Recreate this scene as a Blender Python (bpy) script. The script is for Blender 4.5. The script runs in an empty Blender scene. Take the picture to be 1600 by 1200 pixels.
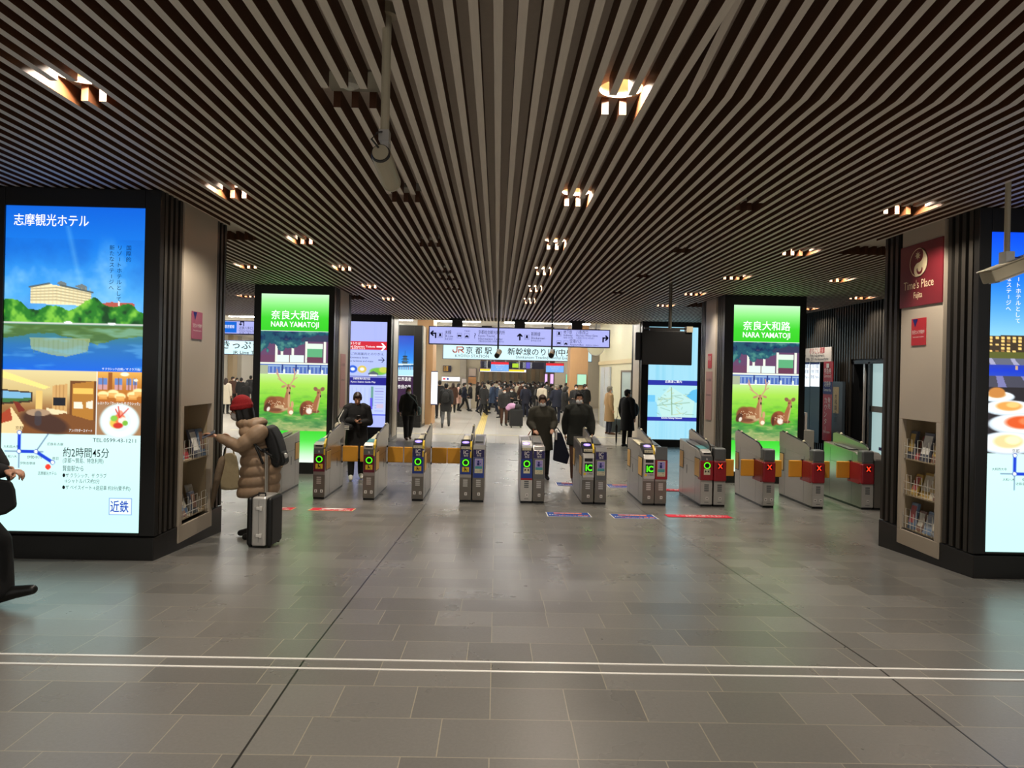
import bpy, bmesh, math, random
import numpy as np
from mathutils import Vector, Matrix

SC = bpy.context.scene
COL = SC.collection
PI = math.pi

# ---------------------------------------------------------------- camera
F, PCX, PCY, ROLL, YAW, EYE = 1060.0, 789.0, 581.3, 0.0215, 12 / 1060.0, 1.65
cam_d = bpy.data.cameras.new('camera')
cam_d.sensor_fit = 'HORIZONTAL'
cam_d.sensor_width = 36.0
cam_d.lens = 36.0 * F / 1600.0
cam_d.shift_x = (800 - PCX) / 1600.0
cam_d.shift_y = -(600 - PCY) / 1600.0
cam_d.clip_start, cam_d.clip_end = 0.05, 200
cam = bpy.data.objects.new('camera', cam_d)
COL.objects.link(cam)
fwv = Vector((math.sin(YAW), math.cos(YAW), 0))
r0 = Vector((math.cos(YAW), -math.sin(YAW), 0))
u0 = Vector((0, 0, 1))
CR = r0 * math.cos(ROLL) + u0 * math.sin(ROLL)
CU = -r0 * math.sin(ROLL) + u0 * math.cos(ROLL)
M = Matrix((CR, CU, -fwv)).transposed().to_4x4()
M.translation = (0, 0, EYE)
cam.matrix_world = M
SC.camera = cam

# ---------------------------------------------------------------- world, exposure
w = bpy.data.worlds.new('hall_surroundings')
SC.world = w
w.use_nodes = True
w.node_tree.nodes['Background'].inputs[0].default_value = (1.0, 0.96, 0.91, 1)
w.node_tree.nodes['Background'].inputs[1].default_value = 0.55
SC.view_settings.view_transform = 'Standard'
SC.view_settings.look = 'None'
SC.view_settings.gamma = 1.0
SC.view_settings.use_curve_mapping = False
SC.view_settings.exposure = 0.0
SC.cycles.use_denoising = True
SC.cycles.max_bounces = 6
SC.cycles.diffuse_bounces = 3
SC.cycles.glossy_bounces = 3
SC.cycles.transmission_bounces = 4
SC.cycles.transparent_max_bounces = 8
SC.cycles.caustics_reflective = False
SC.cycles.caustics_refractive = False
SC.cycles.sample_clamp_indirect = 4.0

LAMP_W = 84.0          # watts of one ceiling lamp
POSTER = 1.3          # strength of the light boxes
STRIP = 36.0            # strength of the tube lights of the far hall


def at(x, y, Y):
    """the point at depth Y seen at photo position x, y"""
    d = fwv + CR * ((x - PCX) / F) - CU * ((y - PCY) / F)
    return d * (Y / d.y) + Vector((0, 0, EYE))


RAMP0, SLOPE1, RAMP1, SLOPE2 = 3.85, 0.0613, 10.2, 0.009


def fz(Y):
    if Y < RAMP0:
        return 0.0
    if Y < RAMP1:
        return -SLOPE1 * (Y - RAMP0)
    return -SLOPE1 * (RAMP1 - RAMP0) - SLOPE2 * (Y - RAMP1)


def on_floor(x, y):
    lo, hi = 0.5, 90.0
    for _ in range(50):
        m = (lo + hi) / 2
        if at(x, y, m).z > fz(m):
            lo = m
        else:
            hi = m
    return at(x, y, lo)


# ---------------------------------------------------------------- materials
MATS = {}


def lin(c):
    if isinstance(c, str):
        c = tuple(int(c[i:i + 2], 16) / 255 for i in (0, 2, 4))
    return tuple((v / 12.92 if v <= 0.04045 else ((v + 0.055) / 1.055) ** 2.4) for v in c)


def mat(name, col, rough=0.5, metal=0.0, var=0.06, scale=30.0, bump=0.0, emit=0.0, spec=0.5, stretch=None):
    """a principled material whose colour carries a little procedural variation"""
    if name in MATS:
        return MATS[name]
    m = bpy.data.materials.new(name)
    m.use_nodes = True
    nt = m.node_tree
    b = nt.nodes['Principled BSDF']
    c = lin(col)
    tc = nt.nodes.new('ShaderNodeTexCoord')
    nz = nt.nodes.new('ShaderNodeTexNoise')
    nz.inputs['Scale'].default_value = scale
    nz.inputs['Detail'].default_value = 3
    src = tc.outputs['Object']
    if stretch:
        mp = nt.nodes.new('ShaderNodeMapping')
        mp.inputs['Scale'].default_value = stretch
        nt.links.new(src, mp.inputs[0])
        src = mp.outputs[0]
    nt.links.new(src, nz.inputs['Vector'])
    mx = nt.nodes.new('ShaderNodeMix')
    mx.data_type = 'RGBA'
    mx.inputs[6].default_value = (*[max(0, v * (1 - var)) for v in c], 1)
    mx.inputs[7].default_value = (*[min(1, v * (1 + var)) for v in c], 1)
    nt.links.new(nz.outputs['Fac'], mx.inputs[0])
    nt.links.new(mx.outputs[2], b.inputs['Base Color'])
    b.inputs['Roughness'].default_value = rough
    b.inputs['Metallic'].default_value = metal
    b.inputs['Specular IOR Level'].default_value = spec
    if bump:
        bp = nt.nodes.new('ShaderNodeBump')
        bp.inputs['Strength'].default_value = bump
        bp.inputs['Distance'].default_value = 0.01
        nt.links.new(nz.outputs['Fac'], bp.inputs['Height'])
        nt.links.new(bp.outputs[0], b.inputs['Normal'])
    if emit:
        nt.links.new(mx.outputs[2], b.inputs['Emission Color'])
        b.inputs['Emission Strength'].default_value = emit
    MATS[name] = m
    return m


def emat(name, col, strength=1.0, sample=True):
    if name in MATS:
        return MATS[name]
    m = bpy.data.materials.new(name)
    m.use_nodes = True
    nt = m.node_tree
    b = nt.nodes['Principled BSDF']
    c = lin(col)
    b.inputs['Base Color'].default_value = (*[v * 0.3 for v in c], 1)
    b.inputs['Roughness'].default_value = 0.4
    b.inputs['Emission Color'].default_value = (*c, 1)
    b.inputs['Emission Strength'].default_value = strength
    if not sample:
        m.cycles.emission_sampling = 'NONE'
    MATS[name] = m
    return m


def picture_mat(name, strength):
    """a back-lit print: the colour of each spot of the print is stored on the mesh"""
    if name in MATS:
        return MATS[name]
    m = bpy.data.materials.new(name)
    m.use_nodes = True
    nt = m.node_tree
    b = nt.nodes['Principled BSDF']
    a = nt.nodes.new('ShaderNodeVertexColor')
    a.layer_name = 'print'
    b.inputs['Base Color'].default_value = (0.02, 0.02, 0.02, 1)
    b.inputs['Roughness'].default_value = 0.25
    nt.links.new(a.outputs[0], b.inputs['Emission Color'])
    b.inputs['Emission Strength'].default_value = strength
    if not strength:
        nt.links.new(a.outputs[0], b.inputs['Base Color'])
    MATS[name] = m
    return m


# ---------------------------------------------------------------- object helpers
def tag(o, label=None, cat=None, group=None, kind=None):
    if label:
        o['label'] = label
    if cat:
        o['category'] = cat
    if group:
        o['group'] = group
    if kind:
        o['kind'] = kind
    return o


def empty(name, loc=(0, 0, 0), rz=0.0):
    o = bpy.data.objects.new(name, None)
    COL.objects.link(o)
    o.location = loc
    o.rotation_euler = (0, 0, rz)
    o.empty_display_size = 0.1
    return o


def copy_tree(o, parent=None):
    c = o.copy()
    COL.objects.link(c)
    c.parent = parent
    for ch in o.children:
        copy_tree(ch, c)
    return c


class MB:
    """collects shapes and links them as one mesh object"""

    def __init__(self):
        self.v, self.f, self.m = [], [], []

    def add(self, vs, fs, mi=0):
        b = len(self.v)
        self.v += [tuple(p) for p in vs]
        self.f += [tuple(i + b for i in f) for f in fs]
        self.m += [mi] * len(fs)
        return self

    def box(self, x0, x1, y0, y1, z0, z1, mi=0):
        x0, x1 = min(x0, x1), max(x0, x1)
        y0, y1 = min(y0, y1), max(y0, y1)
        z0, z1 = min(z0, z1), max(z0, z1)
        vs = [(x, y, z) for z in (z0, z1) for y in (y0, y1) for x in (x0, x1)]
        return self.add(vs, [(0, 2, 3, 1), (4, 5, 7, 6), (0, 1, 5, 4), (2, 6, 7, 3), (0, 4, 6, 2), (1, 3, 7, 5)], mi)

    def quad(self, a, b, c, d, mi=0):
        return self.add([a, b, c, d], [(0, 1, 2, 3)], mi)

    def prism_x(self, prof, x0, x1, mi=0):
        """profile of (y, z) pairs, counter-clockwise seen from +x, pushed along x"""
        n = len(prof)
        vs = [(x0, y, z) for y, z in prof] + [(x1, y, z) for y, z in prof]
        fs = [tuple(range(n - 1, -1, -1)), tuple(range(n, 2 * n))]
        fs += [(i, (i + 1) % n, n + (i + 1) % n, n + i) for i in range(n)]
        return self.add(vs, fs, mi)

    def prism_y(self, prof, y0, y1, mi=0):
        """profile of (x, z) pairs, pushed along y"""
        n = len(prof)
        vs = [(x, y0, z) for x, z in prof] + [(x, y1, z) for x, z in prof]
        fs = [tuple(range(n)), tuple(range(2 * n - 1, n - 1, -1))]
        fs += [((i + 1) % n, i, n + i, n + (i + 1) % n) for i in range(n)]
        return self.add(vs, fs, mi)

    def tube(self, pts, rad, n=8, mi=0, caps=True, sq=1.0):
        pts = [Vector(p) for p in pts]
        if not hasattr(rad, '__len__'):
            rad = [rad] * len(pts)
        rings = []
        up = None
        for i, p in enumerate(pts):
            d = (pts[min(i + 1, len(pts) - 1)] - pts[max(i - 1, 0)]).normalized()
            if up is None:
                up = Vector((0, 0, 1)) if abs(d.z) < 0.9 else Vector((0, 1, 0))
            a = d.cross(up)
            if a.length < 1e-5:
                a = d.orthogonal()
            a.normalize()
            b2 = d.cross(a).normalized()
            rings.append([p + (a * math.cos(2 * PI * k / n) + b2 * (math.sin(2 * PI * k / n) * sq)) * rad[i] for k in range(n)])
        vs = [q for r in rings for q in r]
        fs = []
        for i in range(len(pts) - 1):
            for k in range(n):
                fs.append((i * n + k, i * n + (k + 1) % n, (i + 1) * n + (k + 1) % n, (i + 1) * n + k))
        if caps:
            fs.append(tuple(range(n - 1, -1, -1)))
            e = (len(pts) - 1) * n
            fs.append(tuple(e + k for k in range(n)))
        return self.add(vs, fs, mi)

    def rings(self, rs, n=16, mi=0):
        """rs: list of (cx, cy, cz, rx, ry) stacked loops"""
        vs, fs = [], []
        for cx, cy, cz, rx, ry in rs:
            vs += [(cx + rx * math.cos(2 * PI * k / n), cy + ry * math.sin(2 * PI * k / n), cz) for k in range(n)]
        for i in range(len(rs) - 1):
            for k in range(n):
                fs.append((i * n + k, i * n + (k + 1) % n, (i + 1) * n + (k + 1) % n, (i + 1) * n + k))
        fs.append(tuple(range(n - 1, -1, -1)))
        e = (len(rs) - 1) * n
        fs.append(tuple(e + k for k in range(n)))
        return self.add(vs, fs, mi)

    def ball(self, c, rx, ry=None, rz=None, n=12, mi=0):
        ry = rx if ry is None else ry
        rz = rx if rz is None else rz
        k = max(5, n // 2)
        rs = []
        for i in range(k + 1):
            t = PI * (0.04 + 0.92 * i / k) - PI / 2
            rs.append((c[0], c[1], c[2] + rz * math.sin(t), rx * math.cos(t), ry * math.cos(t)))
        return self.rings(rs, n, mi)

    def disc_y(self, c, r, y, n=20, r_in=0.0, mi=0, thick=0.004):
        """a flat ring or disc facing -y"""
        x, z = c
        a = [(math.cos(2 * PI * k / n), math.sin(2 * PI * k / n)) for k in range(n)]
        vs = [(x + r * p, y, z + r * q) for p, q in a]
        vs2 = [(x + r * p, y + thick, z + r * q) for p, q in a]
        if r_in:
            vi = [(x + r_in * p, y, z + r_in * q) for p, q in a]
            fs = [(k, (k + 1) % n, n + (k + 1) % n, n + k) for k in range(n)]
            self.add(vs + vi, [tuple(reversed(f)) for f in fs], mi)
            return self.add(vs + vs2, fs, mi)
        self.add(vs, [tuple(range(n))], mi)
        return self.add(vs + vs2, [((k + 1) % n, k, n + k, n + (k + 1) % n) for k in range(n)], mi)

    def move(self, mtx):
        self.v = [tuple(mtx @ Vector(p)) for p in self.v]
        return self

    def build(self, name, mats, parent=None, bevel=0.0, smooth=False, loc=None, segs=2):
        me = bpy.data.meshes.new(name)
        me.from_pydata(self.v, [], self.f)
        if not isinstance(mats, (list, tuple)):
            mats = [mats]
        for m in mats:
            me.materials.append(m)
        if len(mats) > 1:
            me.polygons.foreach_set('material_index', self.m)
        if smooth:
            me.polygons.foreach_set('use_smooth', [True] * len(me.polygons))
        me.update()
        o = bpy.data.objects.new(name, me)
        COL.objects.link(o)
        if parent:
            o.parent = parent
        if loc:
            o.location = loc
        if bevel:
            md = o.modifiers.new('edge', 'BEVEL')
            md.width = bevel
            md.segments = segs
            md.limit_method = 'ANGLE'
            md.angle_limit = math.radians(40)
        return o


def struct(o):
    o['kind'] = 'structure'
    return o


# ---------------------------------------------------------------- lettering
_tc = bpy.data.curves.new('glyphs', 'FONT')
_tc.resolution_u = 2
_to = bpy.data.objects.new('glyphs', _tc)
COL.objects.link(_to)
_cache = {}


def glyphs(s, bold=0.0):
    k = (s, bold)
    if k not in _cache:
        _tc.body = s
        _tc.offset = bold
        dg = bpy.context.evaluated_depsgraph_get()
        dg.update()
        me = bpy.data.meshes.new_from_object(_to.evaluated_get(dg))
        vs = [(v.co.x, v.co.y) for v in me.vertices]
        fs = [tuple(p.vertices) for p in me.polygons]
        bpy.data.meshes.remove(me)
        _cache[k] = (vs, fs)
    return _cache[k]


def write(mb, s, x, z, h, y=0.0, mi=0, align='L', wide=None, bold=0.0, frame=None):
    """s written with its left/centre at x, its baseline at z, em height h, on a plane y facing -y; wide = total width to fit;
    frame maps (x, z) to a 3-D point"""
    vs, fs = glyphs(s, bold)
    if not vs:
        return
    x0 = min(p[0] for p in vs)
    x1 = max(p[0] for p in vs)
    sx = h if wide is None else wide / (x1 - x0)
    off = x - (x0 * sx if align == 'L' else (x0 + x1) / 2 * sx if align == 'C' else x1 * sx)
    if frame:
        mb.add([frame(off + p[0] * sx, z + p[1] * h) for p in vs], fs, mi)
    else:
        mb.add([(off + p[0] * sx, y, z + p[1] * h) for p in vs], fs, mi)


def write_down(mb, s, x, z, h, y=0.0, mi=0, frame=None, step=1.05):
    for i, ch in enumerate(s):
        write(mb, 'l' if ch == 'ー' else ch, x, z - h * (0.85 + i * step), h, y, mi, 'C', frame=frame)

# ================================================================ THE SETTING
# ---- floor: dark slate tiles on a ramp, then pale tiles
def floor_mat():
    m = bpy.data.materials.new('slate_tiles')
    m.use_nodes = True
    nt = m.node_tree
    N, L = nt.nodes, nt.links
    b = N['Principled BSDF']
    tc = N.new('ShaderNodeTexCoord')
    sep = N.new('ShaderNodeSeparateXYZ')
    L.new(tc.outputs['Object'], sep.inputs[0])
    cmb = N.new('ShaderNodeCombineXYZ')
    L.new(sep.outputs['X'], cmb.inputs[0])
    L.new(sep.outputs['Y'], cmb.inputs[1])

    def brick(w_, off, sq, frq):
        k = N.new('ShaderNodeTexBrick')
        k.inputs['Scale'].default_value = 1.0
        k.inputs['Brick Width'].default_value = w_
        k.inputs['Row Height'].default_value = 0.322
        k.inputs['Mortar Size'].default_value = 0.0028
        k.inputs['Mortar Smooth'].default_value = 0.1
        k.offset = off
        k.offset_frequency = 3
        k.squash = sq
        k.squash_frequency = frq
        k.inputs['Bias'].default_value = 0.0
        k.inputs['Color1'].default_value = (0.130, 0.125, 0.116, 1)
        k.inputs['Color2'].default_value = (0.185, 0.178, 0.166, 1)
        k.inputs['Mortar'].default_value = (0.30, 0.27, 0.21, 1)
        L.new(cmb.outputs[0], k.inputs['Vector'])
        return k
    k1 = brick(0.61, 0.37, 0.62, 2)
    nz = N.new('ShaderNodeTexNoise')
    nz.inputs['Scale'].default_value = 60
    nz.inputs['Detail'].default_value = 6
    nz.inputs['Roughness'].default_value = 0.7
    L.new(tc.outputs['Object'], nz.inputs['Vector'])
    n2 = N.new('ShaderNodeTexNoise')
    n2.inputs['Scale'].default_value = 2.2
    n2.inputs['Detail'].default_value = 4
    L.new(tc.outputs['Object'], n2.inputs['Vector'])
    mr = N.new('ShaderNodeMapRange')
    mr.inputs[3].default_value = 0.8
    mr.inputs[4].default_value = 1.22
    L.new(nz.outputs['Fac'], mr.inputs[0])
    mul = N.new('ShaderNodeMix')
    mul.data_type = 'RGBA'
    mul.blend_type = 'MULTIPLY'
    mul.inputs[0].default_value = 1.0
    L.new(k1.outputs['Color'], mul.inputs[6])
    L.new(mr.outputs[0], mul.inputs[7])
    # long dark expansion joints that run the length of the hall
    sub = N.new('ShaderNodeMath')
    sub.operation = 'ADD'
    sub.inputs[1].default_value = 1.055 + 3.275 * 10
    L.new(sep.outputs['X'], sub.inputs[0])
    md = N.new('ShaderNodeMath')
    md.operation = 'PINGPONG'
    md.inputs[1].default_value = 3.275 / 2
    L.new(sub.outputs[0], md.inputs[0])
    lt = N.new('ShaderNodeMath')
    lt.operation = 'LESS_THAN'
    lt.inputs[1].default_value = 0.0055
    L.new(md.outputs[0], lt.inputs[0])
    jn = N.new('ShaderNodeMix')
    jn.data_type = 'RGBA'
    L.new(lt.outputs[0], jn.inputs[0])
    L.new(mul.outputs[2], jn.inputs[6])
    jn.inputs[7].default_value = (0.012, 0.011, 0.01, 1)
    L.new(jn.outputs[2], b.inputs['Base Color'])
    r1 = N.new('ShaderNodeMapRange')
    r1.inputs[3].default_value = 0.23
    r1.inputs[4].default_value = 0.35
    L.new(n2.outputs['Fac'], r1.inputs[0])
    L.new(r1.outputs[0], b.inputs['Roughness'])
    b.inputs['Specular IOR Level'].default_value = 0.55
    bp = N.new('ShaderNodeBump')
    bp.inputs['Strength'].default_value = 0.14
    bp.inputs['Distance'].default_value = 0.004
    L.new(nz.outputs['Fac'], bp.inputs['Height'])
    bp2 = N.new('ShaderNodeBump')
    bp2.invert = True
    bp2.inputs['Strength'].default_value = 0.5
    bp2.inputs['Distance'].default_value = 0.004
    L.new(k1.outputs['Fac'], bp2.inputs['Height'])
    L.new(bp.outputs[0], bp2.inputs['Normal'])
    L.new(bp2.outputs[0], b.inputs['Normal'])
    return m


def pale_floor_mat():
    m = bpy.data.materials.new('pale_tiles')
    m.use_nodes = True
    nt = m.node_tree
    N, L = nt.nodes, nt.links
    b = N['Principled BSDF']
    tc = N.new('ShaderNodeTexCoord')
    k = N.new('ShaderNodeTexBrick')
    k.inputs['Scale'].default_value = 1.0
    k.inputs['Brick Width'].default_value = 1.2
    k.inputs['Row Height'].default_value = 1.2
    k.inputs['Mortar Size'].default_value = 0.006
    k.offset = 0.0
    k.inputs['Color1'].default_value = (0.60, 0.57, 0.52, 1)
    k.inputs['Color2'].default_value = (0.66, 0.62, 0.56, 1)
    k.inputs['Mortar'].default_value = (0.42, 0.38, 0.32, 1)
    L.new(tc.outputs['Object'], k.inputs['Vector'])
    L.new(k.outputs['Color'], b.inputs['Base Color'])
    b.inputs['Roughness'].default_value = 0.22
    return m


SLATE, PALE = floor_mat(), pale_floor_mat()
f = MB()
XL, XR = -20.0, 20.0
ys = [-4.0, RAMP0, RAMP1, 20.25]
for a, c in zip(ys, ys[1:]):
    f.quad((XL, a, fz(a)), (XR, a, fz(a)), (XR, c, fz(c)), (XL, c, fz(c)), 0)
f.quad((XL, 20.25, fz(20.25)), (XR, 20.25, fz(20.25)), (XR, 66, fz(66)), (XL, 66, fz(66)), 1)
struct(f.build('floor', [SLATE, PALE]))

STEEL = mat('brushed_steel', (0.93, 0.92, 0.90), 0.35, 0.25, 0.04, 80)
for i, yy in enumerate((3.735, 3.855)):
    t = MB().box(-9, 9, yy - 0.009, yy + 0.009, -0.004, 0.003)
    struct(t.build('trim_%d' % (i + 1), STEEL))
t = MB()
t.quad((XL, 20.2, fz(20.2) + 0.003), (XR, 20.2, fz(20.2) + 0.003), (XR, 20.3, fz(20.3) + 0.003), (XL, 20.3, fz(20.3) + 0.003))
struct(t.build('trim_3', mat('pale_kerb', (0.80, 0.77, 0.70), 0.4)))
# yellow guide paving with raised bars
t = MB()
za = lambda y: fz(y) + 0.004
t.quad((-0.74, 20.3, za(20.3)), (-0.44, 20.3, za(20.3)), (-0.44, 52, za(52)), (-0.74, 52, za(52)))
for k in range(4):
    x = -0.70 + k * 0.073
    t.add([(x, 20.4, za(20.4) + 0.005), (x + 0.03, 20.4, za(20.4) + 0.005), (x + 0.03, 51.9, za(51.9) + 0.005), (x, 51.9, za(51.9) + 0.005)], [(0, 1, 2, 3)], 1)
struct(t.build('trim_4', [mat('guide_yellow', (0.80, 0.70, 0.36), 0.5), mat('guide_bar', (0.88, 0.79, 0.47), 0.5)]))
t = MB()
t.quad((-9, 23.0, za(23)), (9, 23.0, za(23)), (9, 23.14, za(23.14)), (-9, 23.14, za(23.14)))
struct(t.build('trim_5', mat('guide_cream', (0.82, 0.76, 0.55), 0.5)))

# ---- slatted ceiling
CZ, SLAT_H, PITCH, SLAT_W = 3.25, 0.11, 0.1097, 0.043
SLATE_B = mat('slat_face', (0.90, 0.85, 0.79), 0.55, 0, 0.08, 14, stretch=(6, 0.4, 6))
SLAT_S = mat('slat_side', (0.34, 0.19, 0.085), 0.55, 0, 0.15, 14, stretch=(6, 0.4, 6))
BACK = mat('ceiling_backing', (0.88, 0.83, 0.77), 0.7)
ROWS = [4.17 + 2.31 * k for k in range(-2, 7)]
LIT = [(x, y) for y in ROWS[:7] for x in (-2.5, 0.70, 3.82)] + [(0.70, ROWS[7]), (-2.5, ROWS[7]), (3.82, ROWS[7])] + [(-4.07, ROWS[5]), (-5.74, ROWS[7]), (5.53, ROWS[5]), (7.1, ROWS[6]), (7.1, ROWS[7])]
LIT = [p for p in LIT if not (p[0] > 1 and p[1] < 3.9)]
DARK = [(x, y) for y in ROWS[3:7] for x in (-0.90, 2.29)] + [(-0.90, 11.98)]
HOLES = [(x - 0.125, x + 0.125, y - 0.285, y) for x, y in LIT + DARK + [(-0.90, ROWS[2])]]
for y0 in (7.77, 14.8):                     # shutter slots behind the advertising pillars
    HOLES += [(-4.75, -3.05, y0, y0 + 0.85), (4.35, 6.0, y0, y0 + 0.85)]
KX, KY = 0.98, 3.87                         # the part that folds upward


def lift(x, y):
    return 0.175 * (KY - y) if (x > KX and y < KY) else 0.0


c = MB()


def slat_piece(x, a, b):
    l, r = x - SLAT_W / 2, x + SLAT_W / 2
    za_, zb_ = CZ + lift(x, a), CZ + lift(x, b)
    vs = [(l, a, za_), (r, a, za_), (r, b, zb_), (l, b, zb_), (l, a, za_ + SLAT_H), (r, a, za_ + SLAT_H), (r, b, zb_ + SLAT_H), (l, b, zb_ + SLAT_H)]
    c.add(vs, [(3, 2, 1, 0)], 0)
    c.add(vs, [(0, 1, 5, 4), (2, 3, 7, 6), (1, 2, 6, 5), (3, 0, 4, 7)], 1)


n_slats = 0
x = -11.0
while x < 11.0:
    cuts = sorted((h[2], h[3]) for h in HOLES if h[0] < x < h[1])
    segs, y = [], -1.5
    for a, b in cuts:
        segs.append((y, a))
        y = b
    segs.append((y, 21.5))
    for a, b in segs:
        if x > KX and a < KY < b:
            slat_piece(x, a, KY)
            slat_piece(x, KY, b)
        elif b - a > 0.01:
            slat_piece(x, a, b)
    x += PITCH
zb = CZ + SLAT_H
cupr = 0.135                                # square openings of the lamp cups in the backing
edges = sorted({round(y - 0.15, 4) for x, y in LIT})
ya_ = -1.6
spans = []
for yc in edges:
    spans.append((ya_, yc - cupr, []))
    spans.append((yc - cupr, yc + cupr, sorted(x for x, y in LIT if abs(y - 0.15 - yc) < 0.01)))
    ya_ = yc + cupr
spans.append((ya_, 21.5, []))
for a, b, xs_ in spans:
    parts = [(a, b)] if not a < KY < b else [(a, KY), (KY, b)]
    for a2, b2 in parts:
        l = -11.2
        r_end = 11.2 if a2 >= KY - 1e-6 else KX
        for xc in xs_:
            c.quad((l, b2, zb), (xc - cupr, b2, zb), (xc - cupr, a2, zb), (l, a2, zb), 2)
            l = xc + cupr
        c.quad((l, b2, zb), (r_end, b2, zb), (r_end, a2, zb), (l, a2, zb), 2)
c.quad((KX, KY, zb), (11.2, KY, zb), (11.2, -1.6, zb + 0.957), (KX, -1.6, zb + 0.957), 2)
c.add([(KX, KY, zb), (KX, -1.6, zb), (KX, -1.6, zb + 0.957)], [(0, 1, 2)], 1)
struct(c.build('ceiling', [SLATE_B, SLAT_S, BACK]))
# the far hall has a plain, higher ceiling
c = MB()
c.box(XL, XR, 21.5, 66, 3.85, 3.95, 0)
c.box(XL, XR, 21.5, 21.6, 3.25, 3.85, 1)
struct(c.build('ceiling', [mat('white_ceiling', (0.90, 0.88, 0.84), 0.7), mat('cream_fascia', (0.83, 0.80, 0.68), 0.6)]))

# ---- ceiling lamps
WHITE_PLATE = mat('lamp_plate', (0.80, 0.77, 0.70), 0.4)
BULB = emat('warm_bulb', (1.0, 0.86, 0.62), 9.0, sample=False)
proto = empty('ceiling_downlight', (0, 0, 0))
m_ = MB()
n = 24
cup = [(0.137 * math.cos(2 * PI * k / n), 0.137 * math.sin(2 * PI * k / n)) for k in range(n)]
inn_ = [(p * 0.95, q * 0.95) for p, q in cup]
vs = [(p, q, -0.012) for p, q in cup] + [(p, q, -0.012) for p, q in inn_] + [(p, q, 0.02) for p, q in inn_] + [(p * 1.42, q * 1.42, 0.002) for p, q in cup]
m_.add(vs, [(k, (k + 1) % n, n + (k + 1) % n, n + k) for k in range(n)] + [(n + k, n + (k + 1) % n, 2 * n + (k + 1) % n, 2 * n + k) for k in range(n)] +
       [(3 * n + k, 3 * n + (k + 1) % n, (k + 1) % n, k) for k in range(n)])
m_.build('lamp_ring', WHITE_PLATE, proto)
m_ = MB()
vs = [(p, q, 0.018) for p, q in inn_] + [(p * 0.8, q * 0.8, 0.15) for p, q in inn_]
m_.add(vs, [(k, (k + 1) % n, n + (k + 1) % n, n + k) for k in range(n)] + [tuple(range(n, 2 * n))])
m_.build('reflector', mat('warm_reflector', (0.93, 0.87, 0.76), 0.35, 0.0), proto)
m_ = MB()
m_.ball((0, 0, 0.12), 0.05, 0.05, 0.028, 12)
m_.build('bulb', BULB, proto, smooth=True)
lampd = bpy.data.lights.new('warm_lamp', 'SPOT')
lampd.spot_size = math.radians(136)
lampd.spot_blend = 0.8
lampd.color = (1.0, 0.89, 0.75)
lampd.energy = LAMP_W
lampd.shadow_soft_size = 0.03
first = True
for i, (x, y) in enumerate(LIT):
    o = proto if first else copy_tree(proto)
    first = False
    o.location = (x, y - 0.15, CZ + SLAT_H - 0.002 + lift(x, y - 0.15))
    row = int(round((y - 4.17) / 2.31))
    side = {-2.5: 'row beside the camera pole', 0.70: 'central row', 3.82: "row toward the Time's Place sign"}.get(x)
    od = ['nearest', 'second', 'third', 'fourth', 'fifth', 'sixth', 'seventh']
    if row < 0 or (row < 1 and x > 3):  # lamps out of view, added along the rows to light the near floor
        lb = 'unseen warm downlight added outside the frame to light the slate floor'
    elif side:
        lb = '%s lit warm downlight of the %s in the slatted ceiling' % (od[row - (1 if x > 3 else 0)], side)
    else:
        lb = {-4.07: 'lit warm downlight behind the lake hotel pillar, nearer one', -5.74: 'lit warm downlight by the ticket office, farther one', 5.53: 'lit warm downlight between the dusk hotel pillar and the gates',
              7.1: '%s lit warm downlight along the black batten wall' % ('nearer' if row == 4 else 'farther')}[x]
    tag(o, lb, 'ceiling light', 'lit downlights in the slatted ceiling')
    l = bpy.data.objects.new('warm_lamp', lampd)
    COL.objects.link(l)
    l.parent = o
    l.location = (0, 0, 0.06)
GREYP = mat('grey_plate', (0.42, 0.40, 0.37), 0.5)
proto = empty('ceiling_recess', (0, 0, 0))
m_ = MB()
m_.box(-0.16, 0.16, -0.13, 0.13, -0.004, 0.0)
m_.build('cover_plate', GREYP, proto)
m_ = MB()
m_.rings([(0, 0, -0.004, 0.10, 0.10), (0, 0, -0.03, 0.10, 0.10)], 20)
m_.build('rim', mat('dull_rim', (0.62, 0.60, 0.55), 0.35, 0.3), proto)
for i, (x, y) in enumerate(DARK):
    o = proto if i == 0 else copy_tree(proto)
    o.location = (x, y - 0.142, CZ + SLAT_H - 0.003)
    lb = ['nearest', 'nearest', 'second', 'second', 'third', 'third', 'fifth', 'fourth', 'fourth', 'fourth'][i] if i < 8 else ('fourth' if i == 8 else '')
    tag(o, ('%s unlit square cut-out with a round fitting, row %s' % (lb, 'past the big camera' if x < 0 else 'between the lit central and sign-side rows')) if y > 4.2 else 'unlit cut-out above the smoke detector', 'ceiling fitting', 'unlit fittings in the slatted ceiling')
# smoke detector in the nearest cut-out
o = empty('smoke_detector', (-0.88, 4.03, CZ + SLAT_H - 0.006))
tag(o, 'small smoke detector on a pale plate in the ceiling cut-out nearest the camera pole', 'smoke detector')
MB().box(-0.17, 0.2, -0.14, 0.14, -0.005, 0.001).build('mounting_plate', mat('pale_plate', (0.66, 0.64, 0.58), 0.5), o)
MB().rings([(-0.03, 0, -0.005, 0.062, 0.062), (-0.03, 0, -0.03, 0.055, 0.055), (-0.03, 0, -0.045, 0.03, 0.03)], 20).build('sensor_head', mat('detector_white', (0.85, 0.84, 0.8), 0.3), o, smooth=False)

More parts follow.
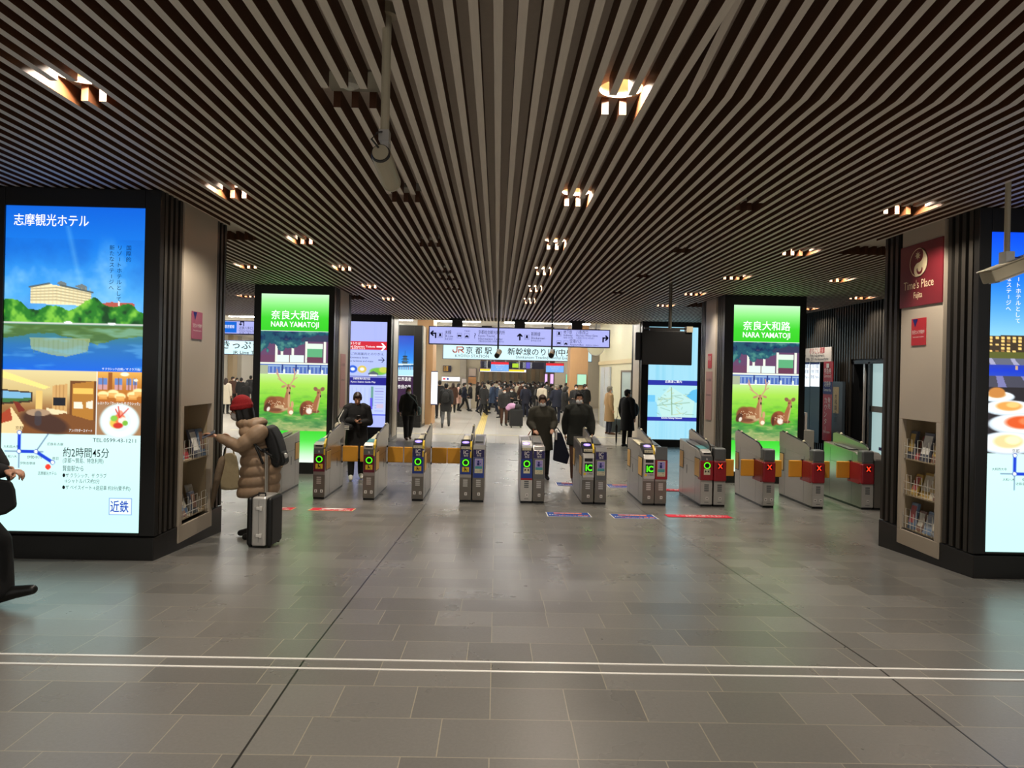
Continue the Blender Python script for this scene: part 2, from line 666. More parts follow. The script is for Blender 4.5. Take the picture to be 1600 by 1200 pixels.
# ---- right wall: black battens, from the doorway back past the ticket machines
BLACK = mat('black_cladding', (0.135, 0.125, 0.115), 0.38, 0, 0.1, 6)
BLACK2 = mat('black_recess', (0.05, 0.047, 0.045), 0.5)
RIB = mat('black_batten', (0.21, 0.195, 0.175), 0.35, 0.2, 0.1, 6)
wr = MB()
wr.box(7.62, 7.9, 6.5, 13.15, -0.7, 3.3, 1)
wr.box(7.62, 7.9, 14.45, 21.4, -0.7, 3.3, 1)
wr.box(7.62, 7.9, 13.15, 14.45, 2.02, 3.3, 1)
y = 6.6
while y < 21.3:
    if not 13.1 < y < 14.45:
        wr.box(7.56, 7.64, y, y + 0.045, -0.6, 3.25, 0)
    else:
        wr.box(7.56, 7.64, y, y + 0.045, 2.08, 3.25, 0)
    y += 0.105
struct(wr.build('wall_right', [RIB, BLACK2]))
# far hall walls
CREAM = mat('cream_wall', (0.80, 0.755, 0.66), 0.6, 0, 0.03, 3)
TAN = mat('tan_wood_wall', (0.79, 0.62, 0.44), 0.5, 0, 0.06, 4, stretch=(5, 5, 0.6))
GREYW = mat('grey_stone', (0.66, 0.63, 0.57), 0.5, 0, 0.05, 5)
wl = MB()
wl.box(-12.4, -12.1, -4, 21.4, -1.2, 3.9).box(-19.0, -12.1, 21.2, 21.4, -1.2, 3.9)
w2_ = MB().box(-19.2, -19.0, 21.2, 66, -1.2, 3.9)
struct(w2_.build('wall_left', mat('white_hall_wall', (0.82, 0.80, 0.76), 0.6)))
struct(wl.build('wall_left', mat('dim_wall', (0.35, 0.32, 0.29), 0.6)))
wl = MB()
wl.box(12.1, 12.4, -4, 66, -1.2, 3.9)
struct(wl.build('wall_right', mat('dim_wall', (0.35, 0.32, 0.29), 0.6)))
wb = MB()
wb.box(XL, XR, 60, 60.3, -1.4, 3.9, 0)
x = -3
while x < 7:
    wb.box(x, x + 0.34, 59.6, 60, -1.4, 3.9, 1)
    x += 0.75
struct(wb.build('wall_back', [CREAM, mat('wood_fin', (0.70, 0.60, 0.47), 0.5)]))


def slab(name, x0, x1, y_top, Y, depth, m, y_bot=None, z0=None, kind=True):
    """an upright block whose front at depth Y spans photo columns x0..x1 and reaches up to photo row y_top"""
    a, b = at(x0, y_top, Y), at(x1, y_top, Y)
    zb_ = z0 if z0 is not None else (fz(Y) - 0.05 if y_bot is None else at(x0, y_bot, Y).z)
    o = MB().box(a.x, b.x, Y, Y + depth, zb_, min(a.z, 3.84)).build(name, m)
    if kind:
        struct(o)
    return o


# left: tan pillar, beige ticket wall with grey pier
slab('pillar', 653, 678, 480, 27.5, 1.5, TAN)
slab('wall_left', 560, 752, 470, 43, 1.0, CREAM)
slab('pillar', 721, 730.5, 470, 42.6, 0.4, GREYW)
slab('wall_left', 300, 366, 470, 48, 0.8, mat('warm_pier', (0.72, 0.64, 0.52), 0.5))
slab('pillar', 366, 373, 470, 49, 0.8, GREYW)
slab('wall_left', 250, 520, 470, 54, 0.6, mat('white_hall_wall', (0.82, 0.80, 0.76), 0.6))
slab('pillar', 893, 921, 470, 31, 1.2, TAN)
slab('wall_back', 870, 940, 470, 46, 0.6, CREAM)
# right: cream shop front that runs along the hall
sx = 4.55
sw = MB()
sw.box(sx, sx + 0.25, 21.9, 30.2, -0.8, 3.85, 0)
sw.box(sx - 0.05, sx, 21.9, 30.2, 2.05, 2.2, 1)
sw.box(sx - 0.02, sx, 21.9, 30.2, -0.75, -0.42, 2)
sw.box(4.55, 12, 21.6, 21.9, -0.8, 3.85, 0)
struct(sw.build('wall_right', [mat('shop_cream', (0.80, 0.78, 0.66), 0.5), mat('shop_band', (0.78, 0.71, 0.55), 0.5), mat('shop_skirt', (0.7, 0.68, 0.62), 0.5)]))
GLASSW = mat('frosted_glass', (0.72, 0.80, 0.80), 0.2)
d = MB()
d.box(sx - 0.07, sx - 0.02, 27.0, 29.4, -0.7, 1.95, 0)
d.box(sx - 0.09, sx - 0.07, 27.05, 27.12, -0.7, 1.95, 1)
d.box(sx - 0.09, sx - 0.07, 28.2, 28.27, -0.7, 1.95, 1)
struct(d.build('door_1', [mat('pale_shutter', (0.74, 0.76, 0.78), 0.4, 0, 0.1, 8, stretch=(0.1, 0.1, 6)), mat('door_frame', (0.80, 0.79, 0.76), 0.4)]))
d = MB()
d.box(sx - 0.06, sx - 0.02, 22.6, 24.4, 0.35, 1.75, 0)
for a, b, e, g in ((22.55, 22.62, 0.3, 1.8), (24.38, 24.45, 0.3, 1.8), (22.55, 24.45, 0.3, 0.36), (22.55, 24.45, 1.74, 1.8)):
    d.box(sx - 0.09, sx - 0.02, a, b, e, g, 1)
struct(d.build('window_1', [GLASSW, mat('bronze_frame', (0.42, 0.36, 0.30), 0.4)]))

# tube lights of the far hall, with unseen rows added to light the concourse
TUBE = emat('tube_light', (1.0, 0.985, 0.95), STRIP)
pr_t = None
for y in (22.6, 25.5, 29, 33, 38, 44, 51):
    for x in (-16.5, -13.5, -10.5, -7.5, -4.6, -1.7, 1.2, 4.1 if y > 31 else 3.0):
        if pr_t is None:
            pr_t = empty('ceiling_light')
            MB().box(-0.95, 0.95, -0.13, 0.13, 0.03, 0.10).build('housing', mat('white_housing', (0.9, 0.9, 0.88), 0.4), pr_t)
            MB().box(-0.93, 0.93, -0.11, 0.11, 0.0, 0.03).build('diffuser', TUBE, pr_t)
            o = pr_t
        else:
            o = copy_tree(pr_t)
        o.location = (x, y, 3.75)
        tag(o, 'long white ceiling light over the bright far hall', 'ceiling light', 'white lights of the far hall')

# ================================================================ BACK-LIT PRINTS
RNG = np.random.RandomState(5)


class Print:
    """a small painter for the printed pictures: u runs left to right, v top to bottom, both 0..1"""

    def __init__(s, w, h, col=(255, 255, 255)):
        s.w, s.h = w, h
        s.a = np.zeros((h, w, 3)) + np.array(col, float)
        s.U, s.V = np.meshgrid((np.arange(w) + .5) / w, (np.arange(h) + .5) / h)

    def noise(s, nx, ny, octv=4, seed=0):
        r = np.random.RandomState(seed)
        out = np.zeros((s.h, s.w))
        amp = tot = 1.0
        tot = 0
        for o in range(octv):
            gx, gy = int(nx * 2 ** o) + 2, int(ny * 2 ** o) + 2
            g = r.rand(gy + 1, gx + 1)
            x, y = s.U * (gx - 1), s.V * (gy - 1)
            xi, yi = x.astype(int), y.astype(int)
            fx, fy = x - xi, y - yi
            fx, fy = fx * fx * (3 - 2 * fx), fy * fy * (3 - 2 * fy)
            out += amp * ((g[yi, xi] * (1 - fx) + g[yi, xi + 1] * fx) * (1 - fy) + (g[yi + 1, xi] * (1 - fx) + g[yi + 1, xi + 1] * fx) * fy)
            tot += amp
            amp *= .55
        return out / tot

    def mix(s, mask, col):
        m = np.clip(mask, 0, 1)[..., None]
        s.a = s.a * (1 - m) + np.array(col, float) * m

    def grad(s, v0, v1, stops, u0=0, u1=1):
        t = np.clip((s.V - v0) / (v1 - v0), 0, 1)
        ps = [p for p, _ in stops]
        g = np.stack([np.interp(t, ps, [c[i] for _, c in stops]) for i in range(3)], -1)
        m = s.box_m(u0, u1, v0, v1)[..., None]
        s.a = np.where(m > 0, g, s.a)

    def box_m(s, u0, u1, v0, v1):
        return ((s.U >= u0) & (s.U < u1) & (s.V >= v0) & (s.V < v1)).astype(float)

    def rect(s, u0, u1, v0, v1, col, al=1.0):
        s.mix(s.box_m(u0, u1, v0, v1) * al, col)

    def ell_m(s, cu, cv, ru, rv, rot=0.0, asp=1.0, soft=.12):
        du, dv = s.U - cu, (s.V - cv) * asp
        c, n = math.cos(rot), math.sin(rot)
        x, y = du * c + dv * n, -du * n + dv * c
        d = np.sqrt((x / ru) ** 2 + (y / (rv * asp)) ** 2)
        return np.clip((1 - d) / soft + .5, 0, 1)

    def ell(s, cu, cv, ru, rv, col, rot=0.0, asp=1.0, soft=.12, al=1.0):
        s.mix(s.ell_m(cu, cv, ru, rv, rot, asp, soft) * al, col)

    def poly_m(s, pts):
        ins = np.zeros((s.h, s.w), bool)
        n = len(pts)
        for i in range(n):
            (x1, y1), (x2, y2) = pts[i], pts[(i + 1) % n]
            if y1 == y2:
                continue
            c = ((s.V < y1) != (s.V < y2)) & (s.U < (x2 - x1) * (s.V - y1) / (y2 - y1) + x1)
            ins ^= c
        return ins.astype(float)

    def poly(s, pts, col, al=1.0):
        s.mix(s.poly_m(pts) * al, col)

    def line(s, u0, v0, u1, v1, wd, col, asp=1.0, al=1.0):
        """wd in units of u; asp = height/width of the print"""
        x, y = s.U, s.V * asp
        x0, y0, x1, y1 = u0, v0 * asp, u1, v1 * asp
        L2 = (x1 - x0) ** 2 + (y1 - y0) ** 2 + 1e-12
        t = np.clip(((x - x0) * (x1 - x0) + (y - y0) * (y1 - y0)) / L2, 0, 1)
        d = np.hypot(x - x0 - t * (x1 - x0), y - y0 - t * (y1 - y0))
        s.mix(np.clip((wd / 2 - d) * s.w + .5, 0, 1) * al, col)

    def build(s, name, parent, x0, x1, z0, z1, y, material, frame=None):
        a = np.clip(s.a, 0, 255) / 255
        a = np.where(a <= .04045, a / 12.92, ((a + .055) / 1.055) ** 2.4)
        X = np.linspace(x0, x1, s.w)
        Z = np.linspace(z1, z0, s.h)
        XX, ZZ = np.meshgrid(X, Z)
        co = np.stack([XX, np.full_like(XX, y), ZZ], -1).reshape(-1, 3)
        if frame:
            co = np.array([frame(p[0], p[2]) for p in co])
        i = np.arange(s.w * s.h).reshape(s.h, s.w)
        q = np.stack([i[:-1, :-1], i[1:, :-1], i[1:, 1:], i[:-1, 1:]], -1).reshape(-1, 4)
        me = bpy.data.meshes.new(name)
        me.vertices.add(len(co))
        me.vertices.foreach_set('co', co.ravel())
        me.loops.add(q.size)
        me.loops.foreach_set('vertex_index', q.ravel().astype(np.int32))
        me.polygons.add(len(q))
        me.polygons.foreach_set('loop_start', np.arange(0, q.size, 4).astype(np.int32))
        me.update(calc_edges=True)
        at_ = me.color_attributes.new('print', 'FLOAT_COLOR', 'POINT')
        at_.data.foreach_set('color', np.concatenate([a.reshape(-1, 3), np.ones((s.w * s.h, 1))], 1).ravel().astype(np.float32))
        me.materials.append(material)
        o = bpy.data.objects.new(name, me)
        COL.objects.link(o)
        o.parent = parent
        return o


def route_map(p, k, asp, u0=0.0):
    blue, navy = (20, 60, 200), (60, 80, 130)
    v0 = .755
    q = lambda x: x + u0
    p.line(q(.03), v0, q(.30), v0, .006, navy, asp)
    p.line(q(.13), v0, q(.13), v0 + .05, .006, navy, asp)
    p.line(q(.13), v0 - .055, q(.13), v0, .024, blue, asp)
    p.line(q(.13), v0, q(.25), v0, .024, blue, asp)
    p.line(q(.25), v0, q(.37), v0 + .032, .024, blue, asp)
    p.line(q(.25), v0, q(.335), v0 - .055, .007, navy, asp)
    for a, b in ((.13, v0 - .058), (.13, v0), (.25, v0), (.37, v0 + .032)):
        p.ell(q(a), b, .017, .017 / asp, (60, 90, 170), soft=.2)
        p.ell(q(a), b, .012, .012 / asp, (245, 255, 255), soft=.2)
    p.ell(q(.338), v0 + .046, .020, .020 / asp, (240, 60, 40), soft=.15)


def print_lake_hotel():
    p = Print(170, 400, (205, 243, 238))
    asp = 2.98 / 1.27
    # sky
    p.grad(0, .36, [(0, (8, 92, 205)), (.35, (20, 118, 218)), (.75, (70, 160, 228)), (1, (130, 195, 235))])
    n = p.noise(3, 7, 5, 3)
    ray_ = np.clip(np.abs(p.U - .52 - (p.V - .2) * .55), 0, 1)
    cl = np.clip((n - .47) * 3.2, 0, 1) * np.clip((p.V - .08) * 9, 0, 1) * p.box_m(0, 1, 0, .36)
    p.mix(cl * .8, (180, 220, 242))
    p.mix(np.clip((.44 - n) * 4, 0, 1) * p.box_m(0, 1, .1, .34) * .45, (15, 85, 185))
    p.mix(np.clip(.03 - ray_, 0, 1) * 14 * p.box_m(0, 1, .06, .3) * .6, (150, 205, 240))
    # hotel
    wall = (238, 224, 178)
    p.poly([(.19, .25), (.30, .238), (.62, .262), (.62, .305), (.19, .30)], wall)
    p.poly([(.37, .238), (.40, .229), (.44, .236), (.44, .25)], (110, 120, 120))
    p.poly([(.50, .245), (.55, .237), (.59, .246), (.59, .26)], (110, 120, 120))
    for i in range(5):
        p.line(.19, .256 + i * .0085, .37, .25 + i * .0095, .008, (150, 140, 110), asp, .8)
        p.line(.37, .25 + i * .0095, .62, .268 + i * .008, .008, (150, 140, 110), asp, .8)
    for u in np.linspace(.2, .61, 15):
        p.line(u, .25, u, .30, .005, (196, 178, 128), asp, .6)
    p.line(.18, .25, .32, .238, .012, (80, 90, 90), asp)
    p.line(.40, .243, .63, .263, .012, (80, 90, 90), asp)
    p.poly([(.68, .297), (.76, .291), (.93, .294), (.93, .31), (.68, .31)], (178, 84, 70))
    p.rect(.81, .825, .288, .312, (230, 225, 220))
    # trees, shore, reflection
    tn = p.noise(14, 30, 3, 9)
    edge = .303 - .012 * np.sin(p.U * 9 + 2) - .012 * np.sin(p.U * 23)
    trees = (p.V > edge + (tn - .5) * .02) & (p.V < .362)
    p.mix(trees * 1., (36, 116, 34))
    p.mix(trees * np.clip((tn - .5) * 5, 0, 1), (120, 190, 60))
    p.mix(trees * np.clip((.42 - tn) * 6, 0, 1), (14, 62, 26))
    water = p.box_m(0, 1, .362, .505)
    wn = p.noise(5, 60, 3, 4)
    p.grad(.362, .505, [(0, (70, 130, 90)), (.45, (40, 110, 170)), (1, (14, 98, 214))])
    refl = (p.V < .405 + .012 * np.sin(p.U * 9 + 2) + (wn - .5) * .03) & (p.V > .366)
    p.mix(refl * .85, (72, 104, 44))
    p.mix(refl * np.clip((wn - .5) * 4, 0, 1) * .6, (130, 160, 70))
    p.poly([(.19, .405), (.62, .405), (.60, .445), (.45, .462), (.36, .458), (.30, .452), (.20, .44)], (158, 172, 120), .75)
    for u in np.linspace(.22, .6, 12):
        p.line(u, .41, u, .45, .006, (110, 135, 90), asp, .5)
    p.mix(np.clip((wn - .55) * 5, 0, 1) * water * .35, (120, 190, 235))
    p.rect(0, 1, .358, .363, (190, 200, 190))
    p.ell(.46, .357, .03, .004, (240, 245, 245))
    p.ell(.77, .358, .03, .004, (240, 245, 245))
    # the lounge
    p.grad(.505, .70, [(0, (222, 205, 150)), (.35, (205, 180, 120)), (.6, (150, 105, 60)), (1, (110, 70, 38))], 0, .675)
    p.poly([(0, .53), (.30, .563), (.34, .556), (0, .508)], (250, 228, 130), .8)
    p.poly([(.0, .565), (.22, .572), (.22, .603), (0, .612)], (60, 46, 34))
    p.poly([(.005, .57), (.205, .576), (.205, .598), (.005, .606)], (120, 175, 210))
    p.poly([(.005, .592), (.205, .591), (.205, .598), (.005, .606)], (60, 110, 60))
    p.rect(.24, .29, .567, .625, (225, 190, 110))
    p.poly([(.36, .552), (.465, .545), (.465, .64), (.36, .63)], (205, 160, 98))
    for u in (.385, .41, .437):
        p.line(u, .55, u, .635, .005, (165, 118, 66), asp)
    p.rect(.365, .455, .588, .612, (24, 26, 34))
    p.poly([(.32, .62), (.465, .63), (.465, .652), (.32, .635)], (232, 214, 170))
    p.rect(.485, .675, .535, .66, (110, 66, 30))
    p.poly([(.50, .545), (.655, .535), (.655, .655), (.50, .65)], (176, 118, 44))
    p.rect(.505, .65, .557, .575, (240, 190, 90))
    p.poly([(.51, .60), (.57, .60), (.58, .62), (.51, .62)], (240, 228, 205))
    p.poly([(.60, .60), (.65, .595), (.65, .62), (.60, .618)], (235, 222, 200))
    p.poly([(.14, .66), (.45, .635), (.675, .66), (.675, .70), (0, .70), (0, .68)], (122, 74, 36))
    p.ell(.31, .665, .17, .03, (70, 44, 34), .1, soft=.3)
    p.ell(.26, .635, .085, .011, (170, 140, 110))
    p.line(.26, .64, .26, .665, .05, (60, 60, 70), asp, .6)
    p.poly([(0, .64), (.07, .62), (.16, .675), (.14, .70), (0, .70)], (232, 205, 150))
    p.poly([(.0, .64), (.06, .622), (.08, .66), (0, .67)], (165, 66, 40))
    p.poly([(.08, .60), (.12, .605), (.17, .63), (.12, .635)], (120, 44, 30))
    # restaurant above, plate below
    p.grad(.505, .60, [(0, (226, 170, 80)), (.5, (190, 120, 46)), (1, (170, 98, 34))], .675, 1)
    for u, w_ in ((.68, .07), (.80, .055), (.88, .04), (.93, .03)):
        p.rect(u, u + w_, .525, .56, (96, 130, 190))
        p.rect(u, u + w_, .545, .56, (200, 150, 150))
        p.line(u + w_ / 2, .525, u + w_ / 2, .56, .006, (120, 66, 26), asp)
    p.rect(.755, .785, .508, .57, (150, 84, 30))
    for u, v in ((.72, .575), (.79, .57), (.84, .58), (.93, .575), (.97, .565)):
        p.ell(u, v, .04, .01, (250, 225, 160), soft=.3)
        p.rect(u - .03, u + .03, v, v + .016, (225, 160, 80), .8)
    p.ell(.87, .512, .03, .006, (255, 250, 210), soft=.4)
    p.ell(.95, .53, .015, .004, (255, 250, 210), soft=.4)
    p.rect(.675, 1, .60, .70, (158, 118, 82))
    p.ell(.84, .658, .142, .055, (205, 226, 228))
    p.ell(.84, .656, .125, .048, (240, 250, 250), soft=.2)
    p.ell(.84, .656, .085, .034, (214, 232, 232), soft=.3)
    for u, v, a, b, c_ in ((.82, .662, .05, .017, (226, 190, 80)), (.84, .648, .04, .014, (230, 110, 60)), (.80, .648, .025, .009, (130, 190, 70)),
                           (.86, .655, .03, .012, (245, 230, 215)), (.83, .67, .035, .009, (200, 50, 40)), (.88, .662, .02, .008, (120, 180, 60)), (.845, .635, .02, .012, (236, 150, 120))):
        p.ell(u, v, a, b, c_, soft=.3)
    for a, b in ((.81, .62), (.83, .612), (.90, .618)):
        p.line(.84, .645, a, b, .009, (200, 60, 50), asp)
    p.rect(.672, .678, .505, .70, (236, 240, 236))
    p.mix(np.clip((p.V - .7) * 4, 0, 1) * (p.V > .7) * .35, (170, 228, 226))
    route_map(p, 0, asp)
    p.rect(.775, .94, .892, .945, (120, 150, 210))
    p.rect(.780, .935, .8945, .9425, (222, 248, 250))
    return p


def print_night_hotel():
    p = Print(170, 400, (205, 245, 240))
    asp = 2.98 / 1.27
    p.grad(0, .33, [(0, (0, 70, 225)), (.4, (10, 110, 230)), (1, (140, 205, 235))])
    p.rect(0, 1, .325, .38, (36, 38, 44))
    p.poly([(0, .325), (.5, .318), (1, .312), (1, .38), (0, .38)], (62, 50, 36))
    r = np.random.RandomState(2)
    for j in range(5):
        for i in range(24):
            if r.rand() < .8:
                p.rect(.01 + i * .042, .032 + i * .042, .328 + j * .0105, .335 + j * .0105, (250, 205, 120) if r.rand() < .75 else (150, 110, 60))
    p.rect(0, 1, .376, .40, (88, 92, 40))
    p.rect(0, 1, .395, .415, (96, 100, 120))
    p.grad(.415, .45, [(0, (40, 60, 170)), (.5, (20, 56, 200)), (1, (34, 70, 190))])
    for u in (.2, .33, .42):
        p.rect(u, u + .02, .418, .43, (240, 190, 110), .8)
    p.rect(0, 1, .45, .52, (70, 70, 84))
    for i in range(6):
        p.poly([(i * .18 + .06, .45), (i * .18 + .11, .45), (i * .22 + .14, .485), (i * .22 + .08, .485)], (120, 120, 170))
        p.poly([(i * .16, .395), (i * .16 + .03, .395), (i * .17 + .06, .415), (i * .17 + .02, .415)], (160, 160, 190))
    p.rect(0, 1, .485, .692, (40, 36, 40))
    for u, v, a, b, c_ in ((.07, .515, .13, .017, (205, 150, 80)), (.45, .51, .16, .015, (230, 180, 90)), (.16, .55, .19, .024, (226, 160, 80)),
                           (.62, .56, .17, .022, (150, 180, 80)), (.26, .60, .25, .034, (220, 90, 40)), (.80, .61, .2, .03, (200, 140, 90)),
                           (.16, .66, .22, .036, (236, 210, 150)), (.62, .665, .2, .034, (130, 60, 50)), (.95, .67, .12, .03, (230, 200, 120))):
        p.ell(u, v, a, b, (190, 205, 215), soft=.1)
        p.ell(u, v - .002, a * .9, b * .88, (240, 246, 248), soft=.2)
        p.ell(u, v - .006, a * .5, b * .6, c_, soft=.35)
        p.ell(u + a * .15, v - .010, a * .25, b * .35, tuple(min(255, x + 40) for x in c_), soft=.4)
    p.ell(.07, .502, .06, .016, (196, 130, 64), soft=.2)
    p.mix(np.clip((p.V - .7) * 4, 0, 1) * (p.V > .7) * .4, (176, 236, 232))
    route_map(p, 1, asp, .08)
    return p


def print_deer():
    p = Print(170, 424, (255, 255, 255))
    asp = 3.28 / 1.3
    p.grad(0, .22, [(0, (205, 252, 205)), (.25, (150, 240, 140)), (.65, (66, 214, 50)), (1, (56, 206, 40))])
    a, b = .222, .812
    H_ = b - a
    y = lambda t: a + t * H_
    # the hall among pines
    p.rect(0, 1, y(0), y(.36), (104, 70, 104))
    p.rect(0, 1, y(0), y(.10), (58, 62, 92))
    for u in (.22, .30, .46, .66, .93):
        p.rect(u, u + .035, y(.10), y(.31), (236, 240, 226))
    p.rect(.25, .64, y(.24), y(.31), (226, 244, 236))
    p.line(.43, y(.24), .43, y(.31), .012, (120, 90, 90), asp)
    p.rect(.68, .92, y(.12), y(.17), (226, 240, 226))
    p.rect(.69, .91, y(.17), y(.255), (96, 176, 124))
    p.rect(.69, .91, y(.255), y(.31), (110, 62, 84))
    p.rect(0, .22, y(.24), y(.31), (110, 66, 96))
    n = p.noise(9, 22, 4, 7)
    tree = np.clip(1 - (p.V - a) / (H_ * (.29 - .26 * np.clip((p.U - .45) * 2.6, 0, .85))), 0, 1)
    leaf = (n * .9 + tree * .7 > .74) & (p.V < y(.30)) & (p.V > y(0))
    p.mix(leaf * 1., (32, 84, 104))
    p.mix(leaf * np.clip((n - .55) * 6, 0, 1), (74, 138, 130))
    p.mix(leaf * np.clip((.45 - n) * 6, 0, 1), (18, 40, 84))
    p.rect(0, 1, y(.315), y(.33), (240, 250, 228))
    p.rect(0, 1, y(.33), y(.425), (82, 112, 186))
    p.rect(0, 1, y(.345), y(.355), (160, 190, 220))
    for u in np.arange(.02, 1, .055):
        p.rect(u, u + .014, y(.36), y(.42), (150, 176, 214))
    for u in (.32, .52, .70, .88):
        p.rect(u, u + .02, y(.33), y(.40), (38, 60, 130))
        p.rect(u + .02, u + .05, y(.385), y(.43), (228, 240, 232))
    p.rect(0, .12, y(.345), y(.43), (170, 180, 150))
    # lawn
    p.grad(y(.43), y(1), [(0, (196, 232, 150)), (.18, (168, 226, 82)), (.5, (122, 206, 52)), (.68, (84, 172, 56)), (.84, (92, 150, 78)), (1, (176, 178, 118))])
    n2 = p.noise(6, 60, 4, 11)
    lawn = p.box_m(0, 1, y(.55), y(1))
    t = np.clip((p.V - y(.55)) / (H_ * .45), 0, 1)
    p.mix(lawn * np.clip((n2 - .52) * 5, 0, 1) * t * .8, (44, 116, 60))
    p.mix(lawn * np.clip((.44 - n2) * 6, 0, 1) * t * .7, (206, 196, 130))
    # stag lying down
    fur, dark, pale = (150, 94, 58), (84, 46, 32), (206, 178, 138)
    p.ell(.26, y(.742), .175, .050, fur, -.10, asp, .15)
    p.ell(.17, y(.735), .095, .046, (132, 76, 46), .25, asp, .3)
    p.ell(.33, y(.772), .11, .018, pale, 0, asp, .5, .8)
    p.ell(.235, y(.792), .10, .010, (116, 70, 46), 0, asp, .4)
    p.ell(.118, y(.765), .042, .030, dark, .5, asp, .3)
    p.ell(.135, y(.785), .022, .014, (236, 224, 206), .4, asp, .4)
    p.poly([(.345, y(.72)), (.395, y(.60)), (.455, y(.60)), (.455, y(.70)), (.435, y(.77)), (.37, y(.775))], (166, 112, 74))
    p.ell(.435, y(.70), .018, .055, (206, 170, 128), 0, asp, .5, .8)
    p.ell(.425, y(.578), .032, .028, (172, 122, 82), 0, asp, .2)
    p.ell(.433, y(.606), .018, .022, (190, 148, 108), 0, asp, .3)
    p.ell(.440, y(.620), .012, .008, (50, 34, 32), 0, asp, .3)
    p.ell(.407, y(.572), .006, .005, (30, 20, 20), 0, asp, .3)
    p.ell(.447, y(.572), .006, .005, (30, 20, 20), 0, asp, .3)
    p.ell(.352, y(.556), .036, .007, (186, 140, 104), -.35, asp, .3)
    p.ell(.495, y(.552), .034, .007, (186, 140, 104), .35, asp, .3)
    for q, wd in (([(.405, .55), (.375, .525), (.32, .50), (.275, .455), (.248, .385)], .017), ([(.44, .55), (.465, .52), (.498, .485), (.512, .43), (.498, .375)], .017), ([(.325, .503), (.268, .478)], .012),
              ([(.27, .448), (.232, .415)], .011), ([(.50, .485), (.548, .462)], .012), ([(.512, .44), (.545, .405)], .011)):
        for (u0, v0), (u1, v1) in zip(q, q[1:]):
            p.line(u0, y(v0), u1, y(v1), wd, (204, 152, 126), asp)
    # fawn
    p.ell(.46, y(.80), .045, .026, (190, 138, 96), 0, asp, .3)
    p.ell(.485, y(.735), .022, .02, (206, 160, 116), 0, asp, .3)
    p.ell(.47, y(.815), .03, .012, (250, 235, 205), 0, asp, .3)
    # doe
    p.ell(.715, y(.765), .105, .042, (152, 86, 52), .3, asp, .15)
    p.ell(.65, y(.775), .055, .040, (124, 66, 42), .2, asp, .3)
    p.ell(.735, y(.797), .045, .018, (240, 230, 216), 0, asp, .4)
    p.ell(.625, y(.80), .018, .026, dark, 0, asp, .3)
    p.ell(.83, y(.80), .055, .010, (120, 72, 50), 0, asp, .4)
    p.poly([(.775, y(.745)), (.845, y(.63)), (.887, y(.64)), (.872, y(.72)), (.855, y(.79)), (.80, y(.80))], (162, 102, 66))
    p.ell(.868, y(.73), .012, .05, (214, 178, 138), .2, asp, .5, .7)
    p.ell(.872, y(.618), .030, .026, (166, 110, 74), 0, asp, .2)
    p.ell(.888, y(.640), .018, .014, (182, 136, 100), 0, asp, .3)
    p.ell(.898, y(.646), .010, .007, (44, 30, 30), 0, asp, .3)
    p.ell(.862, y(.612), .006, .005, (26, 18, 18), 0, asp, .3)
    p.ell(.825, y(.575), .034, .011, (140, 96, 76), .7, asp, .3)
    p.ell(.925, y(.575), .034, .011, (140, 96, 76), -.7, asp, .3)
    r = np.random.RandomState(4)
    for i in range(26):
        u, v = .14 + r.rand() * .24, .70 + r.rand() * .06
        p.ell(u, y(v), .006, .0026, (226, 196, 156), soft=.6)
        u, v = .65 + r.rand() * .14, .735 + r.rand() * .05
        p.ell(u, y(v), .006, .0026, (230, 200, 166), soft=.6)
    p.grad(b, 1, [(0, (60, 212, 50)), (.3, (84, 224, 74)), (.75, (200, 250, 200)), (1, (240, 255, 240))])
    return p


def print_guide():
    p = Print(70, 176, (172, 182, 250))
    n = p.noise(20, 1, 2, 2)
    p.mix(np.clip(n - .5, 0, 1) * .5, (140, 160, 235))
    p.rect(0, 1, .19, .265, (206, 44, 60))
    p.rect(0, 1, .272, .515, (178, 192, 250))
    for u, c_ in ((.06, (96, 190, 110)), (.24, (40, 90, 210)), (.45, (220, 196, 90))):
        p.ell(u, .452, .10, .035, c_, soft=.15)
        p.ell(u, .452, .05, .016, (235, 240, 250), soft=.4)
    p.ell(.82, .47, .20, .035, (120, 190, 70), soft=.3)
    p.ell(.93, .455, .1, .028, (196, 206, 80), soft=.3)
    p.poly([(.58, .49), (.70, .465), (.82, .49), (.78, .515), (.62, .515)], (90, 100, 110))
    p.rect(.62, .78, .50, .515, (230, 232, 230))
    p.rect(0, 1, .515, .522, (40, 40, 120))
    p.rect(0, 1, .53, .60, (40, 38, 140))
    p.rect(.02, .12, .54, .59, (160, 190, 250))
    p.rect(0, 1, .605, .88, (186, 200, 250))
    for u in np.linspace(.05, .62, 7):
        p.line(u, .63, u, .86, .010, (160, 178, 240), 2.5)
    p.rect(.66, .72, .615, .80, (110, 160, 150))
    p.rect(.64, .70, .72, .83, (96, 86, 220))
    for v in np.linspace(.63, .84, 9):
        p.rect(.75, .95, v, v + .006, (150, 150, 210))
    p.rect(.78, .95, .78, .82, (205, 190, 215))
    p.rect(0, 1, .875, .885, (60, 70, 210))
    return p


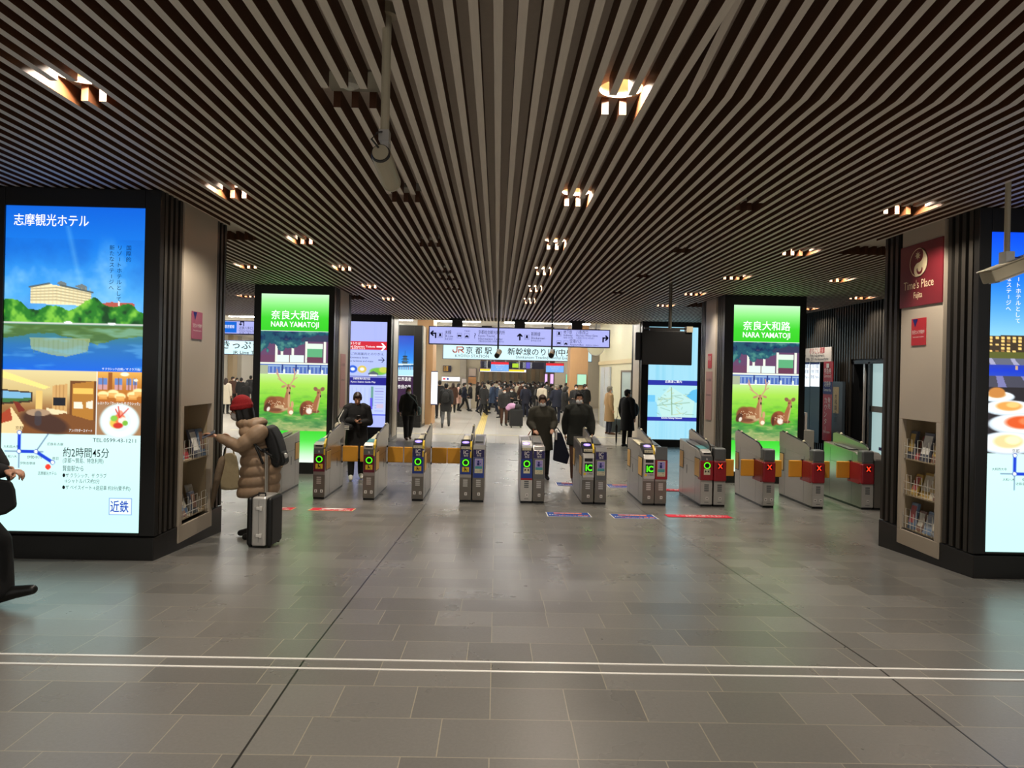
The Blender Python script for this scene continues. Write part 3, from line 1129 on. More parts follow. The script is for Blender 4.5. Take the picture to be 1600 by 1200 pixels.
def print_pagoda():
    p = Print(70, 190, (20, 90, 210))
    p.grad(0, .52, [(0, (4, 62, 190)), (.6, (40, 140, 235)), (1, (190, 236, 250))])
    dk = (22, 44, 66)
    for v, w_ in ((.265, .20), (.30, .25), (.335, .30)):
        p.poly([(.5 - w_, v + .018), (.5 - w_ * .5, v), (.5 + w_ * .5, v), (.5 + w_, v + .018), (.5 + w_ * .6, v + .012), (.5 - w_ * .6, v + .012)], dk)
        p.rect(.5 - w_ * .5, .5 + w_ * .5, v + .012, v + .034, (70, 96, 110))
    p.line(.5, .20, .5, .265, .012, dk, 2.7)
    p.rect(0, 1, .37, .40, (225, 245, 250))
    p.poly([(0, .40), (.1, .39), (1, .38), (1, .405), (0, .415)], (30, 90, 140))
    for u in np.arange(.05, 1, .13):
        p.rect(u, u + .03, .405, .45, (150, 100, 90))
    p.rect(0, 1, .45, .52, (176, 226, 240))
    p.rect(0, 1, .52, 1, (52, 22, 60))
    p.rect(0, 1, .52, .53, (230, 240, 250))
    return p


def print_network():
    p = Print(84, 205, (160, 216, 236))
    n = p.noise(22, 1, 2, 3)
    p.mix(np.clip(n - .45, 0, 1) * .9, (120, 196, 226))
    p.rect(0, 1, .47, .51, (44, 52, 160))
    p.rect(0, 1, .51, .79, (172, 224, 232))
    p.poly([(.75, .62), (.9, .55), (1, .54), (1, .66), (.85, .655)], (96, 186, 232))
    p.rect(0, .16, .60, .66, (110, 194, 236))
    p.rect(0, .2, .66, .79, (140, 208, 236))
    p.poly([(.18, .66), (.45, .52), (.95, .65), (.9, .79), (.3, .79)], (190, 230, 226))
    r = np.random.RandomState(8)
    for i in range(34):
        u, v = .2 + r.rand() * .65, .54 + r.rand() * .23
        p.line(u, v, min(.95, u + (r.rand() - .3) * .3), v + (r.rand() - .5) * .06, .010, (120, 160, 140) if r.rand() < .6 else (190, 190, 120), 2.4, .75)
    p.line(.48, .53, .5, .77, .016, (130, 160, 120), 2.4)
    p.line(.2, .69, .85, .66, .012, (130, 170, 140), 2.4)
    p.rect(0, 1, .79, .825, (44, 52, 160))
    return p


# ================================================================ ADVERTISING PILLARS
FRAME = mat('black_frame', (0.105, 0.10, 0.095), 0.30, 0, 0.1, 4)
PANEL = mat('beige_panel', (0.74, 0.69, 0.62), 0.35, 0, 0.03, 3)
NICHE = mat('beige_niche', (0.69, 0.62, 0.50), 0.5, 0, 0.04, 3)
LB = picture_mat('backlit_print', POSTER)
LBg = picture_mat('backlit_print_bright', POSTER * 0.88)
LBd = picture_mat('backlit_print_soft', POSTER * 0.9)
INK_W = emat('white_lettering', (1, 1, 1), 1.15, sample=False)
INK_G = mat('grey_lettering', (0.16, 0.19, 0.24), 0.5)
INK_B = mat('blue_lettering', (0.05, 0.22, 0.72), 0.5)
INK_N = mat('navy_lettering', (0.10, 0.12, 0.42), 0.5)
INK_K = mat('black_lettering', (0.05, 0.05, 0.06), 0.5)


def pillar(label, x0, x1, yf, side, zbase, px0, px1, pz0, pz1, pr, lbm, depth=1.53, niche=True, beige=(0.45, 1.23), plinth=0.22, top=3.25):
    """a square pillar: poster frame on the front, battens and a beige panel on the side that faces the passage (side = +1: its +x face)"""
    root = empty('advertising_pillar', ((x0 + x1) / 2, yf, zbase))
    tag(root, label, 'advertising pillar', 'advertising pillars of the hall')
    ox, oz = (x0 + x1) / 2, zbase
    X0, X1 = x0 - ox, x1 - ox
    Z = lambda z: z - oz
    t = top - oz
    xs = X1 if side > 0 else X0            # the passage face
    inn = -side
    b = MB()
    ys_, ye = beige
    b.box(X0 + 0.03, X1 - 0.03, 0.05, depth - 0.05, 0.02, t, 0)
    core = MB()
    dn = 0.26
    cx0, cx1 = (X0 + 0.03, xs + inn * dn) if side > 0 else (xs + inn * dn, X1 - 0.03)
    core.box(cx0, cx1, 0.06, depth - 0.04, 0.0, t)
    core.box(xs + inn * dn, xs + inn * 0.03, 0.06, ys_, 0.0, t)
    core.box(xs + inn * dn, xs + inn * 0.03, ye, depth - 0.04, 0.0, t)
    core.build('core', BLACK2, root)
    # front frame round the light box
    fr = MB()
    a0, a1, c0, c1 = px0 - ox, px1 - ox, Z(pz0), Z(pz1)
    fr.box(X0, a0, 0, 0.07, plinth, t)
    fr.box(a1, X1, 0, 0.07, plinth, t)
    fr.box(a0, a1, 0, 0.07, plinth, c0)
    fr.box(a0, a1, 0, 0.07, c1, t)
    fr.build('front_frame', FRAME, root, bevel=0.006)
    MB().box(X0 - 0.0, X1 + 0.0, -0.012, depth, -0.12, plinth - 0.012).build('plinth', FRAME, root, bevel=0.006)
    # battens on both side faces and the back
    rb = MB()
    for sx_ in (X0, X1):
        y = 0.085
        while y < depth - 0.04:
            if not (sx_ == xs and ys_ - 0.045 < y < ye + 0.005):
                rb.box(sx_ - 0.0, sx_ + (0.04 if sx_ == X0 else -0.04), y, y + 0.05, plinth, t)
            y += 0.098
    rb.build('batten_cladding', RIB, root)
    o = pr.build('light_box', root, a0, a1, c0, c1, 0.018, lbm)
    MB().box(a0, a1, 0.022, 0.06, c0, c1).build('box_back', FRAME, root)
    # beige panel with the leaflet niche
    if beige:
        pb = MB()
        th = 0.035
        p0, p1 = (xs - th, xs + 0.012) if side > 0 else (xs - 0.012, xs + th)
        if niche:
            n0, n1, m0, m1 = ys_ + 0.07, ye - 0.06, Z(0.06), Z(1.24)
            bz = Z(fz(yf + ys_) + 0.07)
            pb.box(p0, p1, ys_, ye, m1, t - 0.0)
            pb.box(p0, p1, ys_, ye, bz, m0)
            pb.box(p0, p1, ys_, n0, m0, m1)
            pb.box(p0, p1, n1, ye, m0, m1)
            q0, q1 = (xs - 0.05, xs - 0.02) if side > 0 else (xs + 0.02, xs + 0.05)
            pb.box(q0, q1, ys_, ye, -0.1, bz)
            pb.build('side_panel', PANEL, root, bevel=0.003)
            nb = MB()
            k0, k1 = (xs - dn, xs - th) if side > 0 else (xs + th, xs + dn)
            back = (k0, k0 + 0.02) if side > 0 else (k1 - 0.02, k1)
            nb.box(back[0], back[1], n0 - 0.02, n1 + 0.02, m0 - 0.03, m1 + 0.02)
            nb.box(k0, k1, n0 - 0.02, n0, m0 - 0.02, m1 + 0.02)
            nb.box(k0, k1, n1, n1 + 0.02, m0 - 0.02, m1 + 0.02)
            nb.box(k0, k1, n0, n1, m0 - 0.03, m0)
            nb.box(k0, k1, n0, n1, m1, m1 + 0.03)
            nb.build('niche', NICHE, root)
        else:
            pb.box(p0, p1, ys_, ye, 0.1, t)
            pb.build('side_panel', PANEL, root, bevel=0.003)
    return root


def lettering(root, items, y, m, ox, oz, name='lettering'):
    mb = MB()
    for it in items:
        s, x, z, h = it[:4]
        kw = it[4] if len(it) > 4 else {}
        if kw.get('down'):
            write_down(mb, s, x - ox, z - oz, h, y)
        else:
            write(mb, s, x - ox, z - oz, h, y, 0, kw.get('a', 'L'), kw.get('w'), kw.get('b', 0.0))
    return mb.build(name, m, root)


K1X0, K1X1 = -4.70, -3.11
zL = fz(6.25)
k1 = pillar('black pillar whose light box shows a lakeside hotel under blue sky', K1X0, K1X1, 6.25, 1, zL - 0.0, -4.53, -3.256, 0.10, 3.08, print_lake_hotel(), LB)
PL, PT, PH, PW = -4.53, 3.08, 2.98, 1.274
lu = lambda u: PL + u * PW
lv = lambda v: PT - v * PH
ox, oz = (K1X0 + K1X1) / 2, zL
lettering(k1, [('志摩観光ホテル', lu(.06), lv(.058), .118, {'w': .68, 'b': .004}),
               ('ザ クラシック(左側)／ザ クラブ(右)', lu(.985), lv(.5), .026, {'a': 'R', 'w': .35}), ('アンバサダースイート', lu(.65), lv(.692), .032, {'a': 'R', 'w': .21}),
               ('レストラン「ラ・メール ザ クラシック」', lu(.985), lv(.606), .032, {'a': 'R', 'w': .38})], 0.012, INK_W, ox, oz, 'white_lettering')
lettering(k1, [('TEL.0599-43-1211', lu(.965), lv(.722), .05, {'a': 'R', 'w': .395}), ('約2時間45分', lu(.445), lv(.768), .098, {'w': .42, 'b': .004}),
               ('(京都〜賢島、特急利用)', lu(.445), lv(.787), .05, {'w': .37}), ('賢島駅から', lu(.445), lv(.812), .056, {'w': .19}),
               ('●ザ クラシック、ザ クラブ', lu(.445), lv(.832), .046, {'w': .40}), ('→シャトルバス約2分', lu(.46), lv(.849), .046, {'w': .32}),
               ('●ザ ベイスイート→送迎車 約3分(要予約)', lu(.445), lv(.869), .046, {'w': .62}),
               ('京都', lu(.13), lv(.688), .036, {'a': 'C'}), ('大和西大寺', lu(.02), lv(.745), .028), ('大和八木', lu(.03), lv(.775), .028), ('伊勢中川', lu(.19), lv(.777), .034),
               ('近鉄名古屋', lu(.33), lv(.735), .03), ('鳥羽', lu(.37), lv(.779), .03), ('伊勢志摩線', lu(.14), lv(.795), .028), ('志摩観光ホテル', lu(.27), lv(.826), .036, {'w': .17})],
          0.012, INK_G, ox, oz, 'grey_lettering')
lettering(k1, [('国際的', lu(.885), lv(.115), .05, {'down': 1}), ('リゾートホテルとして', lu(.82), lv(.115), .05, {'down': 1}), ('新たなステージへ', lu(.765), lv(.115), .05, {'down': 1})], 0.012, INK_N, ox, oz, 'slogan')
lettering(k1, [('近鉄', lu(.857), lv(.934), .115, {'a': 'C', 'w': .168, 'b': .012})], 0.012, emat('blue_mark_face', (0.07, 0.27, 0.76), 0.9, False), ox, oz, 'company_mark')

K2X0, K2X1 = 4.38, 5.97
zR = fz(6.15)
k2 = pillar('black pillar whose light box shows a hotel at dusk and dishes of food', K2X0, K2X1, 6.15, -1, zR, 4.497, 5.77, 0.10, 3.03, print_night_hotel(), LB, beige=(0.47, 1.16))
PL2, PT2, PH2 = 4.497, 3.03, 2.93
lu2 = lambda u: PL2 + u * PW
lv2 = lambda v: PT2 - v * PH2
ox2, oz2 = (K2X0 + K2X1) / 2, zR
lettering(k2, [('新たなステージへ', lu2(.135), lv2(.10), .052, {'down': 1}), ('リゾートホテルとして', lu2(.205), lv2(.10), .052, {'down': 1}), ('国際的', lu2(.275), lv2(.10), .052, {'down': 1}),
               ('志摩観光ホテル', lu2(.40), lv2(.06), .118, {'w': .68})], 0.012, INK_W, ox2, oz2, 'white_lettering')
lettering(k2, [('京都', lu2(.21), lv2(.688), .036, {'a': 'C'}), ('大和西大寺', lu2(.04), lv2(.745), .028), ('大和八木', lu2(.12), lv2(.777), .028), ('近鉄名古屋', lu2(.215), lv2(.79), .03), ('伊勢中川', lu2(.26), lv2(.777), .032),
               ('約2時間45分', lu2(.525), lv2(.768), .098, {'w': .42, 'b': .004}), ('志摩観光ホテル', lu2(.35), lv2(.826), .036, {'w': .17})], 0.012, INK_G, ox2, oz2, 'grey_lettering')

z3 = fz(13.27)
dp = print_deer()
k3 = pillar('black pillar with a green deer light box, standing left beyond the gates', -4.76, -3.2, 13.27, 1, z3, -4.625, -3.31, -0.20, 3.08, dp, LBg, niche=False, beige=(0.45, 1.2))
k4 = pillar('black pillar with a green deer light box, standing right beyond the gates', 4.42, 6.02, 13.2, -1, fz(13.2), 4.60, 5.90, -0.20, 3.06, dp, LBg, niche=False, beige=(0.5, 1.15))
for k, a, c_, oo in ((k3, -3.967, 2.60, ((-4.76 - 3.2) / 2, z3)), (k4, 5.25, 2.59, ((4.42 + 6.02) / 2, fz(13.2)))):
    lettering(k, [('奈良大和路', a, c_, .19, {'a': 'C', 'w': .93, 'b': .012}), ('NARA YAMATOJI', a, c_ - .158, .145, {'a': 'C', 'w': .93, 'b': .016})], 0.012, INK_W, oo[0], oo[1], 'white_lettering')

zz = fz(19.95)
k5 = pillar('black pillar with a lavender guide board of fares and a red ticket banner', -4.70, -3.13, 19.95, 1, zz, -4.55, -3.26, -0.05, 3.04, print_guide(), LBd, niche=False, beige=(0.4, 1.25))
ox5 = (-4.70 - 3.13) / 2
lettering(k5, [('特急券うりば', -4.53, 2.365, .085, {'w': .5, 'b': .01}), ('Limited Express Tickets', -4.53, 2.285, .075, {'w': .93, 'b': .01}), ('特急券 售票处 특급권', -4.5, 2.235, .045, {'w': .6})], 0.012, INK_W, ox5, zz, 'white_lettering')
aw = MB()
for s_ in (1,):
    aw.add([(-3.56 - ox5, 0.012, 2.33 - zz), (-3.36 - ox5, 0.012, 2.33 - zz), (-3.36 - ox5, 0.012, 2.29 - zz), (-3.56 - ox5, 0.012, 2.29 - zz)], [(3, 2, 1, 0)])
    aw.add([(-3.43 - ox5, 0.012, 2.42 - zz), (-3.38 - ox5, 0.012, 2.42 - zz), (-3.28 - ox5, 0.012, 2.31 - zz), (-3.38 - ox5, 0.012, 2.20 - zz), (-3.43 - ox5, 0.012, 2.20 - zz), (-3.35 - ox5, 0.012, 2.31 - zz)], [(0, 5, 1), (1, 5, 2), (2, 5, 3), (3, 5, 4)])
aw.build('white_arrow', INK_W, k5)
lettering(k5, [('近鉄ご利用案内とのりかえ', -4.5, 2.06, .09, {'w': 1.15}), ('for Kintetsu lines', -4.5, 1.96, .08, {'w': .7}), ('Station facilities and maps', -4.5, 1.86, .07, {'w': .85}), ('→', -3.50, 1.84, .26)], 0.012, INK_N, ox5, zz, 'navy_lettering')
lettering(k5, [('京都駅構内案内図', -3.98, 1.34, .075, {'a': 'C', 'w': .5}), ('Kyoto Station Guide Map', -3.93, 1.25, .07, {'a': 'C', 'w': .72})], 0.011, INK_W, ox5, zz, 'map_title')

k6 = pillar('black pillar with a blue light box of a pagoda', -4.72, -2.87, 25.8, 1, fz(25.8), -3.84, -3.19, 0.05, 2.95, print_pagoda(), LBd, niche=False, beige=(0.4, 1.2), top=3.35)
ox6 = (-4.72 - 2.87) / 2
lettering(k6, [('世界遺産', -3.52, 1.24, .16, {'a': 'C', 'w': .5}), ('奈良の旅', -3.52, .95, .16, {'a': 'C', 'w': .5})], 0.012, INK_W, ox6, fz(25.8), 'white_lettering')

k7 = pillar('black pillar with a pale blue railway network map', 4.3, 6.15, 20.2, -1, fz(20.2), 4.51, 5.98, -0.30, 3.10, print_network(), LBd, niche=False, beige=(0.3, 1.2))
ox7 = (4.3 + 6.15) / 2
lettering(k7, [('近鉄線ご案内', 5.27, 1.44, .085, {'a': 'C', 'w': .5, 'b': .01}), ('Kintetsu Railway Network', 5.24, .36, .075, {'a': 'C', 'w': .62, 'b': .01})], 0.012, INK_W, ox7, fz(20.2), 'white_lettering')

# side panel signs
sign = empty('shop_sign', (K2X0 - 0.02, 7.0, 2.75))
tag(sign, "burgundy panel reading Time's Place with a sun and moon emblem", 'sign')
BURG = mat('burgundy_sign', (0.46, 0.14, 0.17), 0.35)
GOLD = mat('cream_print', (0.96, 0.88, 0.72), 0.4)
by0, by1 = 6.60 - 7.0, 7.34 - 7.0
mb = MB().box(-0.006, 0.006, by0 + .02, by1 - .02, -0.32, 0.33)
mb.build('board', BURG, sign)
# seen from the passage (looking toward +x) the photo's left is the far end (larger y)
fs_ = lambda x, z: (-0.0085, -x, z)
mb = MB()
nn = 40
cz_, R_ = 0.13, 0.15
def loopf(f):
    return [f(i / nn) for i in range(nn)]
mb2 = MB()
ring = [(R_ * math.cos(2 * PI * i / nn), cz_ + R_ * 1.0 * math.sin(2 * PI * i / nn)) for i in range(nn)]
ri = [((R_ - .008) * math.cos(2 * PI * i / nn), cz_ + (R_ - .008) * math.sin(2 * PI * i / nn)) for i in range(nn)]
mb2.add([fs_(*p) for p in ring] + [fs_(*p) for p in ri], [(i, (i + 1) % nn, nn + (i + 1) % nn, nn + i) for i in range(nn)])
# pale half: outer arc on the right, S-curve on the left
half = [(R_ * math.cos(a), cz_ + R_ * math.sin(a)) for a in np.linspace(PI / 2, -PI / 2, 20)]
s1 = [(-.5 * R_ * math.sin(t), cz_ - R_ / 2 - .5 * R_ * math.cos(t)) for t in np.linspace(0, PI, 14)]
s2 = [(.5 * R_ * math.sin(t), cz_ + R_ / 2 - .5 * R_ * math.cos(t)) for t in np.linspace(0, PI, 14)]
mb2.add([fs_(*p) for p in half + s1 + s2], [tuple(range(len(half) + len(s1) + len(s2)))])
star = []
for i in range(16):
    r_ = .05 if i % 2 == 0 else .022
    star.append((-.015 + r_ * math.cos(2 * PI * i / 16), cz_ + .075 + r_ * math.sin(2 * PI * i / 16)))
mb2.add([fs_(*p) for p in star], [tuple(range(16))])
mb2.build('emblem', GOLD, sign)
mb2 = MB()
write(mb2, "Time's Place", 0, -0.135, .125, 0, 0, 'C', .50, frame=fs_)
write(mb2, 'Fujita', 0, -0.235, .09, 0, 0, 'C', .14, frame=fs_)
mb2.build('name_lettering', GOLD, sign)
mo = [(.02 + .05 * math.cos(a), cz_ - .075 + .05 * math.sin(a)) for a in np.linspace(PI * .9, PI * 2.1, 12)] + [(.02 + .034 * math.cos(a), cz_ - .062 + .036 * math.sin(a)) for a in np.linspace(PI * 2.05, PI * .95, 12)]
MB().add([(-0.0095, -a, b) for a, b in mo], [tuple(range(24))]).build('moon', BURG, sign)


def notice(name, label, x, y0, y1, z0, z1, side, board, inkm, texts, bandm=None):
    o = empty(name, (x, (y0 + y1) / 2, (z0 + z1) / 2))
    tag(o, label, 'notice')
    h, d_ = (z1 - z0) / 2, (y1 - y0) / 2
    MB().box(-0.003, 0.003, -d_, d_, -h, h).build('sheet', board, o)
    fr = (lambda a, b: (-0.005, -a, b)) if side < 0 else (lambda a, b: (0.005, a, b))
    mb = MB()
    for s, a, b, hh, wd in texts:
        write(mb, s, a, b, hh, 0, 0, 'C', wd, frame=fr)
    mb.build('notice_text', inkm, o)
    if bandm:
        MB().add([fr(-d_ * .8, h * .95), fr(-d_ * .1, h * .95), fr(-d_ * .45, h * .35)], [(0, 1, 2)]).build('warning_mark', bandm, o)
    return o


RED = mat('notice_red', (0.72, 0.16, 0.20), 0.45)
PINK = mat('notice_pink', (0.66, 0.34, 0.44), 0.45)
notice('security_notice', 'small red security camera notice stuck below the burgundy sign', K2X0 - 0.018, 6.87, 7.11, 2.02, 2.30, -1, RED, mat('white_print', (0.92, 0.9, 0.88), 0.5),
       [('防犯カメラ作動中', 0, -.02, .045, .2), ('Security camera in operation', 0, -.06, .022, .18)], INK_N)
notice('security_notice', 'small faded pink notice on the beige side of the lake hotel pillar', K1X1 + 0.018, 6.88, 7.12, 1.92, 2.20, 1, PINK, mat('white_print', (0.92, 0.9, 0.88), 0.5),
       [('防犯カメラ作動中', 0, -.02, .045, .2), ('Security camera in operation', 0, -.06, .022, .18)], INK_N)
pk = mat('leaflet_pink', (0.70, 0.52, 0.50), 0.5)
notice('framed_notice', 'tall narrow framed poster on the side of the left green deer pillar', -3.2 + 0.018, 13.8, 14.25, 0.85, 1.95, 1, pk, INK_G, [('のりば案内', 0, .3, .07, .3), ('Information', 0, 0, .06, .3)])
notice('framed_notice', 'tall narrow pinkish poster on the side of the right green deer pillar', 4.42 - 0.018, 13.85, 14.25, 0.75, 1.75, -1, pk, INK_G, [('のりば案内', 0, .3, .07, .3), ('Information', 0, 0, .06, .3)])
notice('security_notice', 'small red square notice above the poster on the right green deer pillar', 4.42 - 0.018, 13.9, 14.15, 1.82, 2.12, -1, RED, mat('white_print', (0.92, 0.9, 0.88), 0.5), [('防犯', 0, .02, .1, .18)])

# ---- leaflet racks: wire baskets are part of the pillars, every leaflet stack is a thing
WIRE = mat('white_wire', (0.85, 0.84, 0.80), 0.35, 0.3)
LEAF_COLS = [(0.80, 0.78, 0.72), (0.62, 0.66, 0.72), (0.72, 0.32, 0.34), (0.86, 0.83, 0.76), (0.35, 0.37, 0.42), (0.78, 0.66, 0.36), (0.45, 0.55, 0.68), (0.9, 0.88, 0.85), (0.55, 0.42, 0.36)]
LEAF = [mat('leaflet_%s' % n_, c_, 0.35, 0, 0.35, 9) for n_, c_ in zip(['cream', 'steel_blue', 'red', 'ivory', 'charcoal', 'mustard', 'sky', 'white', 'brown'], LEAF_COLS)]


def rack(root, ox, xs, side, yf, ya, yb, shelves, seed, oz, title):
    r = random.Random(seed)
    w_ = MB()
    xi = lambda d_: xs - side * d_          # d_ = depth inside the niche
    sh = MB()
    for i, z in enumerate(shelves):
        sh.box(xi(0.03) - ox, xi(0.25) - ox, ya - yf, yb - yf, z - 0.014 - oz, z - oz)
        for zz_ in (z + 0.05, z + 0.13):
            w_.tube([(xi(0.012) - ox, ya - yf, zz_ - oz), (xi(0.012) - ox, yb - yf, zz_ - oz)], 0.0035, 5)
        n_ = 3
        step = (yb - ya) / n_
        for k in range(n_ + 1):
            yy = ya + k * step - yf
            w_.tube([(xi(0.012) - ox, yy, z - oz), (xi(0.012) - ox, yy, z + 0.17 - oz)], 0.0035, 5)
        for k in range(n_):
            y0_, y1_ = ya + k * step + 0.05 - yf, ya + (k + 1) * step - 0.05 - yf
            w_.tube([(xi(0.010) - ox, y0_, z - oz), (xi(0.010) - ox, y0_, z + 0.21 - oz), (xi(0.010) - ox, y1_, z + 0.21 - oz), (xi(0.010) - ox, y1_, z - oz)], 0.003, 5)
    w_.build('wire_basket', WIRE, root)
    sh.build('shelf', NICHE, root)
    rank = ['lowest', 'middle', 'top']
    for i, z in enumerate(shelves):
        k = 0
        y = ya + 0.015
        while y < yb - 0.10:
            wd = r.choice((0.10, 0.105, 0.15))
            if y + wd > yb:
                wd = yb - y - 0.004
            hh = r.uniform(0.20, 0.30)
            th = r.uniform(0.012, 0.035)
            ti = r.uniform(0.05, 0.10)
            dd = r.choice((0.03, 0.05, 0.085))
            a = xi(dd)
            b = MB()
            s_ = -side
            zz0 = z + 0.002
            prof = [(a, zz0), (a + s_ * th, zz0), (a + s_ * (th + ti), zz0 + hh), (a + s_ * ti, zz0 + hh)]
            pr_ = [(p_[0] - a, p_[1] - zz0) for p_ in prof]
            b.prism_y(pr_, 0, wd)
            ci = r.randrange(len(LEAF))
            o = b.build('leaflet_stack', LEAF[ci])
            o.location = (a, y, zz0)
            tag(o, '%s leaflet stack, %s from the poster side, %s shelf of the %s rack' % (LEAF[ci].name.replace('leaflet_', '').replace('_', ' '), ('first', 'second', 'third', 'fourth', 'fifth', 'sixth', 'seventh')[k], rank[i] if len(shelves) > 2 else ('lower', 'upper')[i], title), 'leaflets', 'leaflets in the %s pillar rack' % title)
            k += 1
            # printed picture on the front leaflet
            q = MB()
            e = 0.002 * side
            q.add([(e + s_ * ti * .25, .01, hh * .25), (e + s_ * ti * .25, wd - .01, hh * .25), (e + s_ * ti * .9, wd - .01, hh * .9), (e + s_ * ti * .9, .01, hh * .9)], [(0, 1, 2, 3) if side > 0 else (3, 2, 1, 0)])
            q.build('cover_picture', LEAF[(ci + r.randrange(1, 8)) % len(LEAF)], o)
            y += wd + r.uniform(0.004, 0.012)


rack(k1, ox, K1X1, 1, 6.25, 6.79, 7.41, [0.10, 0.68], 3, oz, 'lake hotel')
rack(k2, ox2, K2X0, -1, 6.15, 6.70, 7.24, [0.08, 0.44, 0.82], 8, oz2, 'dusk hotel')

# ================================================================ TICKET GATES
GM = mat('gate_steel', (0.70, 0.68, 0.66), 0.28, 0.85, 0.05, 5, stretch=(1, 1, 12))
GF = mat('gate_front_steel', (0.50, 0.48, 0.45), 0.32, 0.7, 0.06, 6)
GS = mat('gate_silver', (0.80, 0.79, 0.77), 0.3, 0.6, 0.04, 6)
GB = mat('gate_black', (0.07, 0.07, 0.075), 0.35)
GG = mat('gate_grey', (0.40, 0.41, 0.41), 0.4, 0.2)
GRED = mat('gate_red', (0.60, 0.13, 0.17), 0.35)
GBURG = mat('gate_burgundy', (0.40, 0.12, 0.19), 0.35)
GBLUE = mat('gate_blue', (0.14, 0.24, 0.56), 0.35)
GNAVY = mat('gate_navy', (0.16, 0.14, 0.36), 0.35)
GYEL = mat('gate_yellow', (0.90, 0.76, 0.20), 0.45)
GORA = mat('flap_orange', (0.96, 0.68, 0.22), 0.5, 0, 0.05, 5)
GPAD = mat('pad_tan', (0.93, 0.75, 0.46), 0.5, 0, 0.05, 5)
GCRM = mat('gate_cream', (0.85, 0.82, 0.70), 0.45)
GLAV = mat('gate_lavender', (0.62, 0.58, 0.82), 0.4)
GTEAL = mat('gate_teal', (0.30, 0.60, 0.62), 0.4)
RINGG = emat('green_ring_light', (0.35, 1.0, 0.10), 1.3)
LEDG = emat('green_led', (0.25, 1.0, 0.05), 2.4)
LEDR = emat('red_led', (1.0, 0.22, 0.10), 1.7)
RINGP = emat('violet_ring_light', (0.62, 0.52, 1.0), 1.8)
WPRINT = MATS['white_print']
GL = 1.26
GW = 0.185


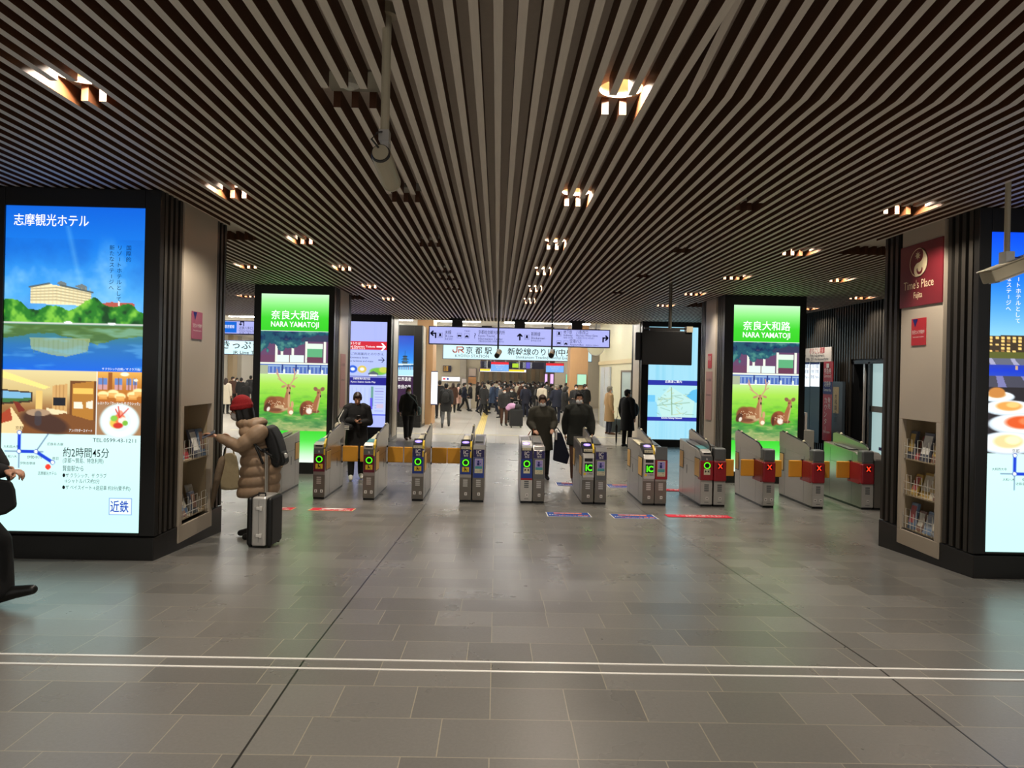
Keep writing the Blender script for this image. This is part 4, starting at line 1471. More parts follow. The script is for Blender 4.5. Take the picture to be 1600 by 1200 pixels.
def gate(label, x, kind, guard=0, flaps=(), pads=(), y=10.6, yellow=False, rear_tall=True, lower=None):
    """one gate cabinet; x = its camera-facing left corner. guard/-1,1: side that carries the tall glass-edge panel"""
    g = empty('ticket_gate', (x + GW / 2, y, fz(y + 0.6) - 0.003))
    tag(g, label, 'ticket gate', 'row of ticket gates')
    h = GW / 2
    body = MB()
    body.prism_x([(0.0, 0.04), (GL, 0.03), (GL, 0.955), (0.22, 0.885), (0.02, 0.80), (0.0, 0.78)], -h, h)
    body.build('cabinet', GM, g, bevel=0.008)
    MB().box(-h + 0.006, h - 0.006, 0.012, GL - 0.01, 0, 0.045).build('kick_plate', GB, g)
    # seams and service doors of the side
    sm_ = MB()
    for s in (-1, 1):
        for yy in (0.30, 1.02):
            sm_.box(s * (h - 0.002), s * (h + 0.001), yy, yy + 0.005, 0.05, 0.88)
        sm_.box(s * (h - 0.002), s * (h + 0.0012), 0.30, 1.02, 0.655, 0.660)
        sm_.box(s * (h - 0.002), s * (h + 0.003), 0.78, 0.80, 0.42, 0.56)
    sm_.build('door_seam', GG, g)
    if guard:
        a, b = (h - 0.028, h + 0.006) if guard > 0 else (-h - 0.006, -h + 0.028)
        gp = MB()
        gp.prism_x([(0.10, 0.78), (GL, 0.86), (GL, 1.10), (1.16, 1.125), (0.22, 1.0), (0.12, 0.955)], a, b)
        gp.build('guard_panel', GM, g, bevel=0.006)
        ed = MB()
        ed.tube([(0.5 * (a + b), 0.105, 0.80), (0.5 * (a + b), 0.125, 0.958), (0.5 * (a + b), 0.22, 1.004), (0.5 * (a + b), 1.16, 1.129), (0.5 * (a + b), GL + .002, 1.10)], 0.013, 6)
        ed.build('rubber_edge', GB, g)
        kn = MB()
        for yy, zz in ((0.35, 1.02), (1.0, 1.105)):
            kn.ball((0.5 * (a + b), yy, zz + 0.01), 0.022, 0.03, 0.022, 8)
        kn.build('sensor_bump', GCRM, g, smooth=True)
    # top deck: dark reader plate, ticket print window
    tp = MB()
    tp.prism_x([(0.42, 0.905), (0.95, 0.942), (0.95, 0.952), (0.42, 0.915)], -h + 0.02, h - 0.035)
    tp.build('deck_plate', GCRM if yellow else GG, g)
    e = -0.004
    f_ = lambda x0, x1, z0, z1, m, name, d=0.004: MB().box(x0 * h, x1 * h, -d, 0.01, z0, z1).build(name, m, g)

    def text(s, x_, z_, hh, m, name, wd=None, d=-0.006):
        mb = MB()
        for it in s:
            write(mb, it[0], it[1] * h, it[2], it[3], d, 0, 'C', it[4] if len(it) > 4 else None, it[5] if len(it) > 5 else 0.0)
        return mb.build(name, m, g)

    def ring(z, r=0.052, m=RINGG, name='ring_light'):
        MB().disc_y((0, z), r + 0.012, -0.0062, 24, 0, 0).build('ring_back', GB, g)
        MB().disc_y((0, z), r, -0.0085, 28, r * 0.70, 0, 0.002).build(name, m, g)

    def man_sign(z):
        MB().box(-0.055, 0.055, -0.0055, 0, z - 0.04, z + 0.035).build('yellow_sign', GYEL, g)
        mb = MB()
        mb.disc_y((-0.012, z + 0.022), 0.009, -0.007, 10)
        y_ = -0.007
        for q in ([(-.02, z + .012), (.0, z + .012), (.012, z - .012), (-.006, z - .010)], [(-.03, z - .002), (.035, z + .004), (.035, z - .002), (-.03, z - .008)],
                  [(-.008, z - .01), (.004, z - .01), (-.02, z - .033), (-.03, z - .033)], [(.0, z - .008), (.012, z - .01), (.03, z - .03), (.02, z - .033)]):
            mb.add([(a_, y_, b_) for a_, b_ in q], [(3, 2, 1, 0)])
        mb.build('figure_mark', GB, g)

    def card_poster(z0, z1, border):
        MB().box(-0.062, 0.062, -0.0055, 0, z0, z1).build('poster_sheet', GCRM, g)
        H_ = z1 - z0
        MB().box(-0.056, 0.056, -0.007, 0, z0 + H_ * .48, z1 - .008).build('poster_picture', GLAV, g)
        MB().box(-0.056, 0.056, -0.007, 0, z0 + H_ * .29, z0 + H_ * .48).build('poster_band', GTEAL, g)
        mb = MB()
        mb.disc_y((-.005, z0 + H_ * .80), 0.016, -0.0085, 12)
        mb.box(-.025, .012, -.0085, -.006, z0 + H_ * .54, z0 + H_ * .72)
        mb.box(.022, .034, -.0085, -.006, z0 + H_ * .62, z0 + H_ * .70)
        mb.build('poster_figure', INK_N, g)
        mb = MB()
        for i in range(2):
            write(mb, ('ICカード専用', 'IC card only')[i], 0, z0 + H_ * (.16 - .1 * i), .02, -0.0065, 0, 'C', .095)
        mb.build('poster_text', INK_K, g)

    def ic_panel(z0, z1, m):
        f_(-.92, .92, z0, z1, m, 'card_panel', 0.005)
        c_ = (z0 + z1) / 2
        text([('IC', 0, c_ - .005, .085, None, .012), ('専用', 0, c_ - .045, .036)], 0, 0, 0, WPRINT, 'card_lettering')

    def head_sensor():
        hd = MB()
        hd.prism_x([(-0.004, 0.80), (0.26, 0.80), (0.26, 0.955), (0.20, 0.965), (0.035, 0.895), (-0.004, 0.87)], -h + 0.004, h - (0.03 if guard > 0 else 0.004))
        hd.build('card_reader', GB, g, bevel=0.008)
        a = math.atan2(0.07, 0.165)
        mt = Matrix.Translation((-0.01, 0.105, 0.930)) @ Matrix.Rotation(a, 4, 'X')
        mb = MB()
        nn_ = 24
        o_ = [(0.056 * math.cos(2 * PI * k / nn_), 0.040 * math.sin(2 * PI * k / nn_), 0) for k in range(nn_)]
        i_ = [(0.030 * math.cos(2 * PI * k / nn_), 0.018 * math.sin(2 * PI * k / nn_), 0) for k in range(nn_)]
        mb.add(o_ + i_, [(k, (k + 1) % nn_, nn_ + (k + 1) % nn_, nn_ + k) for k in range(nn_)])
        mb.move(mt).build('reader_ring', RINGP, g)
        mb = MB().add(i_, [tuple(range(nn_))])
        mb.move(mt).build('reader_mark', WPRINT, g)
        mb = MB().box(-h * .8, h * .7, -0.009, 0, 0.835, 0.875)
        mb.build('reader_lip', GCRM, g)
        text([('ICカード', 0, .842, .032, .11)], 0, 0, 0, INK_K, 'reader_lettering', d=-0.0105)

    def head_ticket(sym):
        hd = MB()
        hd.prism_x([(-0.012, 0.80), (0.12, 0.80), (0.12, 0.90), (-0.012, 0.865)], -h + 0.004, h - (0.03 if guard > 0 else 0.004))
        hd.build('ticket_head', GS, g, bevel=0.008)
        MB().box(-0.06, 0.05, -0.0145, 0.0, 0.83, 0.85).build('ticket_slot', GB, g)
        MB().prism_x([(0.14, 0.88), (0.40, 0.915), (0.40, 0.925), (0.14, 0.90)], -h + 0.02, h - 0.035).build('ticket_window', GTEAL, g)
        f_(-.95, .9, .72, .80, GG, 'upper_panel')
        text([(sym, 0, .735, .05)], 0, 0, 0, WPRINT, 'upper_mark')

    def lower_front(m, two):
        f_(-.97, .97, .045, .39, m, 'lower_panel', 0.003)
        vb = MB()
        for i in range(4):
            vb.box(-0.035, 0.035, -0.0055, 0, 0.25 + i * 0.03, 0.27 + i * 0.03)
        vb.build('vent', GG if m is not GF else GS, g)
        sq = MB()
        for xx in ((-0.045, 0.045) if two else (0.01,)):
            sq.box(xx - 0.02, xx + 0.02, -0.006, 0, 0.115, 0.16)
        sq.build('square_mark', WPRINT, g)
        sq = MB()
        for xx in ((-0.045, 0.045) if two else (0.01,)):
            sq.box(xx - 0.009, xx + 0.009, -0.0075, 0, 0.128, 0.147)
        sq.box(-0.03, 0.035, -0.006, 0, 0.075, 0.082)
        sq.build('square_core', GG, g)

    if kind == 'ring_red':
        head_ticket('R')
        f_(-.94, .94, .44, .715, GBURG, 'indicator_panel')
        ring(.632)
        man_sign(.525)
        lower_front(GF, True)
    elif kind == 'ring_blue':
        head_sensor()
        ic_panel(.70, .825, GNAVY)
        f_(-.92, .92, .44, .70, GBLUE, 'indicator_panel')
        ring(.625)
        man_sign(.52)
        lower_front(GF, yellow is not None and lower == 'two')
    elif kind == 'ring_blue_stop':
        head_sensor()
        ic_panel(.70, .825, GNAVY)
        f_(-.96, .96, .40, .70, GBLUE, 'indicator_panel')
        f_(-.96, .96, .37, .40, GRED, 'red_band')
        ring(.625)
        MB().box(-0.05, 0.05, -0.0055, 0, .475, .565).build('pale_sign', GCRM, g)
        mb = MB()
        mb.add([(-.035, -.007, .505), (-.035, -.007, .55), (-.004, -.007, .53)], [(0, 1, 2)])
        mb.add([(.035, -.007, .505), (.035, -.007, .55), (.004, -.007, .53)], [(2, 1, 0)])
        mb.build('arrow_mark', INK_K, g)
        lower_front(GS, False)
    elif kind == 'card_poster':
        f_(-.95, .95, .84, .90, GS, 'top_cap', 0.008)
        ic_panel(.71, .83, GNAVY)
        f_(-.90, .90, .45, .705, GBLUE if lower == 'blue' else GG, 'poster_panel')
        card_poster(.465, .69, None)
        f_(-.92, .92, .39, .45, GBLUE if lower == 'blue' else GG, 'band')
        lower_front(GF, False)
    elif kind == 'card_poster_red':
        f_(-.98, .98, .73, .93, GG, 'top_cap', 0.02)
        bx = MB().box(-h - 0.004, h + 0.008, -0.014, 0.16, .42, .73)
        bx.build('red_casing', GRED, g, bevel=0.01)
        o_ = MB()
        MB().box(-0.062, 0.062, -0.018, 0, .47, .71).build('poster_sheet', GCRM, g)
        MB().box(-0.054, 0.054, -0.020, 0, .59, .70).build('poster_picture', GLAV, g)
        MB().box(-0.054, 0.054, -0.020, 0, .535, .585).build('poster_band', GTEAL, g)
        mb = MB()
        mb.disc_y((-.005, .67), 0.016, -0.0215, 12)
        mb.box(-.025, .012, -.0215, -.018, .60, .648)
        mb.build('poster_figure', INK_N, g)
        text([('ICカード専用', 0, .505, .02, .095), ('IC card only', 0, .48, .02, .095)], 0, 0, 0, INK_K, 'poster_text', d=-0.0195)
        lower_front(GF, False)
    elif kind == 'led_ic':
        head_sensor()
        cs = MB()
        cs.prism_x([(-0.05, .43), (0.02, .43), (0.02, .83), (-0.02, .80), (-0.05, .74)], -h * .95, h * .95)
        cs.build('display_casing', GS, g, bevel=0.008)
        MB().box(-0.062, 0.062, -0.0525, 0, .685, .735).build('dark_screen', GB, g)
        MB().box(-0.062, 0.062, -0.0525, 0, .525, .66).build('display', GB, g)
        mb = MB()
        write(mb, 'IC', 0.005, .545, .13, -0.0545, 0, 'C', .10, .022)
        mb.build('display_letters', LEDG, g)
        mb = MB().box(-0.075, -0.04, -0.0535, 0, .475, .51)
        mb.build('yellow_sign', GYEL, g)
        text([('IC専用', 0.25, .483, .03, .08)], 0, 0, 0, INK_K, 'display_caption', d=-0.052)
        lower_front(GF, False)
    elif kind == 'ring_stop_red':
        head_ticket('R')
        bx = MB().box(-h - 0.008, h + 0.004, -0.014, 0.14, .42, .73)
        bx.build('red_casing', GRED, g, bevel=0.01)
        MB().disc_y((0, .655), .052, -0.0165, 24).build('ring_back', GB, g)
        MB().disc_y((0, .655), .052, -0.0185, 24, .038, 0, 0.002).build('ring_light', RINGG, g)
        MB().box(-0.05, 0.05, -0.0155, 0, .51, .60).build('pale_sign', GCRM, g)
        mb = MB()
        mb.add([(-.035, -.017, .54), (-.035, -.017, .585), (-.004, -.017, .562)], [(0, 1, 2)])
        mb.add([(.035, -.017, .54), (.035, -.017, .585), (.004, -.017, .562)], [(2, 1, 0)])
        mb.build('arrow_mark', INK_K, g)
        lower_front(GS, False)
    elif kind == 'cross':
        MB().box(-h - 0.002, h + 0.002, -0.012, 0.16, .73, .93).build('top_cap', GG, g, bevel=0.03, segs=4)
        MB().box(-h - 0.010, h + 0.010, -0.020, 0.17, .405, .73).build('red_casing', GRED, g, bevel=0.028, segs=4)
        if lower != 'plain':
            MB().box(-h - 0.012, -h + 0.004, 0.06, 0.42, .40, .725).build('flap_pocket', GRED, g, bevel=0.004)
        MB().box(-0.045, 0.045, -0.0225, 0, .60, .70).build('display', GB, g)
        mb = MB()
        for s in (-1, 1):
            mb.add([(-s * .038, -.0245, .612), (-s * .020, -.0245, .612), (s * .038, -.0245, .688), (s * .020, -.0245, .688)], [(0, 1, 2, 3)])
        mb.build('cross_light', LEDR, g)
        lower_front(GS, lower == 'two')
    else:
        f_(-.95, .95, .045, .78, GF, 'front_panel')
    if yellow:
        mb = MB()
        xx = h - 0.026
        mb.box(xx, h - 0.004, -0.006, 0.0, .70, .80)
        mb.prism_x([(-0.004, .815), (0.10, .86), (0.10, .95), (0.05, .93), (-0.004, .875)], xx, h - 0.0005)
        mb.build('yellow_strip', GYEL, g)
    for s, ya, yb, za_, zb_ in pads:
        MB().box(s * (h - 0.004), s * (h + 0.009), ya, yb, za_, zb_).build('pad', GPAD, g, bevel=0.004)
        MB().box(s * (h - 0.004), s * (h + 0.005), ya - 0.014, yb + 0.014, za_ - 0.014, zb_ + 0.014).build('pad_rim', GB, g)
    for s, yy, wd in flaps:
        fl_ = MB()
        fl_.box(s * (h + 0.012), s * (h + 0.012 + wd), yy, yy + 0.03, .45, .72)
        o = fl_.build('flap', GORA, g, bevel=0.012)
        MB().box(s * h, s * (h + 0.016), yy - 0.004, yy + 0.034, .43, .46).build('hinge', GB, o)
        MB().box(s * h, s * (h + 0.016), yy - 0.004, yy + 0.034, .71, .74).build('hinge', GB, o)
    return g


RP = lambda s: [(s, 0.06, 0.32, 0.46, 0.74)]
RPP = lambda s: [(s, 0.06, 0.32, 0.46, 0.74), (s, 1.0, 1.22, 0.48, 0.76)]
gate('plain steel ticket gate behind the woman in the red hat', -3.60, 'plain', 0, pads=RPP(1))
gate('burgundy ring ticket gate whose near lane to the woman in the red hat is open', -2.835, 'ring_red', 1, [(1, 1.13, .265)], RP(1), yellow=True)
gate('ticket gate with burgundy ring panel standing between two closed orange flaps', -2.06, 'ring_red', 1, [(1, 1.13, .265), (-1, 1.13, .265)], RP(1), yellow=True)
gate('single ticket gate with blue ring panel and violet card reader', -1.30, 'ring_blue', 1, [(1, 1.13, .265), (-1, 1.13, .265)], RP(1), yellow=True, lower='two')
gate('blue ring ticket gate beside a card-poster gate, orange flap on one side only', -0.555, 'ring_blue', 1, [(-1, 1.13, .265)], [], yellow=True)
gate('card-poster ticket gate with a solid blue poster surround', -0.352, 'card_poster', 0, [], [], lower='blue')
gate('blue ring ticket gate with red band and bright silver lower panel', 0.40, 'ring_blue_stop', 0, [], [])
gate('card-poster ticket gate beside the blue ring gate with bright silver base', 0.592, 'card_poster', 0, [], [])
gate('ticket gate with green IC display, yellow strip and blue card-poster neighbour', 1.36, 'led_ic', 1, [], RPP(-1), yellow=True)
gate('card-poster ticket gate beside a green IC display gate', 1.562, 'card_poster', 0, [], [])
gate('ticket gate with green IC display beside a red-cased poster gate', 2.312, 'led_ic', 1, [], RPP(-1), yellow=True)
gate('ticket gate with a card poster on a red casing', 2.505, 'card_poster_red', 0, [], [])
gate('ticket gate with a green ring on a red casing', 3.225, 'ring_stop_red', 1, [], RPP(-1))
gate('red cross ticket gate standing tight against the green ring red gate', 3.43, 'cross', 0, [(1, .30, .225)], [], lower='plain')
gate('single red cross ticket gate between orange flaps, next after the double red gate', 4.205, 'cross', -1, [(1, .30, .225), (-1, .34, .215)], [(-1, 1.08, 1.22, 0.46, 0.74)], lower='two')
gate('single red cross ticket gate, second from the black batten wall', 4.985, 'cross', -1, [(1, .30, .225), (-1, .34, .215)], [(-1, 1.08, 1.22, 0.46, 0.74)], lower='two')
gate('red cross ticket gate half hidden by the dusk hotel pillar', 5.765, 'cross', 1, [(-1, .34, .215)], [], lower='one')
gate('plain steel ticket gate mostly hidden behind the dusk hotel pillar', 5.965, 'plain', 0)

# ---- floor stickers
SR = mat('sticker_red', (0.80, 0.18, 0.26), 0.75, spec=0.2)
SB_ = mat('sticker_blue', (0.16, 0.30, 0.60), 0.75, spec=0.2)
SO = mat('sticker_orange', (0.92, 0.47, 0.26), 0.75, spec=0.2)
SC_ = mat('sticker_cream', (0.90, 0.76, 0.55), 0.75, spec=0.2)


def sticker(label, px, wd, dp, base, rim, lines):
    p = on_floor(*px)
    s = SLOPE1 if p.y < RAMP1 else SLOPE2
    o = empty('floor_sticker', (p.x, p.y, p.z + 0.003))
    o.rotation_euler = (-math.atan(s), 0, 0)
    tag(o, label, 'floor sticker', 'floor stickers by the gates')
    MB().box(-wd / 2, wd / 2, -dp / 2, dp / 2, 0, 0.002).build('rim', rim, o)
    e = 0.015
    MB().box(-wd / 2 + e, wd / 2 - e, -dp / 2 + e, dp / 2 - e, 0, 0.0035).build('sheet', base, o)
    for m, its in lines:
        mb = MB()
        for it in its:
            if len(it) == 3:
                mb.add([(q[0], q[1], 0.0055) for q in it[0]], [tuple(range(len(it[0])))])
            else:
                write(mb, it[0], it[1], it[2], it[3], 0, 0, 'C', it[4], 0.006, frame=lambda a, b: (a, b, 0.0055))
        mb.build('print', m, o)
    return o


hand = [[(-.16, .03), (-.08, .1), (.0, .11), (.12, .08), (.20, .06), (.20, .04), (.05, .02), (-.04, -.02), (-.12, -.03)], 0, 0]
for lab, px in (('red floor sticker with a white hand, partly behind the silver suitcase', (425, 795)), ('red floor sticker with a white hand before the first flap lane', (519, 796.5))):
    sticker(lab, px, .62, .27, SR, SC_, [(WPRINT, [hand, ('きっぷ専用', 0.05, -.10, .09, .42)])])
bl = [(SO, [([(-.20, .05), (.20, .05), (.20, .14), (-.20, .14)], 0, 0), ('ICカード専用', 0.04, -.13, .10, .46)]), (WPRINT, [('IC専用改札', 0, .06, .085, .36), ('IC Card Only', .06, -.16, .05, .4), ('IC', -.22, -.09, .12, .1)])]
sticker('blue and orange floor sticker before the green IC display gate', (888, 804.5), .62, .42, SB_, WPRINT, bl)
sticker('blue and orange floor sticker before the red-cased poster gate', (990, 807.5), .62, .42, SB_, WPRINT, bl)
sticker('wide red floor sticker in front of the red casing gates', (1091, 807), .92, .25, SR, SR, [(WPRINT, [('きっぷ専用 入場できません', 0.05, -.02, .11, .72), ('Do not enter', .06, -.09, .06, .5)])])
sticker('blue and orange floor sticker on the far side of the gates', (895, 757), .62, .40, SB_, WPRINT, bl)
sticker('blue and orange floor sticker beyond the gates by the network map pillar', (975, 760), .62, .40, SB_, WPRINT, bl)
sticker('red floor sticker beyond the red cross gates', (1048, 766), .7, .25, SR, SR, [(WPRINT, [('きっぷ専用', 0, -.03, .11, .5)])])

# ================================================================ HANGING SIGNS
SIGN_L = emat('lavender_sign_face', (0.715, 0.735, 0.985), 1.0)
SIGN_B = emat('pale_blue_sign_face', (0.78, 0.92, 0.95), 1.0)
SIGN_W = emat('white_sign_face', (0.96, 0.97, 1.0), 1.15)
DKS = mat('sign_frame', (0.30, 0.28, 0.42), 0.4)


def hang_sign(label, x0, x1, z0, z1, y, face, brackets, top=CZ, th=0.22):
    o = empty('hanging_sign', ((x0 + x1) / 2, y, (z0 + z1) / 2))
    tag(o, label, 'sign')
    a, h = (x1 - x0) / 2, (z1 - z0) / 2
    MB().box(-a, a, 0, th, -h, h).build('sign_box', DKS, o, bevel=0.01)
    MB().box(-a + 0.03, a - 0.03, -0.006, 0.01, -h + 0.03, h - 0.03).build('sign_face', face, o)
    if brackets:
        b = MB()
        for bx in brackets:
            b.box(bx - 0.16, bx + 0.16, 0.03, th - 0.03, h, top - o.location.z)
            b.box(bx - 0.24, bx + 0.24, 0.0, th, top - 0.06 - o.location.z, top - o.location.z + 0.03)
        b.build('bracket', GB, o)
    return o


def slines(o, its, m, y=-0.009, name='sign_lettering'):
    mb = MB()
    for it in its:
        write(mb, it[0], it[1], it[2], it[3], y, 0, it[6] if len(it) > 6 else 'L', it[4] if len(it) > 4 else None, it[5] if len(it) > 5 else 0.0)
    return mb.build(name, m, o)


sY = 20.6
a_, b_ = at(670, 509, sY), at(953, 544, sY)
sg = hang_sign('long lavender overhead direction sign with arrows above the gates', a_.x, b_.x, b_.z, a_.z, sY, SIGN_L, (-1.9, 0.0, 1.75))
W_ = b_.x - a_.x
H_ = a_.z - b_.z
U_ = lambda px: (px - 670) / 283 * W_ - W_ / 2
V_ = lambda t: H_ / 2 - t * H_


def train(mb, x, z, s):
    mb.box(x - s * .4, x + s * .4, -.010, -.007, z - s * .3, z + s * .4)


def arrow(mb, pts, wd=.045, y=-.011, head=.11):
    for (x0, z0), (x1, z1) in zip(pts, pts[1:]):
        d = Vector((x1 - x0, z1 - z0)).normalized()
        n_ = Vector((-d.y, d.x)) * wd / 2
        e_ = d * wd / 2
        mb.add([(x0 - e_.x + n_.x, y, z0 - e_.y + n_.y), (x0 - e_.x - n_.x, y, z0 - e_.y - n_.y), (x1 + e_.x - n_.x, y, z1 + e_.y - n_.y), (x1 + e_.x + n_.x, y, z1 + e_.y + n_.y)], [(0, 1, 2, 3)])
    d = Vector((pts[-1][0] - pts[-2][0], pts[-1][1] - pts[-2][1])).normalized()
    for s in (1, -1):
        c_, n_ = math.cos(s * 2.4), math.sin(s * 2.4)
        q = Vector((d.x * c_ - d.y * n_, d.x * n_ + d.y * c_)) * head
        p0 = Vector(pts[-1]) + d * wd * .3
        p1 = p0 + q
        m_n = Vector((-q.y, q.x)).normalized() * wd / 2
        mb.add([(p0.x + m_n.x, y, p0.y + m_n.y), (p0.x - m_n.x, y, p0.y - m_n.y), (p1.x - m_n.x, y, p1.y - m_n.y), (p1.x + m_n.x, y, p1.y + m_n.y)], [(0, 1, 2, 3)])


def picto(o, kind, x, z, s):
    mb = MB()
    y = -.011
    R = lambda x0, x1, z0, z1: mb.add([(x + x0 * s, y, z + z0 * s), (x + x1 * s, y, z + z0 * s), (x + x1 * s, y, z + z1 * s), (x + x0 * s, y, z + z1 * s)], [(0, 1, 2, 3)])
    for q in ((-.5, .5, .46, .5), (-.5, .5, -.5, -.46), (-.5, -.46, -.5, .5), (.46, .5, -.5, .5)):
        R(*q)
    if kind == 'train':
        R(-.2, .2, -.12, .36)
        R(-.26, -.14, -.34, -.2)
        R(.14, .26, -.34, -.2)
        R(-.3, .3, -.2, -.12)
    elif kind == 'bus':
        R(-.36, .36, -.18, .14)
        R(-.28, -.16, -.28, -.18)
        R(.16, .28, -.28, -.18)
    elif kind == 'taxi':
        R(-.34, .34, -.3, -.06)
        R(-.2, .2, -.06, .1)
        R(-.3, -.16, -.38, -.3)
        R(.16, .3, -.38, -.3)
    mb.build('pictogram', INK_N, o)


mb = MB()
arrow(mb, [(U_(681), V_(.62)), (U_(681), V_(.40)), (U_(674), V_(.40))])
arrow(mb, [(U_(812), V_(.65)), (U_(812), V_(.36))])
arrow(mb, [(U_(942), V_(.66)), (U_(942), V_(.46)), (U_(949), V_(.46))])
mb.build('arrow', INK_N, sg)
picto(sg, 'train', U_(688), V_(.5), .15)
picto(sg, 'bus', U_(718), V_(.5), .15)
picto(sg, 'taxi', U_(729.5), V_(.5), .15)
picto(sg, 'train', U_(823), V_(.5), .15)
picto(sg, 'train', U_(873), V_(.28), .15)
picto(sg, 'bus', U_(873), V_(.78), .14)
picto(sg, 'taxi', U_(884), V_(.78), .14)
slines(sg, [('JR線', U_(695), V_(.42), .14, .20), ('JR Line', U_(695), V_(.60), .10, .26), ('JR线 JR선', U_(695), V_(.74), .07, .24), ('?', U_(741), V_(.62), .22), ('TAXI', U_(725.5), V_(.28), .06, .17),
            ('京都総合観光案内所', U_(747.5), V_(.37), .13, .80), ('Kyoto Tourist', U_(747.5), V_(.54), .10, .50), ('Information Center', U_(747.5), V_(.70), .10, .74), ('京都综合观光咨询处 교토종합관광안내소', U_(747.5), V_(.82), .06, .78),
            ('新幹線', U_(829.5), V_(.42), .14, .28), ('Shinkansen', U_(829.5), V_(.60), .10, .42), ('新干线 신칸센', U_(829.5), V_(.73), .06, .30),
            ('地下鉄', U_(880), V_(.26), .13, .26), ('Subway', U_(880), V_(.40), .09, .28), ('地铁 지하철', U_(880), V_(.53), .06, .28), ('八条西口', U_(899.5), V_(.26), .13, .36), ('Hachijo West Gate', U_(899.5), V_(.40), .09, .66), ('八条西口 하치조 서쪽 출구', U_(899.5), V_(.53), .06, .56),
            ('空港バス', U_(890), V_(.75), .13, .36), ('Airport Bus', U_(890), V_(.91), .09, .42), ('机场巴士 공항버스', U_(915), V_(.91), .055, .40)], INK_N)

jY = 32.6
a_, b_ = at(692, 536, jY), at(925, 566, jY)
jr = hang_sign('pale blue Kyoto Station sign with orange JR mark under the lavender sign', a_.x, b_.x, b_.z, a_.z, jY, SIGN_B, (-1.5, 1.5), 3.85)
W2, H2 = b_.x - a_.x, a_.z - b_.z
U2 = lambda px: (px - 692) / 233 * W2 - W2 / 2
Q_ = jY / 26.2
V2 = lambda t: H2 / 2 - t * H2
ORG = mat('orange_mark', (0.90, 0.36, 0.20), 0.4)
slines(jr, [('京 都 駅', U2(728), V2(.60), .30 * Q_, 1.0 * Q_, .010), ('KYŌTO STATION', U2(711.5), V2(.86), .15 * Q_, 1.3 * Q_), ('新幹線のりば(中央口)', U2(793), V2(.62), .30 * Q_, 2.95 * Q_, .008), ('Shinkansen Tracks(Central Entrance)', U2(806), V2(.86), .15 * Q_, 2.4 * Q_)], INK_K)
mb = MB()
x0_, z0_ = U2(708), V2(.42)
arrow_w = .05
for pts in ([(0, .0), (.0, -.04), (.04, -.08), (.12, -.08), (.15, -.04), (.15, .12), (.36, .12), (.40, .08), (.40, .05), (.36, .01), (.22, .01)], [(.30, .0), (.40, -.08)], [(.22, .01), (.22, -.08)]):
    pts = [(p * Q_, q * Q_) for p, q in pts]
    for (p, q), (r_, t_) in zip(pts, pts[1:]):
        d = Vector((r_ - p, t_ - q)).normalized() * arrow_w / 2
        n_ = Vector((-d.y, d.x))
        mb.add([(x0_ + p - d.x + n_.x, -.010, z0_ + q - d.y + n_.y), (x0_ + p - d.x - n_.x, -.010, z0_ + q - d.y - n_.y), (x0_ + r_ + d.x - n_.x, -.010, z0_ + t_ + d.y - n_.y), (x0_ + r_ + d.x + n_.x, -.010, z0_ + t_ + d.y + n_.y)], [(0, 1, 2, 3)])
mb.build('orange_mark', ORG, jr)

a_, b_ = at(345, 500, sY), at(470, 525, sY)
ls = hang_sign('lavender overhead sign with a blue panel, behind the woman in the red hat', a_.x, b_.x, b_.z, a_.z, sY, SIGN_L, (0.6,))
u_ = lambda px: (px - 345) / 125 * (b_.x - a_.x) - (b_.x - a_.x) / 2
MB().box(u_(346), u_(370), -.012, 0, -.16, .17).build('blue_panel', emat('blue_panel_face', (0.10, 0.42, 0.86), 1.0), ls)
slines(ls, [('近鉄京都線', u_(348), -.02, .11, .36)], INK_W, -.014, 'panel_lettering')
mb = MB()
arrow(mb, [(u_(381), .06), (u_(381), .17), (u_(376), .17), (u_(376), .08)], .028, -.011, .06)
mb.build('arrow', INK_N, ls)
slines(ls, [('近鉄八条口', u_(374), -.05, .10, .40), ('Kintetsu Hachijo Gate', u_(374), -.12, .07, .5), ('近铁八条口', u_(374), -.19, .06, .4)], INK_N)
a_, b_ = at(346, 531, 26), at(446, 556, 26)
tk = hang_sign('pale JR ticket office sign hanging under the lavender sign', a_.x, b_.x, b_.z, a_.z, 26, SIGN_B, (0.4,), 3.85)
slines(tk, [('きっぷうりば', -1.18, -.03, .34, 2.26, .01), ('JR Line Tickets', -.78, -.24, .17, 1.3, .008)], INK_K)

# departure boards and banners in the far hall
def board(name, label, cat, x0, x1, y0, y1, Y, face, th=.12, hung=None):
    a, b = at(x0, y0, Y), at(x1, y1, Y)
    o = empty(name, ((a.x + b.x) / 2, Y, (a.z + b.z) / 2))
    tag(o, label, cat)
    w2, h2 = abs(b.x - a.x) / 2, abs(a.z - b.z) / 2
    MB().box(-w2, w2, 0, th, -h2, h2).build('casing', DKS, o)
    MB().box(-w2 * .97, w2 * .97, -.008, .004, -h2 * .94, h2 * .94).build('face', face, o)
    if hung:
        MB().box(-w2 * .7, -w2 * .7 + .06, .03, .09, h2, hung - o.location.z).box(w2 * .7 - .06, w2 * .7, .03, .09, h2, hung - o.location.z).build('hanger', GS, o)
    return o, w2, h2


